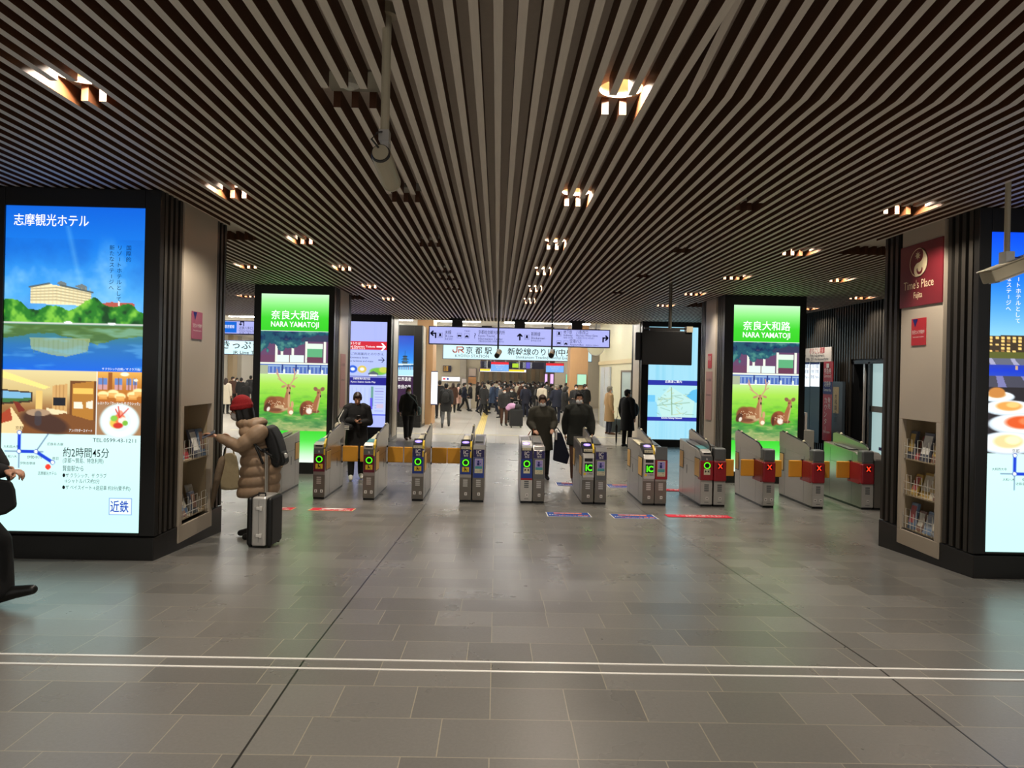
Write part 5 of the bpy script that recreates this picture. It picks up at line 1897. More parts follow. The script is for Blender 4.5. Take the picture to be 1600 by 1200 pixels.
DARKB = mat('board_dark', (0.07, 0.08, 0.20), 0.3)
bd, w2, h2 = board('departure_board', 'dark departure board hanging over the crowd', 'departure board', 751, 851, 564, 577, 42, DARKB, hung=3.86)
LEDY = emat('amber_led', (1.0, 0.75, 0.25), 1.3, False)
LEDW = emat('white_led', (0.92, 0.95, 1.0), 1.0, False)
mb = MB()
for i in range(5):
    for j, xx in enumerate((-.88, -.62, .12, .32, .55)):
        write(mb, ('12:%02d' % (i * 9 + 7), 'のぞみ', '東京', '新大阪', '博多')[j], w2 * xx, h2 * (.62 - i * .34), h2 * .26, -.011)
mb.build('board_lettering', LEDW, bd)
MB().box(w2 * -.01, w2 * .18, -.012, 0, -h2 * .7, h2 * .5).build('green_block', emat('lime_led', (0.66, 0.82, 0.16), 1.0, False), bd)
MB().box(-w2 * .62, -w2 * .42, -.012, 0, -h2 * .7, h2 * .7).build('pale_block', SIGN_W, bd)
MB().box(w2 * .42, w2 * .54, -.012, 0, -h2 * .9, h2 * .9).build('violet_block', emat('violet_led', (0.36, 0.33, 0.74), 1.0, False), bd)
bd, w2, h2 = board('light_band', 'yellow and white lit band under the departure board', 'sign', 749, 823, 576.2, 582, 41.5, SIGN_W, hung=3.86)
MB().box(-w2 * .97, -w2 * .55, -.012, 0, -h2 * .5, h2 * .9).build('yellow_part', emat('yellow_sign_face', (1.0, 0.84, 0.12), 1.0), bd)
MB().box(w2 * .15, w2 * .9, -.012, 0, -h2 * .5, h2 * .9).build('yellow_part', MATS['yellow_sign_face'], bd)
SKY = emat('sky_banner_face', (0.45, 0.66, 0.92), 1.0)
REDB = emat('red_banner_face', (0.86, 0.16, 0.20), 1.0)
for lab, x0, x1, y0, y1 in (('blue banner board with a red top over the crowd, under the JR mark side', 767, 795, 565, 580.5), ('blue banner board with a red top hanging before the tan pillar', 853, 881, 567, 582.5)):
    bd, w2, h2 = board('banner_board', lab, 'sign', x0, x1, y0, y1, 34, SKY, hung=3.86)
    MB().box(-w2 * .97, w2 * .97, -.012, 0, h2 * .45, h2 * .94).build('red_strip', REDB, bd)
    mb = MB()
    for i in range(3):
        write(mb, ('新幹線のりば', 'Shinkansen', 'きっぷ')[i], 0, h2 * (.1 - i * .4), h2 * .34, -.011, 0, 'C')
    mb.build('banner_lettering', WPRINT, bd)
bd, w2, h2 = board('wall_screen', 'small dark screen with coloured lines on the beige ticket wall', 'screen', 692, 705, 571, 581, 42.85, DARKB)
mb = MB()
for i in range(4):
    write(mb, '12:%02d 京都' % (i * 7 + 11), -w2 * .8, h2 * (.55 - i * .42), h2 * .34, -.011)
mb.build('screen_lettering', LEDY, bd)
bd, w2, h2 = board('wall_sign', 'long white counter sign with red and blue marks on the beige ticket wall', 'sign', 690, 720, 588.5, 596, 42.8, SIGN_W)
MB().disc_y((-w2 * .35, 0), h2 * .5, -.011, 14).build('blue_mark', INK_B, bd)
MB().box(-w2 * .85, -w2 * .6, -.011, 0, -h2 * .4, h2 * .4).build('red_mark', REDB, bd)
board('poster_board', 'bright white poster board beside the tan pillar', 'poster', 674, 683, 579.5, 633, 27.45, SIGN_W)
board('notice_board', 'pale notice on the beige wall past the grey pier', 'poster', 732.5, 744, 575.5, 588, 42.85, mat('pale_notice', (0.80, 0.72, 0.66), 0.5))
board('notice_board', 'orange and blue poster low on the beige wall past the grey pier', 'poster', 731.5, 744, 588.5, 600, 42.83, mat('orange_poster', (0.78, 0.56, 0.36), 0.5))
board('notice_board', 'white notice with a red heading on the grey pier', 'poster', 721.5, 728.5, 591.5, 600, 42.5, mat('white_notice', (0.86, 0.82, 0.80), 0.5))
board('lit_poster', 'green and blue lit poster by the tan pillar, above the crowd', 'poster', 884, 893.5, 584.5, 602, 45.85, emat('green_poster_face', (0.55, 0.86, 0.72), 1.0))
board('lit_poster', 'pale green lit poster on the tan pillar', 'poster', 902, 916, 584.5, 602, 30.9, emat('mint_poster_face', (0.66, 0.86, 0.74), 1.0))
for lab, x0, x1 in (('violet lit column in the far crowd hall, first beside the slatted wall', 851.5, 855), ('violet lit column in the far crowd hall, middle one', 860, 864.5), ('violet lit column in the far crowd hall, beside the green poster', 871.5, 876)):
    board('light_column', lab, 'light', x0, x1, 584, 600, 50, emat('violet_column_face', (0.93, 0.74, 0.98), 1.1), .3)
# clock-faced map sign high on the cream shop front, camera side
bd = empty('clock', at(931, 543, 28.5))

tag(bd, 'round station clock beyond the lavender sign', 'clock')
MB().disc_y((0, 0), .32, 0, 32, 0, 0, .08).build('dial', mat('clock_dial', (0.86, 0.85, 0.76), 0.4), bd)
MB().disc_y((0, 0), .35, -.012, 32, .32, 0, .1).build('bezel', GS, bd)
mb = MB().box(-.012, .012, -.006, -.003, -.02, .24).box(-.02, .16, -.006, -.003, -.012, .012)
mb.build('hand', GB, bd)
MB().tube([(0, .05, .34), (0, .05, 3.84 - bd.location.z)], .02, 8).build('stem', GB, bd)

# ================================================================ CEILING-HUNG CAMERAS AND MONITOR
CAMW = mat('camera_cream', (0.74, 0.70, 0.60), 0.4, 0, 0.03, 10)
CAMD = mat('camera_dark', (0.16, 0.15, 0.14), 0.4)
cY = 3.2
q = at(605, 32, cY)
o = empty('security_camera', (q.x, cY, CZ + 0.11))
tag(o, 'cream security camera on a long white pole, nearest under the ceiling', 'security camera')
pl = at(603, 212, cY).z - CZ - 0.11
MB().tube([(0, 0, 0), (0, 0, -.05)], .05, 16).build('ceiling_flange', CAMW, o)
MB().tube([(0, 0, -.03), (0, 0, pl)], .021, 14).build('pole', CAMW, o)
MB().box(-.024, .024, -.03, .03, pl - .03, pl + .02).box(-.012, .02, -.012, .06, pl - .06, pl - .02).build('bracket', GS, o)
p0, p1 = at(595, 240, cY - .05) - o.location, at(611, 284, cY + .22) - o.location
d_ = (p1 - p0).normalized()
MB().tube([p0, p0 + d_ * .02, p1], [.043, .047, .047], 20).build('housing', CAMW, o)
MB().tube([p0 - d_ * .010, p0 + d_ * .002], [.042, .046], 20).build('rear_cap', CAMD, o)
MB().tube([p0 - d_ * .013, p0 - d_ * .006], [.038, .038], 20).build('rear_plate', CAMW, o)
MB().tube([p1, p1 + d_ * .02], [.049, .046], 20).build('lens_hood', CAMW, o)
MB().tube([p0 - d_ * .015 + Vector((-.008, 0, .02)), p0 + Vector((-.035, -.05, .05)), p0 + Vector((-.015, -.02, .09)), (0, 0, pl + .02)], .005, 6).build('cable', CAMD, o)

o = empty('security_camera', (4.28, 5.4, CZ))
tag(o, 'pale flat security camera on a pole before the dusk hotel light box', 'security camera')
q = at(1575, 310, 5.4)
o.location.x = q.x
MB().tube([(0, 0, .06), (0, 0, -.56)], .021, 12).build('pole', CAMW, o)
MB().box(-.035, .035, -.04, .04, -.66, -.55).build('bracket', GS, o)
mt = Matrix.Translation((.02, 0, -.69)) @ Matrix.Rotation(math.radians(-22), 4, 'Y')
MB().box(-.19, .33, -.075, .075, -.05, .05).move(mt).build('housing', CAMW, o, bevel=0.012)
MB().box(-.20, .33, -.085, .085, .05, .062).move(mt).build('sun_shield', CAMW, o, bevel=0.004)
MB().box(-.15, .33, -.06, .06, -.062, -.048).move(mt).build('window', GS, o)
MB().tube([(.03, -.03, -.6), (.10, -.06, -.60), (.2, -.05, -.55), (.26, -.02, -.62)], .007, 6).build('cable', mat('blue_cable', (0.16, 0.25, 0.6), 0.4), o)

for lab, px, yb_ in (('small camera on a thin black pole before the JR mark side of the pale sign', 778, 553), ('small camera on a thin black pole before the far end of the pale sign', 862, 553)):
    q = at(px, yb_, 14.0)
    o = empty('security_camera', (q.x, 14.0, CZ))
    tag(o, lab, 'security camera')
    zb_ = q.z - CZ
    MB().tube([(0, 0, .08), (0, 0, zb_ + .08)], .018, 8).build('pole', GB, o)
    MB().box(-.03, .03, -.03, .03, zb_ + .03, zb_ + .10).build('bracket', GS, o)
    MB().tube([(.03, .14, zb_ + .05), (-.02, -.12, zb_ - .04)], .055, 14).build('housing', mat('camera_bronze', (0.50, 0.45, 0.38), 0.4), o)
    MB().tube([(-.02, -.12, zb_ - .04), (-.026, -.15, zb_ - .05)], [.056, .046], 14).build('lens', GB, o)

mY = 11.6
a_, b_ = at(1004, 516, mY), at(1081, 571, mY)
o = empty('hanging_monitor', ((a_.x + b_.x) / 2, mY, (a_.z + b_.z) / 2))
tag(o, 'black flat monitor seen from behind, hung from the ceiling on a pole', 'monitor')
w2, h2 = (b_.x - a_.x) / 2, (a_.z - b_.z) / 2
MB().box(-w2, w2, 0, .05, -h2, h2).build('back_shell', mat('monitor_black', (0.05, 0.047, 0.045), 0.5), o, bevel=0.012)
MB().box(-w2 - .09, -w2 + .02, .10, .16, -h2 * .75, h2 * .9).build('second_screen', GB, o, bevel=0.01)
MB().box(-w2 * .7, w2 * .5, .0, .06, h2, h2 + .03).box(-w2 * .9, w2 * .95, .06, .10, h2 + .03, h2 + .06).build('mount_rail', mat('rail_dark', (0.2, 0.19, 0.18), 0.4), o)
MB().box(w2 * .75, w2 * 1.0, -.02, .12, h2 - .02, h2 + .08).build('junction_box', CAMW, o)
MB().tube([(.06, .08, h2 + .03), (.06, .08, CZ + .05 - o.location.z)], .03, 12).build('pole', mat('pole_grey', (0.42, 0.40, 0.36), 0.35, 0.4), o)

# ================================================================ TICKET COUNTER AT THE BLACK WALL
WX = 7.56
fW = lambda x, z: (-0.012, -x, z)


def wall_item(name, label, cat, px0, px1, py0, py1, m, x=WX, th=.03, group=None):
    """a flat fitting on the black wall, spanning photo columns px0..px1"""
    def hit(px, py):
        d = fwv + CR * ((px - PCX) / F) - CU * ((py - PCY) / F)
        t = x / d.x
        return d * t + Vector((0, 0, EYE))
    a, b = hit(px0, py0), hit(px1, py1)
    a2 = hit(px0, py1)
    o = empty(name, (x, (a.y + b.y) / 2, (a.z + a2.z) / 2))
    tag(o, label, cat, group)
    h = abs(a.z - a2.z) / 2
    d2 = abs(a.y - b.y) / 2
    MB().box(-th, 0, -d2, d2, -h, h).build('board', m, o)
    return o, d2, h, (lambda u, v: (-th - 0.003, -u, v))


def wtext(o, fr, its, m, name='board_lettering'):
    mb = MB()
    for s, u, v, hh, wd in its:
        write(mb, s, u, v, hh, 0, 0, 'C', wd, frame=fr)
    mb.build(name, m, o)


WB = mat('white_board', (0.86, 0.83, 0.80), 0.45)
o, d2, h, fr = wall_item('wall_sign', 'white wall sign over the two bright ticket screens', 'sign', 1258, 1301, 545, 567, WB)
wtext(o, fr, [('のりこし精算', 0, h * .25, .16, d2 * 1.1)], RED)
wtext(o, fr, [('Fare Adjustment', 0, -h * .25, .10, d2 * 1.0), ('精算機 / 정산기 / Fare Adjustment Machine', 0, -h * .7, .08, d2 * 1.6)], INK_G)
MB().box(-.034, 0, d2 * .9, d2 * 1.0, -h, h).build('navy_edge', INK_N, o)
SCRW = emat('bright_screen', (0.93, 0.97, 1.0), 1.25)
for lab, a, b in (('bright ticket machine screen beside the deer pillar', 1257, 1271.3), ('bright ticket machine screen next to the red vertical banner', 1274.5, 1287)):
    o, d2, h, fr = wall_item('ticket_machine', lab, 'ticket machine', a, b, 566, 690, GB, x=7.55, th=.12)
    fr = lambda u, v: (-.124, -u, v)
    MB().add([fr(-d2 * .95, h * .98), fr(d2 * .95, h * .98), fr(d2 * .95, h * .39), fr(-d2 * .95, h * .39)], [(0, 1, 2, 3)]).build('screen', SCRW, o)
    mb = MB()
    f2 = lambda u, v: (-.127, -u, v)
    for k in range(6):
        write(mb, ('のりかえ案内', '大阪難波', '奈良 橿原神宮前', '京都', '賢島', 'Fare')[k], (-.5 + (k % 2)) * d2 * .9, h * (.85 - .13 * (k // 2)), .10, 0, 0, 'C', d2 * .7, frame=f2)
    mb.build('screen_lettering', INK_N, o)
    MB().add([f2(-d2 * .95, h * .98), f2(d2 * .95, h * .98), f2(d2 * .95, h * .94), f2(-d2 * .95, h * .94)], [(0, 1, 2, 3)]).build('screen_bar', INK_N, o)
o, d2, h, fr = wall_item('vertical_banner', 'tall red and navy banner for the sales counter on the black wall', 'sign', 1288.5, 1300, 565, 688, RED, x=7.42, th=.02)
fr = lambda u, v: (-.024, -u, v)
MB().add([fr(-d2, h * .49), fr(d2, h * .49), fr(d2, h * .18), fr(-d2, h * .18)], [(0, 1, 2, 3)]).build('navy_part', INK_N, o)
fr = lambda u, v: (-.028, -u, v)
mb = MB()
write(mb, '特急券', 0, h * .70, .14, 0, 0, 'C', d2 * 1.5, frame=fr)
write(mb, 'Limited', 0, h * .60, .10, 0, 0, 'C', d2 * 1.5, frame=fr)
write(mb, '定期券', 0, h * .38, .13, 0, 0, 'C', d2 * 1.4, frame=fr)
write(mb, 'Commuter Pass', 0, h * .25, .09, 0, 0, 'C', d2 * 1.6, frame=fr)
write_down(mb, 'カウンター', -d2 * .3, h * .10, .15, 0, 0, fr)
write_down(mb, '発売', d2 * .45, h * .10, .13, 0, 0, fr)
write(mb, 'Ticket counter', 0, -h * .80, .08, 0, 0, 'C', d2 * 1.5, frame=fr)
MB().add([fr(-d2 * .3, h * .95), fr(d2 * .3, h * .95), fr(d2 * .3, h * .84), fr(-d2 * .3, h * .84)], [(0, 1, 2, 3)]).build('ticket_mark', WPRINT, o)
mb.build('banner_lettering', WPRINT, o)
MB().tube([(-.01, 0, -h + .02), (-.01, 0, fz(o.location.y) - o.location.z)], .012, 8).box(-.14, .10, -.12, .12, fz(o.location.y) - o.location.z, fz(o.location.y) - o.location.z + .02).build('stand', GB, o)
o, d2, h, fr = wall_item('poster_stand', 'dark panel with a narrow gold poster beside the doorway', 'poster', 1305, 1319, 596, 690, mat('slate_panel', (0.22, 0.25, 0.28), 0.4), x=7.45, th=.06)
fr = lambda u, v: (-.064, -u, v)
MB().add([fr(-d2 * .75, h * .82), fr(d2 * .35, h * .82), fr(d2 * .35, -h * .05), fr(-d2 * .75, -h * .05)], [(0, 1, 2, 3)]).build('gold_sheet', mat('gold_sheet', (0.74, 0.62, 0.36), 0.4, 0, .25, 14), o)
mb = MB()
write_down(mb, '大和路の旅', -d2 * .2, h * .6, .12, 0, 0, lambda u, v: (-.068, -u, v))
mb.build('sheet_lettering', INK_K, o)
# leaflet stand and white counter bits in front of the machines
o = empty('leaflet_stand', (7.0, 15.4, fz(15.4)))
tag(o, 'pale leaflet stand with blue and white leaflets below the red banner', 'leaflet stand')
MB().box(-.16, .16, -.22, .22, 0, .92).build('cabinet', mat('stand_grey', (0.70, 0.69, 0.64), 0.45), o, bevel=.01)
MB().add([(-.18, -.2, .90), (-.18, .2, .90), (-.05, .2, 1.30), (-.05, -.2, 1.30)], [(3, 2, 1, 0)]).build('leaflet_sheet', mat('blue_white_leaflet', (0.68, 0.76, 0.85), 0.4, 0, .3, 7), o)
MB().box(-.05, -.0, -.2, .2, .90, 1.32).build('back_board', WB, o)
o = empty('queue_post', (6.55, 15.6, fz(15.6)))
tag(o, 'white tubular handrail bracket on a white box beside the deer pillar', 'handrail')
MB().box(-.10, .10, -.10, .10, 0, .88).build('base_box', mat('white_box', (0.86, 0.85, 0.84), 0.4), o, bevel=.01)
MB().tube([(-.10, 0, 1.52), (.12, 0, 1.52), (.12, 0, .86), (0, 0, .86)], .018, 8).build('rail', GS, o)
MB().tube([(.02, 0, .9), (.02, 0, 1.52)], .008, 8).build('rod', GS, o)
# doorway with a frosted glass door
d = MB()
d.box(7.66, 7.70, 13.2, 13.75, -.44, 1.98, 0)
d.box(7.60, 7.72, 13.75, 13.83, -.44, 2.02, 1)
d.box(7.60, 7.72, 13.13, 13.2, -.44, 2.02, 1)
d.box(7.60, 7.76, 13.1, 14.5, 1.98, 2.05, 1)
d.box(7.60, 7.72, 14.38, 14.46, -.44, 2.02, 1)
d.box(7.63, 7.66, 14.0, 14.06, -.44, 1.98, 2)
struct(d.build('door_2', [emat('lit_glass', (0.70, 0.82, 0.82), 0.75), GB, GS]))
d = MB()
d.box(7.64, 7.66, 13.2, 13.75, 1.0, 1.12, 0)
d.box(7.64, 7.66, 13.2, 13.45, .25, .31, 1)
struct(d.build('door_3', [GREYP, INK_N]))
d = MB().box(8.2, 8.3, 12.8, 15, -.5, 2.2)
struct(d.build('wall_right', mat('room_beyond', (0.12, 0.12, 0.12), 0.6)))

# ================================================================ PEOPLE
SKIN = mat('skin', (0.78, 0.58, 0.47), 0.5, 0, 0.05, 20)
HAIR = mat('black_hair', (0.055, 0.045, 0.04), 0.45, 0, 0.3, 60)
HAIRB = mat('brown_hair', (0.20, 0.12, 0.08), 0.45, 0, 0.3, 60)
HAIRG = mat('grey_hair', (0.5, 0.47, 0.42), 0.5, 0, 0.2, 60)
MASKM = mat('white_face_mask', (0.88, 0.88, 0.88), 0.6)
EYEM = mat('dark_eye', (0.04, 0.03, 0.03), 0.2)
LIP = mat('lip', (0.60, 0.32, 0.30), 0.4)
CLOTH = {}


def cloth(n, c, rough=0.85):
    return mat('cloth_' + n, c, rough, 0, 0.12, 35, bump=0.15)


for n_, c_ in dict(black=(0.075, 0.075, 0.08), charcoal=(0.15, 0.15, 0.155), navy=(0.09, 0.11, 0.18), grey=(0.36, 0.36, 0.36), olive=(0.21, 0.20, 0.16), beige=(0.66, 0.56, 0.44), tan=(0.60, 0.48, 0.33),
                   cream=(0.84, 0.80, 0.72), white=(0.86, 0.85, 0.84), pink=(0.85, 0.68, 0.62), brown=(0.30, 0.20, 0.15), denim=(0.20, 0.26, 0.36), blue=(0.20, 0.30, 0.48), darkgreen=(0.12, 0.13, 0.11), lightgrey=(0.68, 0.69, 0.71)).items():
    CLOTH[n_] = cloth(n_, c_)
SHOEB = mat('shoe_black', (0.06, 0.055, 0.05), 0.4)
SHOEW = mat('shoe_white', (0.85, 0.84, 0.80), 0.5)
SHOEBR = mat('shoe_brown', (0.30, 0.17, 0.10), 0.4)

_rm_ob = bpy.data.objects.new('remesh_source', bpy.data.meshes.new('remesh_source'))
COL.objects.link(_rm_ob)
_rm = _rm_ob.modifiers.new('r', 'REMESH')
_rm.mode = 'VOXEL'
_sm = _rm_ob.modifiers.new('s', 'SMOOTH')


def fuse(mb, name, voxel, mats, parent=None, smooth=3, link=True):
    """the shapes of mb grown into one continuous skin"""
    me = bpy.data.meshes.new(name)
    me.from_pydata(mb.v, [], mb.f)
    me.update()
    bm = bmesh.new()
    bm.from_mesh(me)
    bmesh.ops.recalc_face_normals(bm, faces=bm.faces)
    bm.to_mesh(me)
    bm.free()
    old = _rm_ob.data
    _rm_ob.data = me
    bpy.data.meshes.remove(old)
    _rm.voxel_size = voxel
    _sm.iterations = smooth
    _sm.factor = 0.5
    dg = bpy.context.evaluated_depsgraph_get()
    dg.update()
    out = bpy.data.meshes.new_from_object(_rm_ob.evaluated_get(dg))
    out.name = name
    out.materials.clear()
    for m in (mats if isinstance(mats, (list, tuple)) else [mats]):
        out.materials.append(m)
    out.polygons.foreach_set('use_smooth', [True] * len(out.polygons))
    o = bpy.data.objects.new(name, out)
    COL.objects.link(o)
    if parent:
        o.parent = parent
    return o


def limb(mb, pts, rads, n=10):
    """a rounded, tapering limb through pts"""
    pts = [Vector(p) for p in pts]
    P_, R_ = [], []
    d0 = (pts[1] - pts[0]).normalized()
    d1 = (pts[-1] - pts[-2]).normalized()
    for k in (0.98, 0.8, 0.45):
        P_.append(pts[0] - d0 * rads[0] * k)
        R_.append(rads[0] * math.sqrt(1 - k * k))
    P_ += pts
    R_ += list(rads)
    for k in (0.45, 0.8, 0.98):
        P_.append(pts[-1] + d1 * rads[-1] * k)
        R_.append(rads[-1] * math.sqrt(1 - k * k))
    mb.tube(P_, R_, n)
    return mb


def lerp(a, b, t):
    return Vector(a) * (1 - t) + Vector(b) * t


class Pose:
    """joints of a person facing -y, standing 1.70 m tall; every joint may be moved"""

    def __init__(s, **k):
        s.hip = Vector((0, 0, .92))
        s.chest = Vector((0, 0, 1.28))
        s.neck = Vector((0, .01, 1.45))
        s.head = Vector((0, -.015, 1.59))
        s.turn = 0.0                     # head turn about z
        s.nod = 0.0
        s.sh = {1: Vector((-.185, .01, 1.385)), -1: Vector((.185, .01, 1.385))}
        s.el = {1: Vector((-.235, .03, 1.12)), -1: Vector((.235, .03, 1.12))}
        s.wr = {1: Vector((-.245, -.03, .89)), -1: Vector((.245, -.03, .89))}
        s.hj = {1: Vector((-.095, 0, .90)), -1: Vector((.095, 0, .90))}
        s.kn = {1: Vector((-.105, -.015, .49)), -1: Vector((.105, -.015, .49))}
        s.an = {1: Vector((-.105, .02, .085)), -1: Vector((.105, .02, .085))}
        s.toe = {1: Vector((-.125, -.17, .035)), -1: Vector((.125, -.17, .035))}
        for a, b in k.items():
            v = getattr(s, a)
            if isinstance(v, dict):
                for q, w_ in b.items():
                    v[q] = Vector(w_)
            elif isinstance(v, Vector):
                setattr(s, a, Vector(b))
            else:
                setattr(s, a, b)


def stride(a=.28, swing=.12, lift=.06):
    """mid-step: side 1 leg forward, side -1 leg trailing"""
    return Pose(kn={1: (-.10, -.5 * a - .04, .49), -1: (.10, .25 * a, .48)}, an={1: (-.10, -a, .09), -1: (.10, a * 1.1, .09 + lift)},
                toe={1: (-.11, -a - .19, .05), -1: (.11, a * 1.1 - .13, .03)},
                el={1: (-.24, .10, 1.13), -1: (.24, -.04, 1.13)}, wr={1: (-.24, .06 + swing, .91), -1: (.24, -.12 - swing, .93)})


def bodymesh(p, voxel=.016, fingers=False, curl=0.5, grip=None, female=False):
    mb = MB()
    # trunk
    sw = 1.0 if not female else .93
    ax = (p.neck - p.hip)
    mb2 = MB()
    prof = [(.0, .155, .105), (.12, .165, .11), (.33, .138, .098), (.55, .155, .112), (.75, .172, .115), (.90, .15, .09), (1.0, .07, .06)]
    n = 14
    vs = []
    for t, rx, ry in prof:
        c = lerp(p.hip, p.chest, t / .7) if t < .7 else lerp(p.chest, p.neck, (t - .7) / .3)
        vs += [(c.x + rx * sw * math.cos(2 * PI * k / n), c.y + ry * math.sin(2 * PI * k / n), c.z - (.02 if t == 0 else 0)) for k in range(n)]
    fs = []
    for i in range(len(prof) - 1):
        for k in range(n):
            fs.append((i * n + k, i * n + (k + 1) % n, (i + 1) * n + (k + 1) % n, (i + 1) * n + k))
    fs += [tuple(range(n - 1, -1, -1)), tuple((len(prof) - 1) * n + k for k in range(n))]
    mb.add(vs, fs)
    limb(mb, [p.neck - Vector((0, 0, .03)), lerp(p.neck, p.head, .65)], [.058, .052])
    # head: skull, face wedge, jaw, nose, ears
    hd = MB()
    hd.ball((0, .012, .025), .076, .096, .098, 14)
    hd.ball((0, -.03, -.035), .060, .062, .078, 12)
    hd.ball((0, -.055, -.085), .032, .032, .026, 10)
    limb(hd, [(0, -.088, .0), (0, -.108, -.032)], [.010, .014], 7)
    for s in (-1, 1):
        hd.ball((s * .079, .012, -.01), .010, .022, .032, 8)
    R_ = Matrix.Translation(p.head) @ Matrix.Rotation(p.turn, 4, 'Z') @ Matrix.Rotation(p.nod, 4, 'X')
    hd.move(R_)
    mb.add(hd.v, hd.f)
    for s in (1, -1):
        limb(mb, [lerp(p.sh[s], p.neck, .25), p.sh[s], lerp(p.sh[s], p.el[s], .5), p.el[s]], [.062, .058, .048, .041])
        limb(mb, [p.el[s], lerp(p.el[s], p.wr[s], .35), p.wr[s]], [.041, .042, .027])
        # hand
        d = (p.wr[s] - p.el[s]).normalized()
        q = p.wr[s]
        side = Vector((0, -1, 0)) if abs(d.y) < .7 else Vector((-s, 0, 0))
        side = (side - d * side.dot(d)).normalized()       # toward the thumb
        nrm = d.cross(side)
        if nrm.x * s < 0:
            nrm = -nrm                                     # palm side, toward the body
        fr = fingers
        for k in range(4):
            o_ = side * (.03 - .02 * k)
            limb(mb, [q + o_ * .5, q + d * .09 + o_], [.014, .0125], 7)
        for k in range(4):
            o_ = side * (.032 - .0215 * k)
            L_ = (.068, .078, .072, .056)[k]
            a0 = q + d * .09 + o_
            c1 = d * math.cos(curl * .5) + nrm * math.sin(curl * .5)
            c2 = d * math.cos(curl * 1.4) + nrm * math.sin(curl * 1.4)
            a1 = a0 + c1 * L_ * .5
            limb(mb, [a0, a1, a1 + c2 * L_ * .5], [.0105, .0095, .008], 7)
        t0 = q + d * .03 + side * .022
        t1 = t0 + (d * .6 + side * .7 + nrm * .25).normalized() * .04
        limb(mb, [t0, t1, t1 + (d * .85 + side * .2 + nrm * .45).normalized() * .032], [.014, .0115, .0095], 7)
        limb(mb, [p.hj[s] + Vector((0, 0, .03)), p.hj[s], lerp(p.hj[s], p.kn[s], .5), p.kn[s]], [.085, .085, .070, .053])
        limb(mb, [p.kn[s], lerp(p.kn[s], p.an[s], .3), lerp(p.kn[s], p.an[s], .7), p.an[s]], [.053, .055, .042, .036])
        limb(mb, [p.an[s] + Vector((0, .03, -.03)), p.toe[s]], [.036, .03])
    return mb


def coat_shapes(p, length=.55, puff=0.0, flare=1.0, sleeve=1.0, collar=True):
    """upper garment; length = how far below the hip joint the hem hangs (m)"""
    mb = MB()
    n = 18
    e = .028 + puff
    rows = []
    hem = p.hip - Vector((0, 0, length))
    mid_k = (p.kn[1] + p.kn[-1]) / 2
    lean = (mid_k - p.hip)
    lean = lean / max(.05, abs(lean.z)) if length > 0 else Vector((0, 0, -1))
    hemc = p.hip + Vector((lean.x * length * .7, lean.y * length * .7, -length))
    sp = max(abs(p.kn[1].y - p.kn[-1].y), 0)
    rows.append((hemc, (.185 * flare) + e, .135 * flare + e + sp * .22 * min(1, length / .4)))
    rows.append((lerp(hemc, p.hip, .5), .18 * (1 + (flare - 1) * .5) + e, .13 * (1 + (flare - 1) * .5) + e + sp * .08))
    rows += [(p.hip, .172 + e, .122 + e), (lerp(p.hip, p.chest, .45), .158 + e, .115 + e), (p.chest, .172 + e, .122 + e),
             (lerp(p.chest, p.neck, .5), .165 + e, .10 + e), (lerp(p.chest, p.neck, .85), .115 + e, .075 + e), (p.neck + Vector((0, 0, .02)), .062 + e * .5, .058 + e * .5)]
    vs = []
    for c, rx, ry in rows:
        vs += [(c.x + rx * math.cos(2 * PI * k / n), c.y + ry * math.sin(2 * PI * k / n), c.z) for k in range(n)]
    fs = []
    for i in range(len(rows) - 1):
        for k in range(n):
            fs.append((i * n + k, i * n + (k + 1) % n, (i + 1) * n + (k + 1) % n, (i + 1) * n + k))
    fs += [tuple(range(n - 1, -1, -1)), tuple((len(rows) - 1) * n + k for k in range(n))]
    mb.add(vs, fs)
    for s in (1, -1):
        w_ = lerp(p.el[s], p.wr[s], .93 * sleeve)
        limb(mb, [lerp(p.sh[s], p.neck, .35), p.sh[s], lerp(p.sh[s], p.el[s], .5), p.el[s]], [.07 + e * .6, .068 + e * .6, .058 + e * .7, .052 + e * .7])
        limb(mb, [p.el[s], lerp(p.el[s], w_, .5), w_], [.052 + e * .7, .050 + e * .6, .036 + e * .45])
    if collar:
        m = p.neck
        nn_ = 12
        for k in range(nn_):
            a = 2 * PI * k / nn_
            mb.ball((m.x + .066 * math.cos(a), m.y + .062 * math.sin(a), m.z + .005), .026 + puff * .4, None, .036, 6)
    return mb


def trouser_shapes(p, e=.012, wide=1.0):
    mb = MB()
    mb.ball((p.hip.x, p.hip.y, p.hip.z), .165 + e, .118 + e, .12, 14)
    for s in (1, -1):
        limb(mb, [p.hj[s] + Vector((0, 0, .03)), p.hj[s], lerp(p.hj[s], p.kn[s], .5), p.kn[s]], [.09 + e, .09 + e, (.076 + e) * wide, (.060 + e) * wide])
        a = lerp(p.kn[s], p.an[s], .95)
        limb(mb, [p.kn[s], lerp(p.kn[s], a, .4), a], [(.060 + e) * wide, (.058 + e) * wide, (.048 + e) * wide])
    return mb


def shoe_mb(p, s):
    mb = MB()
    a, t = p.an[s], p.toe[s]
    d = (t - a)
    dn = Vector((d.x, d.y, d.z * .4)).normalized()
    heel = a - dn * .045 + Vector((0, 0, -.035))
    limb(mb, [heel, lerp(heel, t, .5) + Vector((0, 0, .012)), t], [.042, .047, .036], 10)
    limb(mb, [a + Vector((0, .0, .015)), lerp(a, heel, .7)], [.042, .045], 10)
    return mb


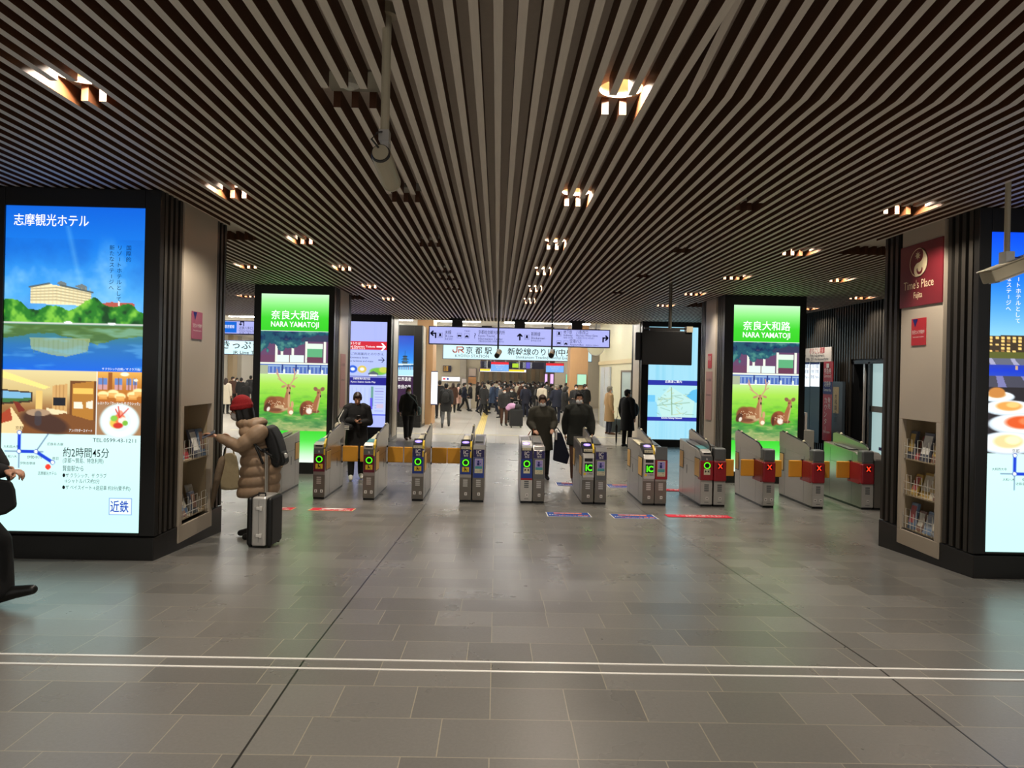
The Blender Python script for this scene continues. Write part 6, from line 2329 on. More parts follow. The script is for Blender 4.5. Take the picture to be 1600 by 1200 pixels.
def hair_mb(p, style):
    hb = MB()
    hb.ball((0, .026, .040), .087, .102, .098, 14)
    if style != 'bald':
        hb.ball((0, .055, -.015), .078, .066, .075, 12)
        hb.ball((0, -.045, .085), .066, .05, .04, 10)
        for s in (-1, 1):
            hb.ball((s * .068, -.01, .03), .022, .05, .05, 8)
    if style == 'long':
        limb(hb, [(0, .05, 0), (0, .075, -.12), (0, .08, -.24)], [.085, .08, .06])
        for s in (-1, 1):
            limb(hb, [(s * .07, .0, .0), (s * .075, .02, -.12), (s * .07, .03, -.2)], [.03, .032, .022])
    if style == 'bob':
        limb(hb, [(0, .05, 0), (0, .06, -.09)], [.09, .085])
        for s in (-1, 1):
            limb(hb, [(s * .072, -.005, .01), (s * .076, .0, -.09)], [.028, .03])
    R_ = Matrix.Translation(p.head) @ Matrix.Rotation(p.turn, 4, 'Z') @ Matrix.Rotation(p.nod, 4, 'X')
    return hb.move(R_)


def face_parts(p, root, mask):
    R_ = Matrix.Translation(p.head) @ Matrix.Rotation(p.turn, 4, 'Z') @ Matrix.Rotation(p.nod, 4, 'X')
    for s in (-1, 1):
        MB().ball((s * .030, -.079, .0), .012, .008, .007, 8).move(R_).build('eye', EYEM, root, smooth=True)
    if mask:
        m = MB()
        m.ball((0, -.052, -.055), .064, .062, .055, 14)
        m.move(R_).build('face_mask', MASKM, root, smooth=True)
    else:
        MB().ball((0, -.087, -.072), .022, .008, .006, 8).move(R_).build('mouth', LIP, root, smooth=True)


def person(label, p, top='black', legs='black', shoes=SHOEB, hair='short', hairm=None, length=.12, puff=0.0, flare=1.0, wide=1.0, mask=True, voxel=.018, h=1.70, group=None, female=False, curl=.5, skirt=False, collar=True):
    root = fuse(bodymesh(p, voxel, female=female, curl=curl), 'person', voxel, SKIN)
    tag(root, label, 'person', group)
    if hair:
        fuse(hair_mb(p, hair), 'hair', voxel, hairm or HAIR, root)
    face_parts(p, root, mask)
    fuse(trouser_shapes(p, wide=wide), 'trousers', voxel, CLOTH[legs], root)
    fuse(coat_shapes(p, length, puff, flare, collar=collar), 'coat', voxel, CLOTH[top], root)
    for s in (1, -1):
        fuse(shoe_mb(p, s), 'shoe', voxel * .7, shoes, root)
    root.scale = (h / 1.70,) * 3
    return root


def put(root, px, py, rz, Y=None):
    q = on_floor(px, py) if Y is None else at(px, py, Y)
    root.location = (q.x, q.y, fz(q.y))
    root.rotation_euler = (0, 0, rz)
    return root


def recolour(root, **kw):
    """own materials for the copied garments"""
    for ch in root.children:
        k = ch.name.split('.')[0]
        if k in kw and kw[k] is not None:
            ch.material_slots[0].link = 'OBJECT'
            ch.material_slots[0].material = kw[k]


# ---- prototypes: standing, arms before the chest, walking, walking with long coat, long hair
stand = Pose()
phone = Pose(el={1: (-.235, .02, 1.12), -1: (.235, .02, 1.12)}, wr={1: (-.08, -.25, 1.17), -1: (.09, -.23, 1.15)}, nod=.35, head=(0, -.04, 1.58))
walk = stride()
walk2 = stride(.34, .16, .08)
pocket = Pose(el={1: (-.27, .06, 1.13), -1: (.27, .06, 1.13)}, wr={1: (-.20, -.08, .95), -1: (.20, -.08, .95)}, turn=.5)

V = .02
protos = {
    'stand': person('', stand, voxel=V),
    'phone': person('', phone, voxel=V, hair='bob', length=.30, female=True),
    'walk': person('', walk, voxel=V, length=.10),
    'stride': person('', walk2, voxel=V, length=.30, hair='short'),
    'pocket': person('', pocket, voxel=V, length=.20),
    'long': person('', stand, voxel=V, hair='long', length=.45, flare=1.1, female=True),
}
used_p = set()


def crowd(label, kind, px, py, rz, top, legs, h=1.70, hairm=None, shoes=None, Y=None, group=None, feet=None):
    if kind not in used_p:
        r = protos[kind]
        used_p.add(kind)
    else:
        r = copy_tree(protos[kind])
    q = on_floor(px, py)
    r.location = (q.x, q.y, fz(q.y))
    r.rotation_euler = (0, 0, rz)
    r.scale = (h / 1.70,) * 3
    tag(r, label, 'person', group)
    recolour(r, coat=CLOTH[top], trousers=CLOTH[legs], hair=hairm, shoe=shoes)
    return r


def backpack(label, r, colour, z=1.18, dy=.20, w_=.15):
    """a bag on the back of person r"""
    o = empty('backpack', r.location, r.rotation_euler.z)
    tag(o, label, 'backpack')
    mb = MB()
    mb.ball((0, dy + .05, z), w_, .09, .22, 14)
    mb.ball((0, dy + .06, z - .10), w_ * 1.02, .10, .12, 12)
    fuse(mb, 'pack', .02, colour, o)
    for s in (-1, 1):
        st = MB()
        st.tube([(s * .10, dy + .02, z + .17), (s * .125, .02, z + .285), (s * .125, -.155, z + .12), (s * .135, -.10, z - .08), (s * .13, dy, z - .14)], .014, 6)
        st.build('strap', colour, o)
    MB().box(-w_ * .6, w_ * .6, dy + .13, dy + .155, z - .16, z - .02).build('pocket', colour, o, bevel=.01)
    o.scale = r.scale
    return o


PKG = mat('pack_grey', (0.50, 0.51, 0.52), 0.7, 0, .1, 30)
PKB = mat('pack_black', (0.07, 0.07, 0.075), 0.6, 0, .1, 30)
BACKWARD = PI                # facing away from the camera
r = crowd('man in a dark jacket with a grey backpack by the pagoda pillar', 'stand', 664, 654, BACKWARD - .2, 'navy', 'black', 1.72)
backpack('grey backpack on the man by the pagoda pillar', r, PKG)
crowd('person in a black coat between the grey backpack man and the walking man', 'pocket', 679, 653, BACKWARD + .5, 'black', 'black', 1.62)
crowd('tall man in black standing just behind the walking man with the black pack', 'stand', 686, 654, BACKWARD + .1, 'black', 'black', 1.76)
r = crowd('man in a charcoal coat with grey trousers walking away down the pale floor', 'stride', 696, 668, BACKWARD, 'charcoal', 'grey', 1.70)
backpack('square black backpack on the man walking away down the pale floor', r, PKB, w_=.14)
crowd('person with long brown hair in dark clothes before the beige ticket wall', 'long', 707, 645, BACKWARD, 'brown', 'black', 1.62, HAIRB)
crowd('person in a pale pink coat near the grey pier', 'long', 716, 642, PI / 2, 'pink', 'black', 1.58, HAIR)
r = crowd('person in navy striding in front of the pink coat', 'walk', 725, 643, PI / 2 + .1, 'navy', 'black', 1.62)
backpack('small black backpack on the navy striding person', r, PKB, w_=.13)
crowd('person with a white scarf and white trousers before the beige wall', 'pocket', 734, 641, -PI / 2, 'charcoal', 'white', 1.62)
crowd('person in a long black coat facing the crowd by the orange poster', 'long', 746, 639, PI / 2, 'black', 'black', 1.66)
crowd('person in a cream jacket and grey trousers beside the long black coat', 'pocket', 756, 638, PI / 2, 'cream', 'grey', 1.60)
crowd('man in a denim jacket striding across the yellow paving', 'stride', 768, 648, PI / 2 + .15, 'denim', 'navy', 1.70)
crowd('person in grey beside the pink bundle and black suitcase', 'stand', 787, 665, 0.2, 'charcoal', 'brown', 1.52)
crowd('person in black behind the pink bundle', 'phone', 798, 660, 0, 'black', 'black', 1.56)
crowd('person in a light grey top in the middle of the crowd', 'phone', 818, 647, PI * .6, 'lightgrey', 'black', 1.62)
crowd('man with grey hair in navy by the tan pillar', 'pocket', 869, 661.5, BACKWARD, 'navy', 'navy', 1.70, HAIRG)
crowd('person in black standing close to the tan pillar', 'phone', 882, 665.5, PI / 2 + .3, 'black', 'lightgrey', 1.66)
crowd('person in black and white near the tan pillar', 'stand', 899, 662.5, 0, 'charcoal', 'black', 1.72)
crowd('dark coated man in front of the tan pillar, nearest the cream shop front', 'pocket', 913, 661, .4, 'black', 'black', 1.74)
r = crowd('man in a tan overcoat with navy trousers and brown shoes', 'long', 951, 679, PI / 2 + .25, 'tan', 'navy', 1.72, HAIRG, SHOEBR)
# the tan man stands in profile by the shop front: short hair
for ch in list(r.children):
    if ch.name.startswith('hair'):
        bpy.data.objects.remove(ch)
fuse(hair_mb(stand, 'short'), 'hair', .02, HAIRG, r)

# far crowd
rr = random.Random(11)
tops = ['black', 'black', 'charcoal', 'navy', 'black', 'brown', 'grey', 'olive', 'black', 'cream', 'denim', 'charcoal']
kinds = ['stand', 'phone', 'walk', 'pocket', 'long', 'stride']
fixed = [(o.location.x, o.location.y) for o in COL.objects if o.parent is None and o.name.startswith('person')] + [(on_floor(787, 645).x, on_floor(787, 645).y), (on_floor(806, 668).x, on_floor(806, 668).y)]
spots = []
for i in range(200):
    Y = rr.uniform(33, 58)
    x = rr.uniform(752, 902) if Y < 44 else rr.uniform(765, 850)
    X = at(x, 600, Y).x
    if all(math.hypot(X - a, Y - b) > .75 for a, b in spots + fixed) and Y < 58.5 and not (abs(Y - 46) < .9 and X > 3.6):
        spots.append((X, Y))
spots = spots[:74]
for i, (X, Y) in enumerate(spots):
    k = rr.choice(kinds)
    r = copy_tree(protos[k])
    r.location = (X, Y, fz(Y))
    r.rotation_euler = (0, 0, rr.choice((BACKWARD, 0, BACKWARD, PI / 2, -PI / 2)) + rr.uniform(-.5, .5))
    hh = rr.uniform(1.56, 1.78)
    r.scale = (hh / 1.70,) * 3
    tp, lg = rr.choice(tops), rr.choice(['black', 'navy', 'charcoal', 'grey'])
    tag(r, 'person in a %s coat and %s trousers in the dense crowd under the departure board' % (tp, lg), 'person', 'crowd under the departure board')
    recolour(r, coat=CLOTH[tp], trousers=CLOTH[lg], hair=rr.choice((HAIR, HAIR, HAIRB)))
# the ticket office queue seen between the pillars on the left
for px, py, k, rz, t, l, hh, lab in ((352, 647, 'long', BACKWARD, 'cream', 'black', 1.66, 'person in a cream coat seen past the edge of the lake hotel pillar'),
                                     (363, 634, 'pocket', 1.0, 'brown', 'black', 1.68, 'person in a brown jacket in the ticket office queue'),
                                     (369, 633, 'phone', .8, 'black', 'black', 1.62, 'person facing the brown jacket in the ticket office queue'),
                                     (376, 640, 'stand', BACKWARD, 'black', 'black', 1.66, 'man in black above the red hat, ticket office queue'),
                                     (391, 633, 'stand', BACKWARD + .2, 'charcoal', 'black', 1.76, 'tall person in dark grey in the queue, close to the green deer pillar'),
                                     (384, 646, 'phone', BACKWARD, 'black', 'navy', 1.50, 'short person in black over the red hat, nearest of the queue')):
    crowd(lab, k, px, py, rz, t, l, hh)

# ---- people passing the gates
def arms_bag(h1, h2, **k):
    return Pose(wr={1: h1, -1: h2}, **k)


pz = Pose(el={1: (-.25, -.02, 1.14), -1: (.25, -.02, 1.14)}, wr={1: (-.17, -.22, 1.02), -1: (.19, -.22, 1.04)}, nod=.2)
r = person('person in an olive coat passing the blue ring gate with a dark tote', pz, 'olive', 'black', SHOEB, 'short', HAIRB, length=.32, puff=.012, flare=1.08, voxel=.014, h=1.62)
q = at(846, 700, 13.2)
r.location = (q.x, 13.2, fz(13.2))
r.rotation_euler = (0, 0, .05)
o = empty('tote_bag', (q.x + .26, 12.95, fz(12.95)), .1)
tag(o, 'dark navy tote bag hanging from the arm of the olive coat', 'bag')
mb = MB()
mb.prism_y([(-.05, .40), (.22, .33), (.26, .50), (.10, .93), (-.02, .93)], -.05, .05)
mb.build('bag_body', CLOTH['navy'], o, bevel=.02)
MB().tube([(-.02, 0, .92), (-.05, 0, .99), (.02, 0, 1.02), (.09, 0, .92)], .010, 6).build('handle', CLOTH['navy'], o)
MB().box(-.03, .0, -.09, -.07, .80, .98).build('paper_ticket', WPRINT, o)
o = empty('handbag', (q.x - .28, 12.95, fz(12.95)), 0)
tag(o, 'brown leather bag hanging beside the olive coat', 'bag')
mb = MB()
mb.prism_y([(-.16, .42), (-.06, .40), (.14, .70), (.12, .82), (-.02, .84), (-.14, .66)], -.05, .05)
mb.build('bag_body', mat('leather_brown', (0.50, 0.24, 0.13), 0.45, 0, .15, 25), o, bevel=.02)
MB().tube([(-.02, 0, .82), (.04, 0, .93), (.10, 0, .99), (.12, 0, .80)], .010, 6).build('handle', MATS['leather_brown'], o)

wk = stride(.22, .05, .03)
wk.nod = .1
r = person('man in a dark green coat walking up to the green IC display gate', wk, 'darkgreen', 'brown', SHOEB, 'short', HAIR, length=.22, puff=.015, voxel=.014, h=1.70)
q = at(903, 700, 13.0)
r.location = (q.x, 13.0, fz(13.0))
r.rotation_euler = (0, 0, 0)

ph = Pose(el={1: (-.28, .0, 1.13), -1: (.24, .0, 1.12)}, wr={1: (-.05, -.24, 1.16), -1: (.07, -.22, 1.12)}, nod=.45, head=(0, -.05, 1.575),
          an={1: (-.10, -.10, .09), -1: (.10, .10, .09)}, toe={1: (-.11, -.29, .04), -1: (.11, -.09, .04)}, kn={1: (-.10, -.09, .49), -1: (.10, .02, .49)})
r = person('person in a long black coat looking at a phone between the first two flap gates', ph, 'black', 'black', SHOEW, 'short', HAIRB, length=.50, puff=.012, flare=1.12, voxel=.012, h=1.62, female=True, mask=False)
q = at(557, 690, 12.75)
r.location = (q.x, 12.75, fz(12.75))
r.rotation_euler = (0, 0, .25)
S_ = 1.62 / 1.70
o = empty('smartphone', (0, 0, 0))
tag(o, 'dark phone held up by the person in the long black coat', 'phone')
MB().box(-.036, .036, -.005, .005, -.075, .075).build('casing', GB, o, bevel=.004)
MB().box(-.032, .032, .0052, .006, -.07, .07).build('screen', mat('phone_glass', (0.1, 0.1, 0.13), 0.1), o)
Mx = Matrix.Translation(r.location) @ Matrix.Rotation(.25, 4, 'Z') @ Matrix.Scale(S_, 4)
o.location = Mx @ Vector((.01, -.335, 1.20))
o.rotation_euler = (.5, 0, .25)
o = empty('folded_jacket', r.location, .25)
tag(o, 'black sports jacket with white stripes slung over the arm of the person holding a phone', 'jacket')
mb = MB()
ctr = [Vector((-.21, -.02, 1.34)), Vector((-.31, -.10, 1.17)), Vector((-.28, -.20, 1.05)), Vector((-.13, -.25, 1.04))]
limb(mb, ctr, [.075, .09, .085, .06])
fuse(mb, 'sleeve', .014, CLOTH['black'], o)
for k in range(3):
    st = MB()
    dz = .030 * (k - 1)
    st.tube([c_ + Vector((-.03 - .02 * (1 - i / 3), -r_ * .93, dz - .01)) for i, (c_, r_) in enumerate(zip(ctr, (.075, .09, .085, .06)))], .0095, 6)
    st.build('white_stripe', MATS['shoe_white'], o)
mb = MB()
limb(mb, [(-.36, -.16, 1.06), (-.34, -.18, .88), (-.28, -.18, .68)], [.07, .085, .06])
fuse(mb, 'hanging_cloth', .014, CLOTH['cream'], o)
o.scale = (S_,) * 3

wk = stride(.20, .04, .03)
r = person('person in dark clothes with a teal shoulder bag in front of the pagoda pillar', wk, 'darkgreen', 'black', SHOEBR, 'bob', HAIR, length=.15, wide=1.25, voxel=.016, h=1.60)
q = on_floor(637, 687)
r.location = (q.x, q.y, fz(q.y))
r.rotation_euler = (0, 0, .35)
o = empty('shoulder_bag', r.location, .35)
tag(o, 'teal grey shoulder bag on the person by the pagoda pillar', 'bag')
mb = MB()
mb.ball((.30, -.05, .88), .11, .07, .15, 12)
fuse(mb, 'bag_body', .02, mat('bag_teal', (0.33, 0.42, 0.42), 0.6), o)
MB().tube([(.30, -.05, 1.0), (.17, -.16, 1.2), (-.06, -.165, 1.42), (-.12, -.02, 1.485)], .012, 6).build('strap', MATS['bag_teal'], o)

r = person('person in a long black coat with an umbrella by the network map pillar', Pose(turn=-.4), 'black', 'black', SHOEB, 'short', HAIR, length=.42, flare=1.1, puff=.01, voxel=.016, h=1.68)
q = on_floor(979, 699)
r.location = (q.x, q.y, fz(q.y))
r.rotation_euler = (0, 0, BACKWARD - .9)
q0 = r.location
o = empty('umbrella', (q0.x - .33, q0.y - .12, q0.z))
tag(o, 'closed black umbrella held upright beside the long black coat', 'umbrella')
MB().tube([(0, 0, .0), (0, 0, .08), (0, 0, .2), (0, 0, .62), (0, 0, .68)], [.006, .008, .022, .034, .012], 10).build('canopy', CLOTH['black'], o)
MB().tube([(0, 0, .66), (0, 0, .86), (.02, 0, .90), (.05, 0, .89)], .008, 8).build('handle', GB, o)
o = empty('shoulder_bag', (q0.x + .24, q0.y + .02, q0.z), .2)
tag(o, 'black bag on the shoulder of the person with the umbrella', 'bag')
fuse(MB().ball((0, 0, 1.10), .11, .10, .20, 12), 'bag_body', .02, PKB, o)
MB().tube([(0, .02, 1.25), (-.06, .06, 1.42), (-.08, -.06, 1.41), (0, -.04, 1.25)], .012, 6).build('strap', PKB, o)


# ---- luggage in the far hall
def suitcase(label, loc, rz, w_, d_, h_, shell, handle_h=.35, rim=None):
    o = empty('suitcase', loc, rz)
    tag(o, label, 'suitcase')
    MB().box(-w_ / 2, w_ / 2, -d_ / 2, d_ / 2, .06, h_).build('shell', shell, o, bevel=.045, segs=4)
    for x in (-1, 1):
        for y in (-1, 1):
            MB().tube([(x * w_ * .36 - .012, y * d_ * .32, .028), (x * w_ * .36 + .012, y * d_ * .32, .028)], .027, 10).build('wheel', SHOEB, o)
    MB().tube([(-.09, d_ * .38, h_ - .02), (-.09, d_ * .38, h_ + handle_h), (.09, d_ * .38, h_ + handle_h), (.09, d_ * .38, h_ - .02)], .010, 8).build('pull_handle', GB if handle_h < .3 else GS, o)
    mb = MB()
    for k in range(5):
        x = -w_ * .34 + k * w_ * .17
        mb.box(x - .006, x + .006, -d_ / 2 - .004, -d_ / 2 + .02, .12, h_ - .06)
    mb.build('rib', shell, o)
    return o


q = on_floor(806, 668)
suitcase('large dark suitcase with a pink bundle on top in the far hall', (q.x, q.y, fz(q.y)), .15, .52, .28, .72, CLOTH['charcoal'], .3)
o = empty('bundle', (q.x - .18, q.y, fz(q.y) + .72))
tag(o, 'pale pink and white bundle lying on the large dark suitcase', 'bundle')
mb = MB()
mb.ball((0, 0, .12), .2, .15, .13, 12).ball((-.12, -.02, .05), .14, .12, .1, 10)
fuse(mb, 'cloth', .02, mat('bundle_pink', (0.80, 0.62, 0.78), 0.8), o)
fuse(MB().ball((.22, 0, .10), .17, .14, .12, 12).ball((.30, 0, -.02), .1, .12, .16, 10), 'dark_cloth', .02, CLOTH['charcoal'], o)
q = on_floor(961, 678)
suitcase('slate blue suitcase with a black bag on its handle beside the tan overcoat', (q.x, q.y, fz(q.y)), .1, .36, .25, .55, mat('case_slate', (0.36, 0.42, 0.46), 0.4), .42)
q = on_floor(787, 645)
suitcase('grey suitcase standing beyond the denim jacket', (q.x, q.y, fz(q.y)), 0, .4, .26, .65, CLOTH['grey'], .3)

# ================================================================ THE WOMAN IN THE RED HAT
WY = 7.42
hat_c = at(377, 636, WY)
hand_c = at(330, 676, WY - .20)
zf = fz(WY)
wx = at(408, 800, WY).x
# she faces the rack (-x): local -y is world -x, local +x is world -y... built directly with her own joints
Rz = Matrix.Rotation(-PI / 2, 4, 'Z')
Ri = Rz.inverted()
base = Vector((wx, WY, zf))
L = lambda px, py, Y: Ri @ (at(px, py, Y) - base)
pw = Pose(hip=L(411, 752, WY), chest=L(399, 693, WY), neck=L(388, 664, WY), head=L(376, 641, WY),
          hj={1: L(411, 756, WY + .09), -1: L(411, 756, WY - .09)},
          kn={1: L(402, 800, WY + .09), -1: L(410, 802, WY - .09)},
          an={1: L(402, 835, WY + .10), -1: L(413, 842, WY - .09)},
          sh={1: L(404, 676, WY + .17), -1: L(404, 676, WY - .17)})
pw.toe[1] = pw.an[1] + Vector((-.01, -.17, -.05))
pw.toe[-1] = pw.an[-1] + Vector((.01, -.17, -.05))
pw.nod = .15
# near arm (side -1 after the turn lies toward the camera) reaches to the rack; far arm carries the bag
near = 1 if (Rz @ Vector((-1, 0, 0))).y < 0 else -1
far = -near
for s, dy in ((near, -.17), (far, .17)):
    pw.sh[s] = L(403, 677, WY + dy)
    pw.hj[s] = L(411, 756, WY + dy * .5)
    pw.kn[s] = L(405, 800, WY + dy * .5)
    pw.an[s] = L(408 if s == near else 400, 840, WY + dy * .5)
    pw.an[s].z = .085
    pw.toe[s] = pw.an[s] + Vector((0, -.17, -.05))
pw.el[near] = L(375, 698, WY - .22)
pw.wr[near] = L(341, 683, WY - .20)
pw.el[far] = L(384, 705, WY + .20)
pw.wr[far] = L(364, 690, WY + .14)
body = fuse(bodymesh(pw, .01, female=True, curl=.55), 'person', .009, SKIN, smooth=2)
body.location = base
body.rotation_euler = (0, 0, -PI / 2)
tag(body, 'woman in a red knit hat and long beige puffer coat leaning to the leaflet rack', 'person')
face_parts(pw, body, True)
fuse(trouser_shapes(pw), 'trousers', .014, CLOTH['black'], body)
for s in (1, -1):
    fuse(shoe_mb(pw, s), 'shoe', .009, SHOEB, body)
fuse(hair_mb(pw, 'bob'), 'hair', .012, HAIR, body)
PUFF = mat('puffer_beige', (0.60, 0.50, 0.40), 0.55, 0, .1, 18, bump=.12)
# quilted coat: stacked padded rings round a bent trunk, then sleeves and hood
mb = MB()
n = 22
cen = [(L(403, 773, WY), .205, .205), (L(405, 757, WY), .20, .205), (L(407, 741, WY), .20, .20), (L(407, 725, WY), .20, .19), (L(405, 709, WY), .19, .175), (L(402, 694, WY), .18, .155), (L(398, 680, WY), .165, .135), (L(391, 667, WY), .115, .10)]
vs, fs = [], []
rows = []
for (c0, a0, b0), (c1, a1, b1) in zip(cen, cen[1:]):
    for t in (0, .15, .35, .6, .85):
        k_ = math.sin(PI * t) ** .6 if t > 0 else 0.0
        rows.append((lerp(c0, c1, t), a0 + (a1 - a0) * t + .022 * k_, b0 + (b1 - b0) * t + .022 * k_))
rows.append(cen[-1])
axis = (cen[-1][0] - cen[0][0]).normalized()
for c, a, b in rows:
    vs += [(c.x + a * math.cos(2 * PI * k / n), c.y + b * math.sin(2 * PI * k / n), c.z + .10 * b * math.sin(2 * PI * k / n)) for k in range(n)]
for i in range(len(rows) - 1):
    for k in range(n):
        fs.append((i * n + k, i * n + (k + 1) % n, (i + 1) * n + (k + 1) % n, (i + 1) * n + k))
fs += [tuple(range(n - 1, -1, -1)), tuple((len(rows) - 1) * n + k for k in range(n))]
mb.add(vs, fs)


def quilt(mb, a, b, r0_, r1_, seg):
    pts, rad = [], []
    for i in range(seg):
        for t in (.04, .3, .6, .96):
            u = (i + t) / seg
            pts.append(lerp(a, b, u))
            rad.append((r0_ + (r1_ - r0_) * u) * (1 - .13 * (abs(t - .5) * 2) ** 3))
    limb(mb, pts, rad, 14)


for s in (near, far):
    quilt(mb, pw.sh[s] + Vector((0, .02, .01)), pw.el[s], .104, .078, 2)
    quilt(mb, pw.el[s], lerp(pw.el[s], pw.wr[s], .95), .072, .048, 3)
mb.ball(pw.neck + Vector((0, .09, .01)), .14, .10, .075, 14)
mb.ball(pw.neck + Vector((0, .13, .03)), .11, .075, .055, 12)
for k in range(12):
    a = 2 * PI * k / 12
    mb.ball(pw.neck + Vector((.085 * math.cos(a), .085 * math.sin(a) - .01, .02)), .04, None, .05, 7)
fuse(mb, 'coat', .011, PUFF, body, smooth=1)
# red knit hat
hb = MB()
hb.ball((0, .022, .062), .098, .112, .108, 18)
hb.tube([(0.094 * math.cos(a), .014 + .108 * math.sin(a), .022) for a in np.linspace(0, 2 * PI, 25)], .017, 8)
hb.tube([(0.096 * math.cos(a), .016 + .110 * math.sin(a), .048) for a in np.linspace(0, 2 * PI, 25)], .016, 8)
hb.move(Matrix.Translation(pw.head) @ Matrix.Rotation(pw.nod, 4, 'X'))
fuse(hb, 'hat', .01, mat('red_knit', (0.55, 0.06, 0.09), 0.9, 0, .2, 90, bump=.4), body, smooth=2)
# her backpack: thin dark day pack on the back
BPK = mat('day_pack_black', (0.045, 0.05, 0.055), 0.55, 0, .15, 30)
o = empty('backpack', base, -PI / 2)
tag(o, 'slim black backpack on the woman in the beige puffer coat', 'backpack')
prof = [L(x_, y_, WY) for x_, y_ in ((415, 667), (421, 663), (429, 668), (436, 680), (442, 698), (445, 715), (442, 727), (435, 730), (428, 722), (424, 705), (419, 685))]
mb = MB().prism_x([(v_.y, v_.z) for v_ in prof], -.135, .135)
bm_ = mb.build('pack_source', BPK, None, bevel=.045, segs=3)
dg = bpy.context.evaluated_depsgraph_get()
me_ = bm_.evaluated_get(dg).to_mesh()
mb = MB().add([tuple(v_.co) for v_ in me_.vertices], [tuple(f_.vertices) for f_ in me_.polygons])
bpy.data.objects.remove(bm_)
fuse(mb, 'pack', .012, BPK, o, smooth=6)
prof = [L(x_, y_, WY) for x_, y_ in ((438, 702), (446, 706), (449, 722), (444, 728), (437, 724))]
MB().prism_x([(v_.y, v_.z) for v_ in prof], -.09, .09).build('front_pocket', BPK, o, bevel=.02)
for s, dy in ((near, -.13), (far, .13)):
    q_ = .5 if s == near else .5
    st = MB()
    st.tube([L(420, 672, WY + dy), L(408, 664, WY + dy * 1.1), L(394, 676, WY + dy * 1.45), L(393, 690, WY + dy * 1.7), L(408, 703, WY + dy * 1.85), L(424, 712, WY + dy * 1.7), L(434, 722, WY + dy * .9)], .013, 6)
    st.build('strap', BPK, o)
st = MB()
st.tube([L(399, 697, WY - .265), L(405, 710, WY - .27), L(411, 725, WY - .262)], .013, 6)
st.build('loose_strap', BPK, o)
MB().ball(L(446, 712, WY - .05), .012, .03, .03, 8).build('badge', GS, o)

# tote bag and closed umbrella hanging from her far arm
o = empty('tote_bag', at(356, 735, WY + .10))
tag(o, 'cream canvas tote bag hanging from the arm of the woman in the red hat', 'bag')
T_ = lambda px, py, dy=0: at(px, py, WY + .10 + dy) - o.location
mb = MB()
out = [(347, 712), (343, 735), (345, 764), (352, 766), (369, 765), (374, 762), (373, 735), (369, 712), (362, 707), (354, 708)]
f_, b_ = [T_(x, y, -.05) for x, y in out], [T_(x, y, .05) for x, y in out]
m_ = [T_(x + (358 - x) * -.06, y, -.0) for x, y in out]
k = len(out)
vs = f_ + m_ + b_
fs = [tuple(range(k)), tuple(range(3 * k - 1, 2 * k - 1, -1))]
for j in range(2):
    fs += [(j * k + (i + 1) % k, j * k + i, (j + 1) * k + i, (j + 1) * k + (i + 1) % k) for i in range(k)]
mb.add(vs, fs)
fuse(mb, 'bag_body', .012, mat('canvas_cream', (0.66, 0.60, 0.47), 0.85, 0, .15, 25, bump=.2), o, smooth=5)
for dy in (-.03, .03):
    MB().tube([T_(351, 712, dy), T_(353, 700, dy), T_(358, 694, dy), T_(364, 700, dy), T_(366, 712, dy)], .009, 6).build('handle', MATS['canvas_cream'], o)
o = empty('umbrella', at(335, 750, WY + .05))
tag(o, 'closed beige umbrella with a wrinkled canopy hanging beside the cream tote', 'umbrella')
T_ = lambda px, py: at(px, py, WY + .05) - o.location
MB().tube([T_(349, 712), T_(347, 718), T_(343, 735), T_(336, 765), T_(331, 790), T_(329.5, 796)], [.012, .038, .042, .032, .018, .006], 9).build('canopy', mat('umbrella_beige', (0.50, 0.43, 0.35), 0.8, 0, .25, 30, bump=.4), o, smooth=True)
MB().tube([T_(349, 714), T_(351, 702), T_(354, 697), T_(357, 700)], .008, 7).build('handle', GB, o)
o = empty('leaflet', hand_c + Vector((-.02, -.02, -.02)))
tag(o, 'dark folded leaflet in the hand of the woman at the rack', 'leaflet')
MB().box(-.07, .07, -.05, .05, -.004, .004).build('paper', LEAF[4], o)
o.rotation_euler = (.2, -.5, .3)

# silver hard-shell suitcase seen edge-on
sxy = on_floor(403, 857)
o = empty('suitcase', (sxy.x, sxy.y, sxy.z))
tag(o, 'silver suitcase with black sides and a tall pull handle on the slate floor', 'suitcase')
o.rotation_euler = (0, 0, -.06)
SW, SH, SD = .27, .515, .32
SILV = mat('case_aluminium', (0.80, 0.79, 0.77), 0.35, .45, .03, 6, stretch=(1, 1, 8))
MB().box(-.073, .073, 0, SD, .02, SH).build('metal_band', SILV, o, bevel=.02, segs=3)
for s in (-1, 1):
    mb = MB()
    mb.box(s * .072, s * .132, .008, SD - .008, .016, SH - .004)
    mb.build('side_shell', mat('case_black', (0.05, 0.05, 0.05), 0.4, 0, .1, 30), o, bevel=.045, segs=4)
for z in (.13, .405):
    lm = MB().box(-.022, .030, -.012, .004, z - .014, z + .014).box(.014, .038, -.018, .0, z - .020, z + .020)
    lm.build('latch', STEEL, o, bevel=.003)
    MB().tube([(-.03, -.004, z - .012), (-.03, -.004, z + .012)], .008, 8).build('latch_hinge', GS, o)
MB().box(-.0015, .0015, -.0015, .002, .06, SH - .03).build('seam', GG, o)
for s in (-1, 1):
    for y in (.05, SD - .05):
        MB().tube([(s * .10 - .012, y, .022), (s * .10 + .012, y, .022)], .022, 12).build('wheel', SHOEB, o)
MB().tube([(-.035, .08, SH - .01), (-.035, .08, SH + .03), (.035, .08, SH + .03), (.035, .08, SH - .01)], .009, 8).build('carry_handle', GB, o)
mb = MB()
for y in (.30, .34):
    mb.tube([(-.055, y, SH - .02), (-.055 - .006, y, SH + .36), (-.075, y, SH + .44)], .0095, 8)
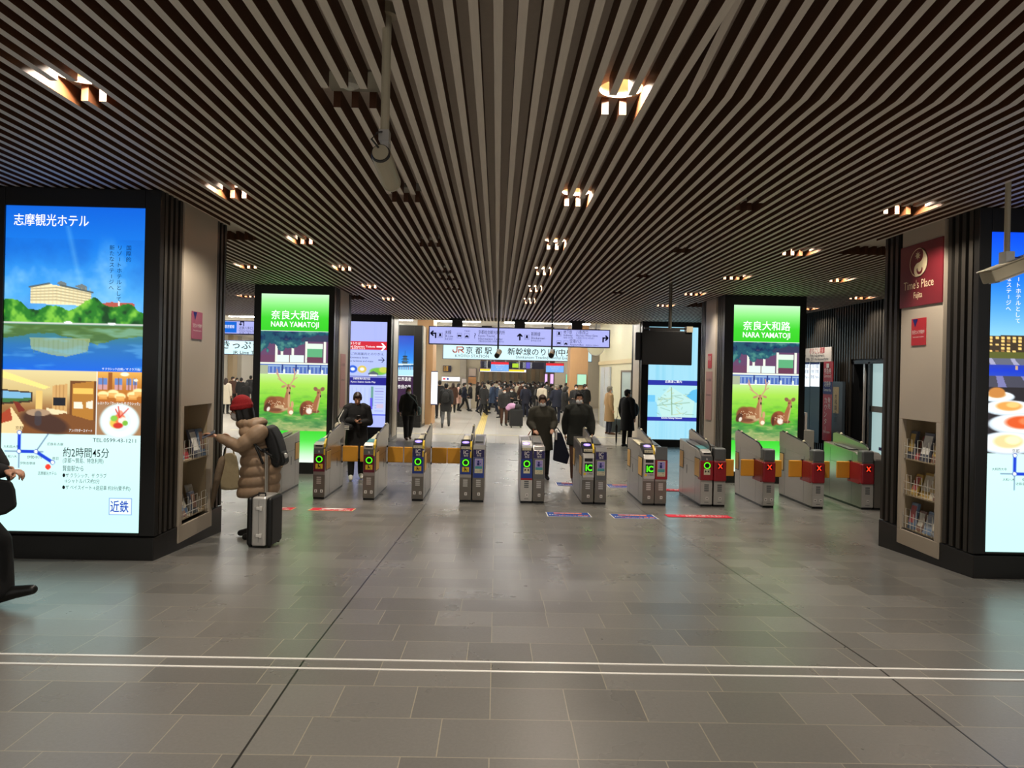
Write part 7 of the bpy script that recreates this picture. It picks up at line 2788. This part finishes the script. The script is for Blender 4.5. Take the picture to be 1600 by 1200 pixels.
mb.build('pull_tube', mat('tube_aluminium', (0.72, 0.70, 0.66), .3, .6), o)
MB().box(-.095, -.055, .27, .37, SH + .43, SH + .46).build('pull_grip', GB, o, bevel=.006)

# ================================================================ PERSON LEAVING THE FRAME ON THE LEFT
EY = 4.85
eb = Vector((-3.88, EY, fz(EY)))
pe = stride(.33, .10, .05)
R2 = Matrix.Rotation(PI / 2, 4, 'Z')          # local -y becomes +x
L2 = lambda px, py, Y: R2.inverted() @ (at(px, py, Y) - eb)
fw_leg = 1
nearS = 1 if (R2 @ Vector((-1, 0, 0))).y < 0 else -1
pe.an[nearS] = L2(6, 926, EY - .09)
pe.toe[nearS] = L2(50, 921, EY - .09)
pe.kn[nearS] = L2(-2, 845, EY - .09)
pe.an[-nearS] = Vector((pe.an[-nearS].x, .40, .15))
pe.toe[-nearS] = Vector((pe.an[-nearS].x, .25, .03))
pe.kn[-nearS] = Vector((pe.kn[-nearS].x, .12, .48))
pe.el[nearS] = L2(-62, 735, EY - .22)
pe.wr[nearS] = L2(6, 736, EY - .20)
body = fuse(bodymesh(pe, .01, curl=1.1), 'person', .01, SKIN, smooth=2)
body.location = eb
body.rotation_euler = (0, 0, PI / 2)
tag(body, 'person in black mostly outside the frame, stepping past the lake hotel light box', 'person')
fuse(hair_mb(pe, 'short'), 'hair', .016, HAIR, body)
face_parts(pe, body, True)
fuse(trouser_shapes(pe, e=.02), 'trousers', .012, CLOTH['black'], body)
fuse(coat_shapes(pe, .12, .01), 'coat', .013, CLOTH['black'], body)
for s in (1, -1):
    fuse(shoe_mb(pe, s), 'shoe', .009, SHOEB, body)
o = empty('bag', at(2, 775, EY - .2))
tag(o, 'black bag hanging from the hand at the frame edge, before the light box', 'bag')
T_ = lambda px, py, dy=0: at(px, py, EY - .2 + dy) - o.location
out = [(-30, 748), (-5, 748), (18, 751), (24, 765), (27, 792), (10, 803), (-35, 815)]
mb = MB()
f_, b_ = [T_(x, y, -.06) for x, y in out], [T_(x, y, .06) for x, y in out]
k = len(out)
mb.add(f_ + b_, [tuple(range(k)), tuple(range(2 * k - 1, k - 1, -1))] + [((i + 1) % k, i, k + i, k + (i + 1) % k) for i in range(k)])
mb.build('bag_body', PKB, o, bevel=.02)
MB().tube([T_(-12, 750), T_(2, 741), T_(12, 740), T_(14, 751)], .01, 7).build('handle', PKB, o)

for k, r in protos.items():
    if k not in used_p:
        for ch in list(r.children):
            bpy.data.objects.remove(ch)
        bpy.data.objects.remove(r)
bpy.data.objects.remove(_rm_ob)
bpy.data.objects.remove(_to)
